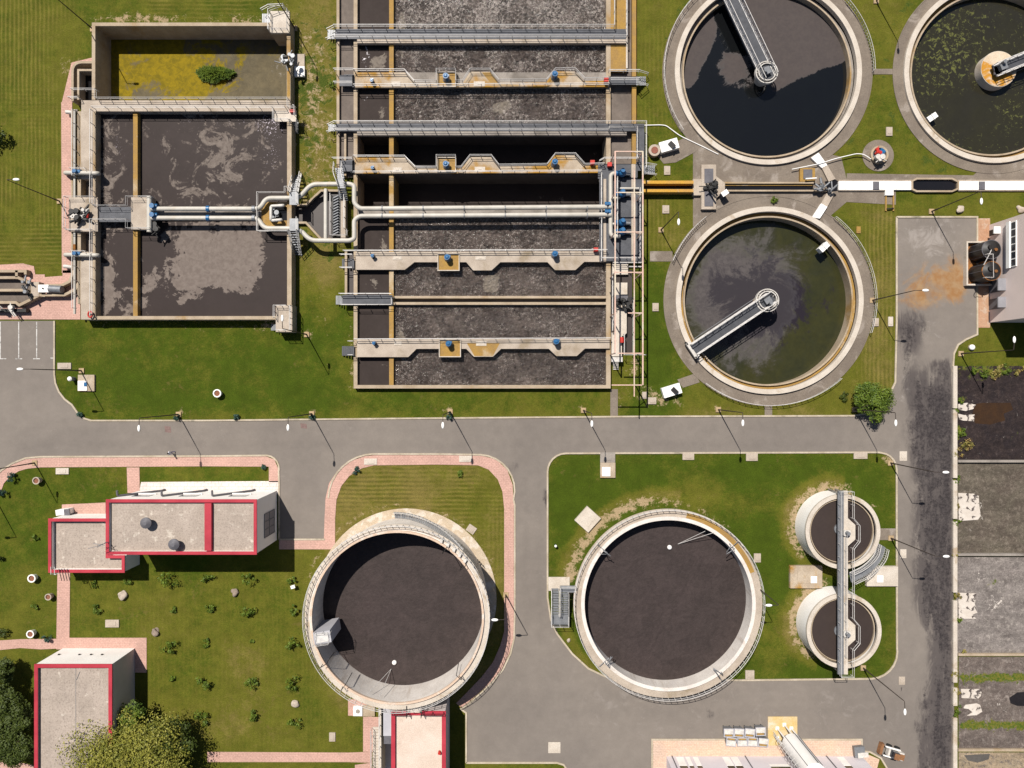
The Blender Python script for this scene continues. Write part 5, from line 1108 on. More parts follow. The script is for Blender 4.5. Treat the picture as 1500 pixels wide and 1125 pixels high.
b = MB(); b.strip(PP(oc, .45), .25, -.1, .45, True); b.build('wall', m['conc_edge'], T); b = MB(); b.prism(PP(oc, .06), .055, .08); b.build('water', m['deep'], T)
T = TH('channel_stub', 'ochre-edged open stub below the white covered channel', 'channel', P(1303,295)); b = MB(); b.boxp(1297,286.2,1299,309,-.1,.2); b.boxp(1308,286.2,1310,309,-.1,.2); b.build('edge', m['conc_ochre'], T); b = MB(); b.tube(PP([(1299,306),(1309,305)], .3), .1, 6); b.build('bar', m['dark'], T)
T = TH('pump_pit', 'round concrete pit with a blue pump and red handles between the top clarifiers', 'pit', P(1286,228)); q = P(1286,228)
b = MB(); b.cyl(q, 2.3, .02, .07, n=40); b.build('apron', m['conc_apron'], T); b = MB(); b.ring(q, 1.0, 1.3, .05, .5, 32); b.build('rim', m['conc_edge'], T)
b = MB(); b.cyl(q, 1.0, .06, .12, n=28); b.build('cover', m['slate'], T); b = MB(); b.obox(q.x, q.y+.1, 1.3, .8, .12, .9, .9); b.build('pump', m['blue'], T)
b = MB(); gear(b, 1286, 222, .5, 5, 7, 3, .08, 61); b.build('handle', m['redp'], T); b = MB(); gear(b, 1287, 233, .4, 5, 5, 4, .09, 62); b.build('pipework', m['machine_white'], T)
b = MB(); b.tube(fillet(PP([(944,183.5),(968,183),(976,184),(996,199),(1030,215),(1052,226)], .12), .6), .075, 6); tag(b.build('white_hose', m['white'], None), 'thin white hose crossing the grass from the aeration walkway to the black clarifier', 'hose')
b = MB(); b.tube(fillet(PP([(1160,248),(1200,240),(1225,232),(1255,225),(1265,226),(1276,233)], .55), .8), .07, 6); tag(b.build('white_hose', m['white'], None), 'thin white hose running to the round pump pit between the top clarifiers', 'hose')
for (x, y, lab, a, capx) in ((978,216,'white vent box with dark grille beside the black clarifier',.28,1),(982,572,'white vent box with dark grille on the lawn beside the murky clarifier',.30,0)):
    T = TH('vent_box', lab, 'vent', P(x,y), 'white vent boxes'); q = P(x,y); b = MB(); b.obox(q.x, q.y, 2.7, 1.5, .0, 1.0, a); b.build('box', m['white'], T)
    b = MB(); b.obox(q.x+.35, q.y-.02, .6, 1.0, 1.003, 1.35, a+.5); b.build('grille', m['black'], T)
q = P(957,223); T = TH('round_cover', 'round well head with a rust-red lid beside the white vent box', 'well', q); b = MB(); b.cyl(q, .85, 0, .9, n=28); b.build('shaft', m['conc'], T); b = MB(); b.cyl(q, .5, .903, .97, n=20); b.build('lid', MT('rust_lid', (.25,.09,.06)), T)
# ================================================================ BUILDINGS
def coping(b, pts, w, z0, z1): b.strip(pts, w, z0, z1, True)
def inset(pts, d):
    pts = [Vector((p[0],p[1])) for p in pts]
    a = sum(pts[i-1].x*pts[i].y-pts[i].x*pts[i-1].y for i in range(len(pts))); s_ = 1 if a > 0 else -1
    out = []
    for i in range(len(pts)):
        d1 = (pts[i]-pts[i-1]).normalized(); d2 = (pts[(i+1)%len(pts)]-pts[i]).normalized()
        n1, n2_ = Vector((-d1.y,d1.x))*s_, Vector((-d2.y,d2.x))*s_; t = (n1+n2_).normalized(); out.append(pts[i]+t*d/max(.3,t.dot(n1)))
    return out
def flat_block(T, pts_px, h, wall, name='wall', roof_drop=.45, cw=.42):
    pts = [P(a,b_,h) for a,b_ in pts_px]; w = inset(pts, .06)
    b = MB(); b.prism(w, -.2, h-roof_drop-.02); b.strip(inset(pts,.21), .26, h-roof_drop-.0199, h-.15, True); b.build(name, wall, T)
    r = inset(pts, .36); b = MB(); b.prism(r, h-roof_drop-.0195, h-roof_drop); rf = b.build('roof', m['roof'], T)
    b = MB(); b.strip(inset(pts, cw/2-.05), cw, h-.149, h, True); b.build('coping', m['red'], T)
    return pts
# two-storey office with the lower wing
T = TH('office_building', 'long white two-storey building with red roof edges and two grey roof vents', 'building', P(265,772), 'red-edged flat-roofed buildings')
hA = 8.2
flat_block(T, [(155.5,732),(375.5,732),(375.5,812),(155.5,812)], hA, m['white_wall'])
b = MB(); b.boxp(299.5,737.2,309.5,806.8,hA-.449,hA+.05); b.build('roof_divider', m['red'], T)
# east windows
xe = P(375.5,772,hA).x-.06; g0, g1 = wy(793,0), wy(720,0)
b = MB(); b.box(xe, wy(749,3), xe+.05, wy(783,3), 1.2, 5.2); wf = b.build('window', MT('pale_glass', (.26,.24,.25), (.22,.21,.22), .5, .3, spec=.5, var=.05), T)
b = MB()
for k in range(4): y = wy(749,3)+(wy(783,3)-wy(749,3))*k/3; b.box(xe+.051, y-.05, xe+.12, y+.05, 1.2, 5.2)
for k in range(3): b.box(xe+.0511, min(wy(749,3),wy(783,3)), xe+.1, max(wy(749,3),wy(783,3)), 1.2+2*k-.05, 1.2+2*k+.05)
b.build('frame', m['steel'], wf)
yn = P(0,732,hA).y-.06
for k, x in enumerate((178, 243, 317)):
    b = MB(); q = Vector((wx(x-6,5.6), yn+.16, 5.6)); b.tube(fillet([q+Vector((0,.75,.1)), q, q+Vector((3.7,0,-4.6)), q+Vector((3.75,0,-5.5))], .2), .15, 8); b.build('wall_tube', m['slate'], T)  # dark slanted tubes stand in for shadow bars across the north wall
for x in (212, 280, 352):
    b = MB(); b.box(wx(x,4)-1.2, yn, wx(x,4)+1.2, yn+.05, 3.6, 5.2); wf = b.build('window', m['glass'], T); b = MB(); b.box(wx(x,4)-1.3, yn, wx(x,4)+1.3, yn+.22, 3.42, 3.58); b.build('sill', m['white'], wf)
for (x, y, lab) in ((219.5,764,'grey cowl vent nearer the middle of the long red-edged roof'),(260,795,'grey cowl vent near the lower red edge of the long roof')):
    q = P(x,y,hA-.45); V = TH('roof_vent', lab, 'vent', q, 'roof vents'); b = MB(); b.cyl(q, .34, q.z, q.z+.9, n=16); b.build('duct', m['steel'], V)
    b = MB(); b.cyl(q, .75, q.z+.9, q.z+1.05, n=20); b.cyl(q, .75, q.z+1.051, q.z+1.35, .25, 20); b.build('cowl', m['slate'], V)
q = P(158,794,hA); X_ = TH('roof_aerial', 'thin aerial with crossed rods on the lower left corner of the long roof', 'aerial', q)
b = MB(); b.tube([q-Vector((0,0,.4)), q+Vector((0,0,2.4))], .05, 6); b.build('mast', m['steel'], X_); b = MB()
for k, (dx, dy, z) in enumerate(((1.3,.35,2.2),(1.0,-.2,1.6),(.8,.5,1.1))): b.tube([q+Vector((-dx,-dy,z)), q+Vector((dx*.5,dy*.5,z))], .035, 5)
b.build('rod', m['steel'], X_)
hW = 4.1
T = TH('office_wing', 'low white wing with red roof edges joined to the long two-storey building', 'building', P(128,800), 'red-edged flat-roofed buildings')
flat_block(T, [(71,760),(158.5,760),(158.5,814),(182,814),(182,838.5),(71,838.5)], hW, m['white_wall'], roof_drop=.75)
b = MB(); q = P(96,835,hW); 
for s_ in (-.25,.25): b.tube([q+Vector((s_-1.2,-.55,-3.9)), q+Vector((s_-1.2,-.35,.9)), q+Vector((s_-1.2,.7,.9))], .05, 5)
for k in range(9): b.tube([q+Vector((-1.45,-.5,-3.5+.5*k)), q+Vector((-.95,-.5,-3.5+.5*k))], .04, 5)
b.build('ladder', m['rail'], T)
b = MB()
for k in range(4): q = P(87+k*4,836,hW); b.tube([q+Vector((0,.3,.1)), q+Vector((.6,-1.3,.4))], .05, 5)
b.build('awning_bar', m['dark'], T)
q = P(99,748); X_ = TH('gas_cabinet', 'white box cabinet with dark side at the low wing on pink paving', 'cabinet', q); b = MB(); b.obox(q.x, q.y, 1.9, .8, .06, 1.2, .12); b.build('body', m['white'], X_); b = MB(); b.obox(q.x+.75, q.y+.02, .8, .9, 1.2, 1.35, .12); b.build('lid', m['slate'], X_)
# white hall at the lower left
T = TH('hall_building', 'white hall with a pale felt roof and red edges, half under an olive tree', 'building', P(130,1050), 'red-edged flat-roofed buildings')
hB = 5.9
flat_block(T, [(50.5,973.5),(163.5,973.5),(163.5,1215),(50.5,1215)], hB, m['grey_wall'], cw=.5)
pw = [P(50.5,973.5,hB), P(163.5,973.5,hB)]
b = MB(); b.box(pw[0].x+.06, pw[0].y-.06, pw[1].x-.06, pw[0].y-.02, 0, hB-.16); b.build('front', m['white_wall'], T)
for x in (87, 117, 134, 150):
    b = MB(); b.box(wx(x,2.4)-.12, pw[0].y-.0199, wx(x,2.4)+.12, pw[0].y+.12, 2.4, 2.6); b.build('vent_grille', m['dark'], T)
b = MB(); b.boxp(110.7,979,111.2,1120,hB-.4499,hB-.425); b.tube([P(112,996,hB-.43), P(117,984,hB-.43)], .04, 5); b.build('roof_seam', m['steel'], T)
# control house under the tall digester
T = TH('control_house', 'narrow red-edged building with a cream roof below the tallest round tank', 'building', P(612,1085), 'red-edged flat-roofed buildings')
hC = 7.0
pts = [(573.5,1042.5),(652.5,1042.5),(652.5,1215),(573.5,1215)]
pc = flat_block(T, pts, hC, m['grey_wall'], cw=.55)
b = MB(); b.prism(inset(pc,.5), hC-.4495, hC-.43); b.build('roof_tile', MT('cream_roof', (.60,.49,.41), (.53,.42,.34), .4, .85, (.47,.36,.29), .3, (.55,.7)), T)
b = MB(); b.box(pc[0].x-1.5, wy(1078,5), pc[0].x-.0, wy(1033,5), 4.6, 5.0); b.build('side_canopy', m['greyroof'], T)
b = MB(); b.box(pc[0].x-1.5, wy(1092,5), pc[0].x-.02, wy(1078.2,5), 4.3, 4.6); b.build('canopy_end', m['slate'], T)
b = MB(); b.boxp(597,1031,618,1044,hC,hC+.14); b.build('link_bridge', m['conc_pale'], T)
b = MB(); b.rail(PP([(597,1030),(597,1047)], hC+.14), 1., .045); b.rail(PP([(618,1030),(618,1047)], hC+.14), 1., .045); b.rail(PP([(576,1043),(597,1043)], hC), 1., .045); b.rail(PP([(618,1043),(650,1043)], hC), 1., .045); b.build('railing', m['dark'], T)
b = MB(); q = P(644,1101,hC-.43); b.cyl(q, .2, q.z, q.z+.5, n=12); b.build('roof_cap', m['redp'], T)
X_ = TH('outside_stair', 'cream concrete stair with railing climbing beside the narrow control house', 'stair', P(551,1085))
b = MB()
for k in range(16): b.boxp(546,1128-k*4.2,555,1131.6-k*4.2,.2+.22*k,.3+.22*k)
b.boxp(555.2,1028,559,1140,-.1,3.4); b.build('flight', m['conc_pale'], X_); b = MB(); b.rail([P(545,1130,.3), P(545,1066,3.7)], 1., .045); b.rail([P(557,1140,3.4), P(557,1030,3.4)], 1., .045); b.build('railing', m['rail'], X_)
b = MB(); b.boxp(558.9,1030,572.9,1140,-.1,.5); b.build('ramp', m['greyroof'], X_)
q = P(525,1040); X_ = TH('white_cover', 'square white tank cover on pink paving beside the tall digester', 'cover', q); b = MB(); b.obox(q.x, q.y, 1.3, 1.4, .06, .4); b.build('slab', m['white'], X_); b = MB(); b.cyl(q, .3, .4, .48, n=16); b.build('lid', m['conc_grey'], X_)
q = P(541,1040); b = MB(); b.obox(0,0,1.7,1.6,0,.25); b = b.build('pit_cover', m['conc_edge'], None); b.location = (q.x,q.y,.06); tag(b, 'brown pit cover between the white cover and the stair below the digester', 'cover')
# pink shed on the right with canopies and strip window
T = TH('sludge_shed', 'large pink-clad shed with a strip window and grey canopies at the right edge', 'building', P(1500,400))
x0, y0, y1 = wx(1449), wy(472.5), wy(329.5)
b = MB(); b.box(x0, y0, x0+16, y1, -.2, 8.6); b.build('wall', m['cladding'], T)
b = MB(); b.box(x0-.15, y0-.15, x0+16.15, y1+.15, 8.603, 8.9); b.build('roof', m['greyroof'], T)
b = MB(); b.box(x0-.14, wy(399), x0-.002, wy(336), 3.95, 5.5); wf = b.build('window', m['white'], T)
for k in range(6):
    ya = wy(336)-.15-k*1.03; b = MB(); b.box(x0-.17, ya-.86, x0-.1401, ya, 4.62, 5.42); b.build('pane', m['glass'], wf)
b = MB(); b.box(x0-.35, wy(399)-.1, x0-.1402, wy(336)+.1, 3.86, 4.5); b.build('sill', m['white'], wf)
for (ya, yb, h, n_) in ((337,347,2.3,0),(413,430,3.4,1),(439,454,3.4,1)):
    b = MB(); 
    if n_: b.prism([(x0-.1,wy(yb)),(x0-.002,wy(yb)),(x0-.002,wy(ya)),(x0-.1,wy(ya))], .0, h-.2); b.build('door', m['slate'], T); b = MB(); b.box(x0-1.1, wy(yb), x0-.0021, wy(ya), h-.199, h); b.build('canopy', m['canopy'], T)
    else: b.box(x0-.9, wy(yb), x0-.0021, wy(ya), h-.2, h); b.build('canopy', m['white'], T); b = MB(); b.box(x0-.05, wy(yb)+.1, x0-.0022, wy(ya)-.1, .05, h-.21); b.build('door', m['dark'], T)
B_ = TH('bund', 'cream-walled bund with a rusty floor around two black tanks', 'bund', P(1430,386))
b = MB(); b.strip([P(1448,356), P(1412,356), P(1412,418), P(1448,418)], .22, -.1, .75); b.build('wall', m['conc_pale'], B_); b = MB(); b.prism([P(1413,357), P(1448.5,357), P(1448.5,417), P(1413,417)], .02, .07); b.build('floor', m['rust'], B_)
for (y, lab) in ((371.5,'upper black cylindrical tank with a domed top in the rusty bund'),(402,'lower black cylindrical tank with a domed rusty top in the bund')):
    q = P(1430.5,y); V = TH('chemical_tank', lab, 'tank', q, 'black chemical tanks'); b = MB(); b.cyl(q, 1.36, .07, 3.1, n=36); b.cyl(q, 1.36, 3.1, 3.4, .5, 36); b.build('body', m['black'], V)
    b = MB(); b.cyl(q+Vector((-.35,.25,0)), .36, 3.3, 3.62, n=18); b.build('hatch', m['black'], V); b = MB(); b.cyl(q+Vector((.35,-.1,0)), .22, 3.3, 3.6, n=14); b.build('cap', m['rust'], V)
    b = MB(); b.ring(q, 1.30, 1.38, 3.05, 3.14, 40); b.build('rim', m['rust'] if y > 390 else m['slate'], V)
    b = MB()
    for a in range(0, 360, 45): b.tube([q+Vector((1.37*math.cos(math.radians(a)),1.37*math.sin(math.radians(a)),.1)), q+Vector((1.37*math.cos(math.radians(a)),1.37*math.sin(math.radians(a)),3.05))], .05, 4)
    b.build('stave', m['slate'], V)
X_ = TH('tank_gantry', 'thin pale pipe frame over the two black tanks', 'frame', P(1436,388)); b = MB(); b.rail([P(1443,373,3.6), P(1451,373,3.6), P(1452,407,3.6), P(1440,407,3.6)], .5, .05, sp=3, mids=()); b.tube([P(1441,388,3.5), P(1449,373,4.0), P(1455,360,3.2)], .05, 5); b.build('rail', m['rail'], X_); b = MB()
for x, y in ((1443,373),(1440,407)): b.tube([P(x,y,.07), P(x,y,3.6)], .05, 4)
b.build('post', m['steel'], X_)
# press hall at the bottom edge, silo, bins
T = TH('press_hall', 'lilac-grey hall with white door panels and bronze windows along the bottom edge', 'building', P(1110,1130))
y1 = wy(1107.5); x0, x1 = wx(976), wx(1262)
b = MB(); b.box(x0, y1-12, x1, y1, -.2, 6.5); b.build('wall', MT('lilac_cladding', (.60,.56,.58), (.55,.51,.53), .2, .7, var=.05), T)
b = MB(); b.box(x0-.1, y1-12.1, x1+.1, y1+.1, 6.503, 6.8); b.build('roof', m['greyroof'], T)
for (xa, xb) in ((989,1000),(1003,1009),(1014,1021),(1057,1067),(1069,1079),(1224,1234)):
    b = MB(); b.box(wx(xa), y1, wx(xb), y1+.05, .3, 2.5); b.build('door_panel', m['white'], T)
    b = MB(); b.box(wx(xa), y1, wx(xb), y1+.06, 2.65, 3.9); b.build('window', m['brown_glass'], T)
b = MB(); b.box(wx(1118), y1, wx(1146), y1+.05, 2.2, 2.8); b.build('door_panel', m['white'], T); b = MB(); b.box(wx(1118), y1, wx(1146), y1+.06, 2.85, 4.0); b.build('window', m['brown_glass'], T)
for x in (984, 1091, 1180, 1210): 
    b = MB(); b.tube([Vector((wx(x), y1+.08, .1)), Vector((wx(x), y1+.08, 6.4))], .08, 6); b.build('wall_tube', m['slate'], T)
X_ = TH('equipment_pad', 'ochre-stained concrete pad under the white silo legs', 'pad', P(1146,1068)); b = MB(); b.boxp(1125,1050,1168,1092,.0,.14); b.build('slab', MT('ochre_pad', (.52,.36,.12), (.55,.43,.27), .45, .85, (.60,.52,.42), .3, (.52,.66)), X_)
q0 = P(1148,1073); V = TH('lime_silo', 'white cylindrical silo on legs leaning out of the bottom edge', 'silo', q0)
b = MB(); b.cyl(q0, 1.35, 2.9, 10.5, n=48); b.cyl(q0, .45, 1.4, 2.898, 1.35, 48); b.cyl(q0, 1.35, 10.5, 11.1, .3, 48); b.build('body', m['white_wall'], V)
for a in (35, 90, 145, 215, 270, 325):
    d = Vector((math.cos(math.radians(a)), math.sin(math.radians(a)), 0)); b = MB(); b.tube([q0+d*1.25+Vector((0,0,.14)), q0+d*1.25+Vector((0,0,3.2))], .11, 6); b.obox(q0.x+d.x*1.25, q0.y+d.y*1.25, .5, .5, .14, .28); b.build('leg', m['white'], V)
b = MB(); b.tube([q0+Vector((.4,1.36,2.9)), q0+Vector((.4,1.36,10.4))], .06, 5); b.tube([q0+Vector((-1.0,.95,2.9)), q0+Vector((-1.0,.95,10.4))], .04, 5); b.tube([q0+Vector((1.0,.95,2.9)), q0+Vector((1.0,.95,10.4))], .05, 5); b.build('conduit', m['slate'], V)
b = MB()
for s_ in (-.25, .25): b.tube([q0+Vector((-1.6,s_,.14)), q0+Vector((-1.6,s_,10.8))], .045, 5)
for k in range(26): b.tube([q0+Vector((-1.6,-.25,.5+.4*k)), q0+Vector((-1.6,.25,.5+.4*k))], .03, 5)
for k in range(8): b.tube([q0+Vector((-1.6+0*.1,0,2.8+k))+Vector((-.45*math.sin(t*.52),.45*math.cos(t*.52),0)) for t in range(0, 7)], .03, 5)
b.build('ladder', m['rail'], V)
# galvanised bins, one mesh kind copied
def make_bin(lab, q):
    V = TH('waste_bin', lab, 'bin', q, 'galvanised waste bins')
    b = MB(); b.obox(q.x, q.y, 1.15, .95, .28, 1.25, 0, 1.18, 1.2); b.build('body', m['steel'], V)
    b = MB(); b.strip([Vector((q.x+u*.68, q.y+v*.57)) for u, v in ((-1,-1),(1,-1),(1,1),(-1,1))], .1, 1.251, 1.34, True); b.build('rim', m['greyroof'], V)
    b = MB(); b.obox(q.x, q.y+.17, 1.24, .72, 1.2515, 1.33); b.build('lid', m['machine_white'], V)
    b = MB(); b.obox(q.x, q.y-.38, 1.0, .22, 1.2513, 1.29); b.build('load', m['conc_ochre'], V)
    for u, v in ((-1,-1),(1,-1),(1,1),(-1,1)):
        w_ = q+Vector((u*.45, v*.35, .14)); b = MB(); b.tube([w_-Vector((.05,0,0)), w_+Vector((.05,0,0))], .14, 10); b.build('wheel', m['tyre'], V)
    return V
bins = [(1066.5,1069,'upper row, leftmost'),(1081.5,1069,'upper row, second from left'),(1097,1069,'upper row, third from left'),(1112.5,1067,'upper row, rightmost'),(1070,1082,'lower row, leftmost'),(1086,1082,'lower row, second from left'),(1101,1082,'lower row, third from left'),(1116.5,1083,'lower row, rightmost')]
bin0 = make_bin('galvanised bin by the silo pad, '+bins[0][2], P(bins[0][0]-3, bins[0][1]-2))
for k, (x, y, lb) in enumerate(bins[1:]): dup(bin0, P(x-3,y-2), R.uniform(-.12,.12)+(math.pi if k in (3,4,5) else 0), 'galvanised bin by the silo pad, '+lb)
# small loader and grey trolley
q = P(1303,1098); V = TH('skid_loader', 'small white and rust-coloured loader with a brown bucket on the asphalt', 'loader', q); ang = -.28
def LB(b, u, v, w_, d_, z0, z1, **k): ca, sa = math.cos(ang), math.sin(ang); b.obox(q.x+u*ca-v*sa, q.y+u*sa+v*ca, w_, d_, z0, z1, ang, **k)
b = MB(); LB(b, .2, 0, 1.9, 1.15, .35, 1.05); LB(b, .95, 0, .8, 1.1, 1.051, 1.5, tx=.8); b.build('body', m['machine_white'], V)
b = MB(); LB(b, .0, 0, .95, 1.0, 1.0505, 2.0, tx=.85, ty=.85); b.build('cab', m['glass'], V)
b = MB(); LB(b, 0., 0, .8, .85, 2.001, 2.1); LB(b, .9, -.05, .9, .8, 1.501, 1.58); b.build('roof', m['machine_orange'], V)
b = MB()
for v in (-.66, .66): LB(b, -.25, v, 2.2, .16, .9, 1.1)
b.build('lift_arm', m['white'], V)
b = MB(); LB(b, -1.55, 0, .55, 1.6, .08, .7, tx=.7); b.build('bucket', m['machine_orange'], V)
ca, sa = math.cos(ang), math.sin(ang)
for u in (-.45, .75):
    for v in (-.68, .68):
        w_ = Vector((q.x+u*ca-v*sa, q.y+u*sa+v*ca, .38)); d = Vector((-sa, ca, 0)); b = MB(); b.tube([w_-d*.14, w_+d*.14], .38, 16); b.build('wheel', m['tyre'], V)
q = P(1256,1098); V = TH('tipping_trolley', 'grey steel tipping trolley beside the lilac hall corner', 'trolley', q)
b = MB(); b.obox(q.x-.2, q.y+.2, 1.3, 1.3, .35, 1.1, .1, 1.15, 1.2); b.build('hopper', m['steel'], V); b = MB(); b.obox(q.x+.25, q.y-.2, 1.5, .7, 1.101, 1.2, .1); b.build('tray', m['machine_white'], V)
for s_ in (-.5, .5): b = MB(); b.tube([q+Vector((s_-.05,0,.22)), q+Vector((s_+.05,0,.22))], .22, 12); b.build('wheel', m['tyre'], V)

# ================================================================ STREET LAMPS
HL = 10.55
def make_lamp():
    L_ = TH('street_lamp', 'x', 'street lamp', (0,0,0), 'street lamps')
    b = MB(); b.tube([(0,0,.1),(0,0,1.4)], .11, 10); b.tube([(0,0,1.4),(0,0,HL-.2)], .085, 8, r2=.05); b.build('pole', m['pole'], L_)
    b = MB(); b.obox(0,0,.75,.75,-.1,.16); b.build('footing', MT('footing', (.42,.30,.17), None, 2), L_)
    b = MB(); b.tube(fillet([(0,0,HL-.25),(0,0,HL+.05),(.95,0,HL+.15)], .3), .045, 6); b.build('arm', m['pole'], L_)
    b = MB(); b.sphere((1.35,0,HL+.16), .46, .19, .13, 16, 8); hd = b.build('lamp_head', m['white'], L_)
    b = MB(); b.obox(1.38,0,.6,.24,HL-.0,HL+.05); b.build('lens', m['glass'], hd)
    return L_
lamps = [(88,295,0,'lamp on the striped lawn left of the brown basins'),(51.5,678,90,'lamp at the bend of the pink pavement, left edge'),(262,607,-90,'lamp on the road verge facing the walking person'),
 (457,606,-90,'lamp on the road verge between the settling basins and the road junction'),(659.5,603,-90,'lamp on the verge below the lowest aeration walkway'),(854.5,601,-90,'lamp on the verge left of the concrete path by the aeration tank corner'),
 (1052,600,-90,'lamp on the verge below the murky green clarifier'),(1252,600,-90,'lamp rising out of the round green bush beside the road'),(1304,678,0,'lamp at the upper right corner of the two-thickener lawn'),
 (1304.5,788,0,'lamp beside the upper thickener, leaning over the blackened road'),(1264,978,-90,'lamp at the lower right corner of the thickener lawn'),(1364,310,-90,'lamp on the grass strip above the rust-stained yard'),
 (1277.5,440,0,'lamp on the apron edge right of the murky green clarifier'),(1407,518,90,'lamp at the kerb corner above the black sludge bed'),(968,337,-90,'lamp on the grass between the gate platform and the murky clarifier'),
 (120,543,180,'lamp on the lawn corner beside the parking bays'),(136.5,43,0,'lamp at the upper left corner of the algae basin'),(432,42,-90,'lamp beside the railed platform above the algae basin corner'),
 (449.5,490,90,'lamp by the lower right corner of the brown basins'),(741,871,180,'lamp in the shadow of the tallest round tank'),(1099.5,852,180,'lamp hidden behind the right rim of the wide sludge tank'),
 (1283,2,-90,'lamp at the top edge between the two upper clarifiers'),(-8,728,180,'lamp beyond the left edge whose shadow falls on the lawn')]
proto = None
for x, y, a, lab in lamps:
    if proto is None: proto = make_lamp(); proto.location = P(x,y); proto.rotation_euler = (0,0,math.radians(a)); proto['label'] = 'white-headed '+lab
    else: dup(proto, P(x,y), math.radians(a), 'white-headed '+lab)
# ================================================================ SMALL THINGS ON THE LAWNS
def slab(x, y, w_, d_, lab, mat='conc', a=0, h=.16, cat='slab', name='concrete_slab', group='concrete slabs and manhole covers'):
    b = MB(); b.obox(0,0,w_*S,d_*S,-.05,h,0,.99,.99); b.obox(0,0,w_*S*.55,d_*S*.55,h+.002,h+.04); o = b.build(name, m[mat], None); o.location = P(x,y); o.rotation_euler = (0,0,a); return tag(o, lab, cat, group)
for a in ((95,536,20,9,'tan slab at the kerb beside the parking bay lamp','conc'),(92,690,19,9,'cream slab under the pink pavement at the left','conc_pale'),(165,913,20,11,'tan slab on the lawn above the T of pink paths','conc'),(487,1079,9,13,'small ochre slab on the lawn near the bottom','conc'),
          (1008,668,17,11,'tan slab under the kerb above the wide sludge tank','conc'),(1101,669,17,12,'tan slab under the kerb right of the wide sludge tank lamp','conc'),(1260,667,20,10,'tan slab under the kerb near the thickener lawn corner','conc'),(1109,817,10,13,'orange slab at the right rim of the wide sludge tank','conc'),
          (1098,988,13,13,'tan slab at the lower kerb near the wide sludge tank','conc'),(543,676,19,9,'cream cover set in the pink pavement left of its crest','conc_pale'),(682,672,19,9,'cream cover set in the pink pavement near its right bend','conc_pale'),(1302,193,9,13,'tan slab between the two upper clarifiers','conc'),
          (977,250,9,13,'tan slab beside the gate platform lawn','conc'),(975,307,10,12,'tan slab on the grass below the ochre channel','conc'),(960,450,9,12,'tan slab left of the murky green clarifier','conc'),(1282,472,9,12,'tan slab at the right apron of the murky green clarifier','conc'),(1304,471,7,14,'pale slab at the yard kerb, right of the murky clarifier','conc_pale'),
          (955,587,12,10,'tan slab beside the lower white vent box','conc'),(944,579,7,10,'small orange slab under the gantry corner','conc'),(1257,337,6,10,'rusty slab in the mown strip right of the gate crossing','conc_ochre'),(174,455,1,1,'x','conc')):
    if a[4] != 'x': slab(*a)
slab(690.5,775,13,11,'orange slab tilted on the lawn above the tallest digester','conc',-.6)
slab(860.5,760,28,27,'large cream slab set diagonally beside the wide sludge tank','conc_pale',math.radians(48),.45)
slab(1179,844,47,33,'big rust-stained slab left of the thickener footbridge','conc_stain',0,.5)
slab(1290,843,46,29,'big pale slab right of the thickener footbridge','conc_pale',0,.5)
for x, y, lab in ((1192,849,'white square hatch on the rust-stained slab'),(1289,848,'white square hatch on the big pale slab')):
    b = MB(); b.box(-.45,-.5,.45,.5,0,.08); b.box(-.1,-.05,.1,.05,.0801,.13); o = b.build('hatch_plate', m['white'], None); o.location = P(x,y,.543); tag(o, lab, 'hatch', 'white hatch plates')
for (x, y, w_, d_, lab, mt) in ((1323,668,11,14,'pale square cover on the asphalt at the thickener lawn corner','conc_pale'),(1323,811,9,13,'pale cover on the asphalt right of the upper thickener','conc_pale'),(1321,997,9,12,'rusty-edged cover on the asphalt at the lower road corner','conc'),(812,1095,18,16,'cream square patch cover on the wide asphalt near the bottom','conc_pale')):
    slab(x, y, w_, d_, lab, mt, 0, .05, 'cover', 'manhole_cover')
def combo(x, y, lab, w1, d1, wx_, dx_):
    T = TH('manhole_slab', lab, 'slab', P(x,y)); q = P(x,y); b = MB(); b.obox(q.x,q.y,w1*S,d1*S,-.05,.3); b.build('slab', m['conc_stain'], T); b = MB(); b.obox(q.x+wx_*S,q.y-dx_*S,w1*S*.55,d1*S*.6,.302,.4); b.build('hatch', m['white'], T); return T
combo(890,688.5,'square slab with a white hatch below the road kerb and lamp shadow',22,22,-2.5,2)
slab(890,670,22,15,'grey slab between the road kerb and the white-hatched slab','conc_grey')
combo(128,561,'square slab with a white blue-marked hatch under a lamp shadow',24,24,-5,4)
o = MB(); o.box(-.2,-.3,.2,.3,0,.03); o = o.build('cover_mark', m['blue'], None); o.location = P(125,563,.41); tag(o, 'small blue plate lying on the white hatch by the parking bay lawn', 'plate')
q = P(109,555); X_ = TH('service_post', 'short grey post with a white cap on the lawn near the parking bays', 'post', q); b = MB(); b.cyl(q, .3, 0, 1.1, n=14); b.build('post', m['steel'], X_); b = MB(); b.cyl(q, .34, 1.1, 1.25, .2, 14); b.build('cap', m['white'], X_)
q = P(813.5,798); X_ = TH('hydrant', 'small pale hydrant on the lawn left of the wide sludge tank', 'hydrant', q); b = MB(); b.cyl(q, .16, 0, .8, n=12); b.build('barrel', m['leaf_blue'], X_); b = MB(); b.sphere(q+Vector((0,0,.85)), .2); b.build('cap', m['white'], X_)
q = P(1422,509); X_ = TH('vent_dome', 'white round dome on the grass beside the black sludge bed', 'dome', q); b = MB(); b.cyl(q, .42, 0, .3, n=20); b.build('base', m['conc'], X_); b = MB(); b.sphere(q+Vector((0,0,.3)), .42, .42, .3); b.build('dome', m['white'], X_)
q = P(432,857); X_ = TH('floodlight', 'small white floodlight on the lawn left of the tallest digester', 'floodlight', q); b = MB(); b.cyl(q, .06, 0, .7, n=8); b.build('stem', m['dark'], X_); b = MB(); b.obox(q.x,q.y,.6,.45,.7,1.0,.3); b.build('head', m['white'], X_)
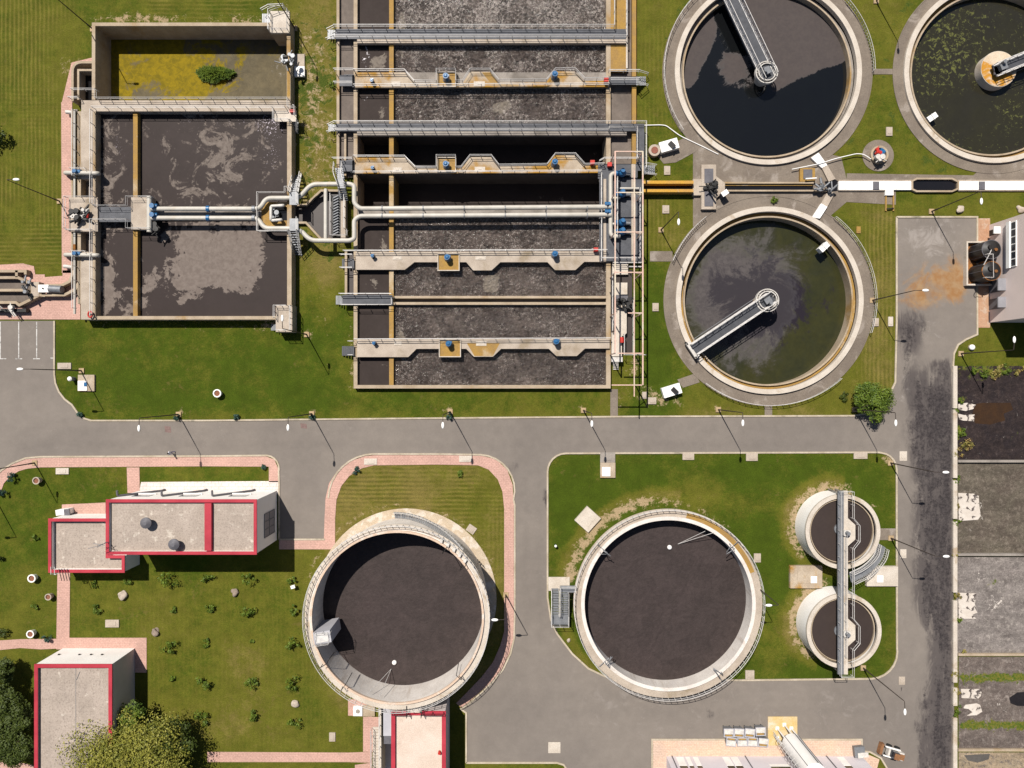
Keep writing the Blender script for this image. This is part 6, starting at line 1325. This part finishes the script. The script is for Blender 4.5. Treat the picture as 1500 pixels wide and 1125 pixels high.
for x, y, r_, lab in ((321.5,576,.55,'white planter tub on the lush lawn below the brown basins'),(52,845,.55,'white planter tub on the lawn left of the low wing'),(58.5,703,.5,'stone planter tub near the pavement bend under the lamp shadow'),(50,926,.52,'white planter tub just above the narrow pink path'),(76,872,.45,'tan planter tub at the pink path below the low wing')):
    q = P(x,y); X_ = TH('planter', lab, 'planter', q, 'round planter tubs'); b = MB(); b.cyl(q, r_*.75, 0, .75, r_*1.05, 24, False); b.ring(q, r_*.78, r_*1.08, .74, .86, 24); b.build('tub', m['white'] if 'white' in lab else m['conc'], X_)
    b = MB(); b.cyl(q, r_*.78, .6, .72, n=20); b.build('soil', MT('planter_soil', (.26,.10,.06), (.15,.07,.04), 4, .9) if 'planter_soil' not in bpy.data.materials else bpy.data.materials['planter_soil'], X_)
def rock(x, y, r_, lab, seed, mt='stone'):
    g = random.Random(seed); bm = bmesh.new(); bmesh.ops.create_icosphere(bm, subdivisions=3, radius=r_)
    off = [Vector((g.uniform(-1,1),g.uniform(-1,1),g.uniform(-1,1))).normalized() for _ in range(9)]
    for v in bm.verts:
        d = v.co.normalized(); k = 1+sum(.09*math.cos(4*d.dot(o_)+i) for i, o_ in enumerate(off)); v.co *= k*.9; v.co.z = v.co.z*.6+r_*.25
    me = bpy.data.meshes.new('boulder'); bm.to_mesh(me); bm.free(); me.materials.append(m[mt]); o = bpy.data.objects.new('boulder', me); C.objects.link(o); o.location = P(x,y); tag(o, lab, 'boulder', 'boulders on the lawns')
rock(180.5,871,.75,'grey speckled boulder on the lawn below the low wing',1,'conc'); rock(228.5,925,.62,'brown boulder on the lawn near the T of pink paths',2); rock(345,867,.6,'brown boulder on the lawn below the long building',3)
rock(433,1030,.62,'pale round boulder on the lawn left of the digester foot',4,'conc'); rock(1406,307,.6,'buff boulder on the grass above the rust-stained yard',5,'conc'); rock(1494,307,.65,'orange-buff boulder on the grass by the pink shed',6,'conc'); rock(833,938,.3,'small stone on the grass wedge left of the wide tank',7,'conc')
# ================================================================ PLANTS
def leaves(b, c, rad, n, size, g, up=.5, nclump=10, spread=.42):
    cs = []
    for _ in range(nclump):
        d = Vector((g.gauss(0,1), g.gauss(0,1), g.gauss(.25,.8))).normalized(); k = g.uniform(.35,.9); cs.append((Vector((c[0]+d.x*rad[0]*k, c[1]+d.y*rad[1]*k, c[2]+d.z*rad[2]*k)), g.uniform(.6,1.15)))
    for i in range(n):
        q, s_ = cs[i % nclump]; d = Vector((g.gauss(0,1), g.gauss(0,1), g.gauss(0,1))).normalized()*(g.random()**.45)
        p = q+Vector((d.x*rad[0], d.y*rad[1], d.z*rad[2]))*spread*s_
        if p.z < .03: p.z = .03+abs(p.z)*.3
        nrm = (d+Vector((g.uniform(-.6,.6), g.uniform(-.6,.6), up+g.uniform(-.3,.5)))).normalized(); u = nrm.orthogonal().normalized(); u = (u*math.cos(i)+nrm.cross(u)*math.sin(i)).normalized(); w_ = nrm.cross(u); z_ = size*g.uniform(.6,1.3)
        b.add([p-u*z_, p-w_*z_*.45, p+u*z_, p+w_*z_*.45], [(0,1,2,3)])
def tree(x, y, h, r_, lab, mat, name='tree', cat='tree', n=6000, size=.24, seed=1, group='trees', crown_z=.62, nclump=34, trunk_r=.18, loc=None):
    g = random.Random(seed); q = P(x,y); T = TH(name, lab, cat, q, group)
    b = MB(); b.tube([q+Vector((0,0,-.1)), q+Vector((.1,.05,h*.3)), q+Vector((.0,.1,h*.6))], trunk_r, 9, r2=trunk_r*.5)
    for k in range(7):
        a = k*2.4+seed; z_ = h*(.28+.05*k); b.tube([q+Vector((0,0,z_)), q+Vector((math.cos(a)*r_*.35, math.sin(a)*r_*.35, z_+h*.14)), q+Vector((math.cos(a)*r_*.72, math.sin(a)*r_*.72, z_+h*.22))], trunk_r*.45, 6, r2=.03)
    b.build('trunk', m['bark'], T)
    b = MB(); leaves(b, (q.x,q.y,h*crown_z), (r_,r_,h*.36), n, size, g, nclump=nclump, spread=.36); b.build('crown', m[mat], T); return T
tree(1268,589,4.2,2.9,'round bright green bush-like tree at the road kerb below the murky clarifier','leaf',n=8500,size=.15,seed=4,crown_z=.5,nclump=44)
tree(214,1108,8.5,9.0,'wide olive-green tree overhanging the lower hall roof','leaf_olive',n=60000,size=.155,seed=5,nclump=190,trunk_r=.35)
tree(205,1045,5.5,3.2,'small bright green tree at the right wall of the lower hall','leaf',n=8000,size=.16,seed=6,nclump=34)
tree(262,1075,6.0,4.0,'dark green tree at the right side of the wide olive tree','leaf_dark',n=9000,size=.17,seed=16,nclump=40)
for k, (x, y, h, r_, lab, mt) in enumerate(((17,978,4.5,2.0,'dark rounded tree at the left edge above the thicket','leaf_dark'),(12,1016,5,3.5,'dense dark tree in the left thicket, topmost of four','leaf_dark'),(34,1036,5,3.3,'dense green tree in the left thicket touching the hall','leaf_dark'),(8,1066,5,3.5,'dense dark tree in the left thicket at the very edge','leaf_dark'),(36,1080,5,3.0,'dense green tree at the foot of the left thicket by the hall','leaf_dark'))):
    tree(x+4, y-2, h, r_, lab, mt, n=11000, size=.16, seed=20+k, nclump=60, group='trees of the left thicket')
def shrub(x, y, r_, h, lab, mat='leaf', n=140, size=.16, seed=1, cat='shrub', name='shrub', group='young shrubs on the lawns', ncl=7):
    g = random.Random(seed); q = P(x,y); T = TH(name, lab, cat, q, group)
    b = MB(); b.tube([q, q+Vector((.03,.02,h*.6))], .04, 5); b.build('stem', m['bark'], T)
    b = MB(); leaves(b, (q.x,q.y,h*.55), (r_,r_,h*.5), n, size, g, .3, ncl, .42); b.build('foliage', m[mat], T)
rows = [(845,'first'),(892,'second'),(943,'third'),(995,'fourth'),(1050,'fifth')]
grid = [(250,846,1.5,1.6,0,'broad'),(307,847,.9,1.1,0,''),(366,845,1.0,1.3,0,''),(429,849,.7,.9,0,''),(254,892,.6,.5,1,''),(309,890,.7,.7,1,''),(364,891,1.35,1.5,1,''),(431,892,.8,1.0,1,''),(252,945,1.2,1.3,2,''),(304,942,.7,.5,2,''),(369,940,.4,.3,2,''),(431,941,1.1,1.5,2,''),(253,993,.5,.5,3,''),(299,996,1.2,1.4,3,''),(370,997,1.3,1.3,3,''),(433,996,1.5,1.5,3,''),(297,1048,1.3,1.3,4,''),(370,1048,1.0,1.1,4,''),(434,1052,1.1,1.4,4,'')]
cols = {}
for k, (x, y, r_, h, rw, ad) in enumerate(grid):
    c_ = 'leftmost column' if x < 275 else 'second column' if x < 335 else 'third column' if x < 400 else 'column nearest the digester'
    shrub(x, y, r_, h, '%sleafy young shrub, %s row below the long building, %s' % ((ad+' ' if ad else ''), rows[rw][1], c_), n=int(90+110*r_), size=.17, seed=50+k)
for k, (x, y, r_, h, lab, mt) in enumerate(((22,698,.75,1.3,'dark blue-green conifer at the pavement bend beside a lamp','leaf_blue'),(5,722,.8,1.6,'dark conifer at the left edge inside the pavement bend','leaf_blue'),(55,786,.6,.8,'spiky small shrub left of the low red-edged wing','leaf'),(2,816,.7,1.2,'dark shrub at the left edge beside the low wing lawn','leaf_dark'),
    (188,852,.7,.7,'low sprawling shrub at the corner of the low wing shadow','leaf'),(139,855,.6,.5,'sparse shrub on the lawn below the low wing','leaf'),(52,890,.6,.5,'faint small shrub left of the vertical pink path','leaf'),(142,892,.8,.8,'small shrub on the lawn above the tan slab','leaf'),(6,924,1.0,1.4,'dark round shrub at the left edge above the narrow path','leaf_dark'),(72,933,.75,.9,'dark blue-green shrub on the corner of the pink paths','leaf_blue'),
    (2,203,1.9,3.0,'dark conifer at the left edge on the striped lawn','leaf_dark'),(119,607,.6,.7,'dark tuft at the kerb bend near the parking bays','leaf_blue'),(348,611,.55,.7,'dark tuft at the kerb below the white planter tub','leaf_blue'),(261,612,.6,.7,'dark tuft at the foot of the lamp facing the person','leaf_blue'),(458,612,.5,.6,'dark tuft at the foot of the second verge lamp','leaf_blue'),
    (659,609,.6,.7,'dark tuft at the foot of the lamp below the aeration tank','leaf_blue'),(388,684,.5,.6,'dark tuft at the end of the grass strip above the terrace','leaf_blue'),(523,689,.65,.7,'dark tuft inside the pavement arch, left shoulder','leaf_blue'),(675,694,.6,.5,'green tuft inside the pavement arch, right shoulder','leaf'),(246,630,.01,.01,'x','leaf'),
    (1133,314-20,.6,.5,'green weed clump on the concrete yard between clarifiers','leaf'),(1236,582,.8,.6,'small dark shrub left of the round bush by the kerb','leaf_dark'),(1407,635,.9,.7,'bright green weed on the black bed by the white kerb wall','leaf'),(1414,652,1.1,.7,'straw-coloured weed clump on the black sludge bed edge','leaf_dry'),(1405,587,.5,.4,'small green weed above the white marks on the black bed','leaf'),(492,125,.9,.7,'dark bush at the end of the second aeration walkway','leaf'))):
    if lab != 'x': shrub(x, y, r_, h, lab, mt, int(120+140*r_), .14 if r_ < 1.5 else .22, 90+k, ncl=9)
T = TH('reed_island', 'oval island of green reeds in the yellow algae basin', 'reeds', P(316,110,-2.0)); q = P(316,110,-2.0); b = MB(); gi = random.Random(9)
for k in range(2600):
    a = gi.uniform(0, 6.283); r_ = math.sqrt(gi.random())*(1+.10*math.sin(3*a+1)+.07*math.sin(7*a)); x, y = q.x+2.65*r_*math.cos(a), q.y+1.02*r_*math.sin(a); h = gi.uniform(.4,1.25)*(1.15-.55*r_)
    d = Vector((gi.gauss(0,1), gi.gauss(0,1), 0)).normalized(); w_ = Vector((-d.y,d.x,0))*gi.uniform(.04,.09); p0 = Vector((x,y,q.z)); p1 = p0+d*gi.uniform(.0,.12)+Vector((0,0,h*.7)); p2 = p0+d*gi.uniform(.2,.55)+Vector((0,0,h))
    b.add([p0-w_, p0+w_, p1+w_, p1-w_, p2], [(0,1,2,3),(3,2,4)])
b.build('leaf_blades', m['leaf'], T); b = MB(); b.ring(q, .0, .9, -2.3, q.z+.02, 24); b.build('mud', m['leaf_dark'], T)
g = random.Random(3)
for k, (x, y, s_) in enumerate(((1440,546,1.0),(1455,550,.8),(1472,541,.9),(1490,540,1.0),(1425,543,.6),(1462,540,.7))):
    shrub(x, y, s_, .5, 'straggly %s weed in the weedy row atop the black sludge bed, %s from left' % (('green','straw-coloured')[k % 2], ('second','third','fifth','rightmost','first','fourth')[k]), ('leaf','leaf_dry')[k % 2], 150, .15, 300+k, 'weed', 'weed_clump', 'weeds on the black bed')
for k, (x, y, s_, mt, lab) in enumerate(((1400,602,.5,'leaf','green weed at the upper gap of the white kerb wall'),(1403,664,.9,'leaf_dry','large straw-coloured weed on the white kerb wall beside the black bed'),(1400,702,.7,'leaf','green weed in the kerb wall gap just above the brown bed ramp'),(1401,742,.5,'leaf_dry','straw-coloured weed at the kerb edge of the brown bed ramp'),
    (1400,764,.6,'leaf','green weed in the kerb wall gap below the brown bed ramp'),(1399,812,.6,'leaf_dry','straw-coloured weed where the dark-edged low wall meets the kerb'),(1401,874,.6,'leaf_dry','straw-coloured weed beside the grey bed ramp'),(1403,906,.7,'leaf','green weed at the foot of the grey bed ramp'),(1398,985,.7,'leaf_dry','straw-coloured weed by the kerb at the upper grass strip'),(1399,1012,.8,'leaf_dry','straw-coloured weed by the broken cream ramp'),(1400,1040,.9,'leaf','green weed in the kerb gap below the broken cream ramp'),(1411,955,.4,'leaf_dry','small straw-coloured weed at the ochre low wall end'))):
    shrub(x, y, s_, .45, lab, mt, 150, .13, 400+k, 'weed', 'weed_clump', 'weeds along the white kerb wall')
# ================================================================ THE PERSON WALKING ON THE ROAD
def person(px, py, heading):
    q = P(px,py); me = bpy.data.meshes.new('person')
    J = {'pel':(0,0,.95),'wa':(0,0,1.1),'ch':(0,.02,1.32),'ne':(0,.02,1.48),'hd':(0,.05,1.60),'top':(0,.04,1.74),
         'shl':(-.19,.01,1.42),'ell':(-.26,-.10,1.15),'wrl':(-.25,.02,.90),'shr':(.19,.01,1.42),'elr':(.27,.06,1.15),'wrr':(.25,.25,.98),
         'hil':(-.09,0,.92),'knl':(-.10,.16,.52),'anl':(-.10,.12,.09),'tol':(-.10,.28,.03),'hir':(.09,0,.92),'knr':(.10,-.04,.50),'anr':(.10,-.26,.12),'tor':(.10,-.14,.03),
         'hal':(-.25,.06,.80),'har':(.25,.33,.92)}
    E = [('pel','wa'),('wa','ch'),('ch','ne'),('ne','hd'),('hd','top'),('ch','shl'),('shl','ell'),('ell','wrl'),('wrl','hal'),('ch','shr'),('shr','elr'),('elr','wrr'),('wrr','har'),('pel','hil'),('hil','knl'),('knl','anl'),('anl','tol'),('pel','hir'),('hir','knr'),('knr','anr'),('anr','tor')]
    rad = {'pel':.15,'wa':.13,'ch':.16,'ne':.06,'hd':.10,'top':.07,'shl':.07,'ell':.045,'wrl':.035,'hal':.04,'shr':.07,'elr':.045,'wrr':.035,'har':.04,'hil':.09,'knl':.06,'anl':.045,'tol':.04,'hir':.09,'knr':.06,'anr':.045,'tor':.04}
    ks = list(J); me.from_pydata([J[k] for k in ks], [(ks.index(a), ks.index(b_)) for a, b_ in E], [])
    o = bpy.data.objects.new('person', me); C.objects.link(o); sk_ = o.modifiers.new('skin', 'SKIN'); sb = o.modifiers.new('sub', 'SUBSURF'); sb.levels = sb.render_levels = 2
    for k, v in zip(ks, me.skin_vertices[0].data): v.radius = (rad[k], rad[k]); v.use_root = k == 'pel'
    dg = bpy.context.evaluated_depsgraph_get(); em = bpy.data.meshes.new_from_object(o.evaluated_get(dg)); o.modifiers.clear(); o.data = em; em.name = 'person'
    em.materials.clear()
    for k in ('cloth_white', 'cloth_blue', 'skin'): em.materials.append(m[k])
    for p_ in em.polygons:
        z_ = p_.center.z; p_.use_smooth = True; p_.material_index = 2 if (z_ > 1.5 or (abs(p_.center.x) > .2 and z_ < 1.12 and z_ > .7)) else 0 if z_ > .93 else 1
    o.location = (q.x, q.y, .012); o.rotation_euler = (0,0,heading); ORG[o.name] = Vector((0,0,0))
    tag(o, 'person in white top and blue trousers walking on the road beside the pink pavement', 'person')
    b = MB(); b.sphere((0,.02,1.68), .115, .125, .10, 16, 10); b.build('hair', m['hair'], o); b = MB(); b.sphere((0,.155,1.62), .018, .03, .03, 8, 6)
    for s_ in (-1,1): b.sphere((s_*.04,.14,1.65), .014, .012, .012, 8, 6); b.sphere((s_*.105,.05,1.62), .02, .03, .045, 8, 6)
    b.build('face', m['skin'], o)
    for s_, h_ in ((-1,(-.25,.06,.80)),(1,(.25,.33,.92))):
        b = MB(); hp = Vector(h_)
        for k in range(4): b.tube([hp+Vector((0,-.03+.02*k,-.02)), hp+Vector((s_*.012,-.03+.02*k+.01,-.065-.006*(2-abs(k-1.5)))), hp+Vector((-s_*.006,-.03+.02*k+.015,-.098))], .009, 6)
        b.tube([hp+Vector((0,.03,0)), hp+Vector((-s_*.02,.06,-.03)), hp+Vector((-s_*.02,.065,-.055))], .010, 6); b.build('fingers', m['skin'], o)
    return o
person(254.5, 662.5, math.radians(95))
# ================================================================ LIGHT, SKY, CAMERA
EL, AZ = math.radians(57.5), None
sd = Vector((-31, 57, 0)).normalized()          # towards the sun on the plan (x right, y up)
sun_dir = Vector((sd.x*math.cos(EL), sd.y*math.cos(EL), math.sin(EL)))
sl = bpy.data.lights.new('sun', 'SUN'); sl.energy = 4.9; sl.angle = math.radians(.5); sl.color = (1, .955, .885)
so = bpy.data.objects.new('sun', sl); C.objects.link(so); so.rotation_euler = sun_dir.to_track_quat('Z', 'Y').to_euler(); so.location = (0, 0, 60)
w = bpy.data.worlds.new('World'); bpy.context.scene.world = w; w.use_nodes = True
sk = w.node_tree.nodes.new('ShaderNodeTexSky'); sk.sky_type = 'NISHITA'; sk.sun_disc = False
sk.sun_elevation = EL; sk.sun_rotation = math.atan2(sun_dir.x, sun_dir.y)
bg = w.node_tree.nodes['Background']; bg.inputs['Strength'].default_value = .05
w.node_tree.links.new(sk.outputs[0], bg.inputs[0])
cd = bpy.data.cameras.new('camera'); cd.sensor_width = 36; cd.lens = 24.0; cd.clip_end = 3000; cd.clip_start = 1
co_ = bpy.data.objects.new('camera', cd); C.objects.link(co_); co_.location = (0, 0, CAMH); co_.rotation_euler = (0, 0, 0)
sc = bpy.context.scene; sc.camera = co_
sc.view_settings.view_transform = 'Standard'; sc.view_settings.look = 'None'; sc.view_settings.exposure = .48; sc.view_settings.gamma = 1
sc.cycles.max_bounces = 5; sc.cycles.diffuse_bounces = 2
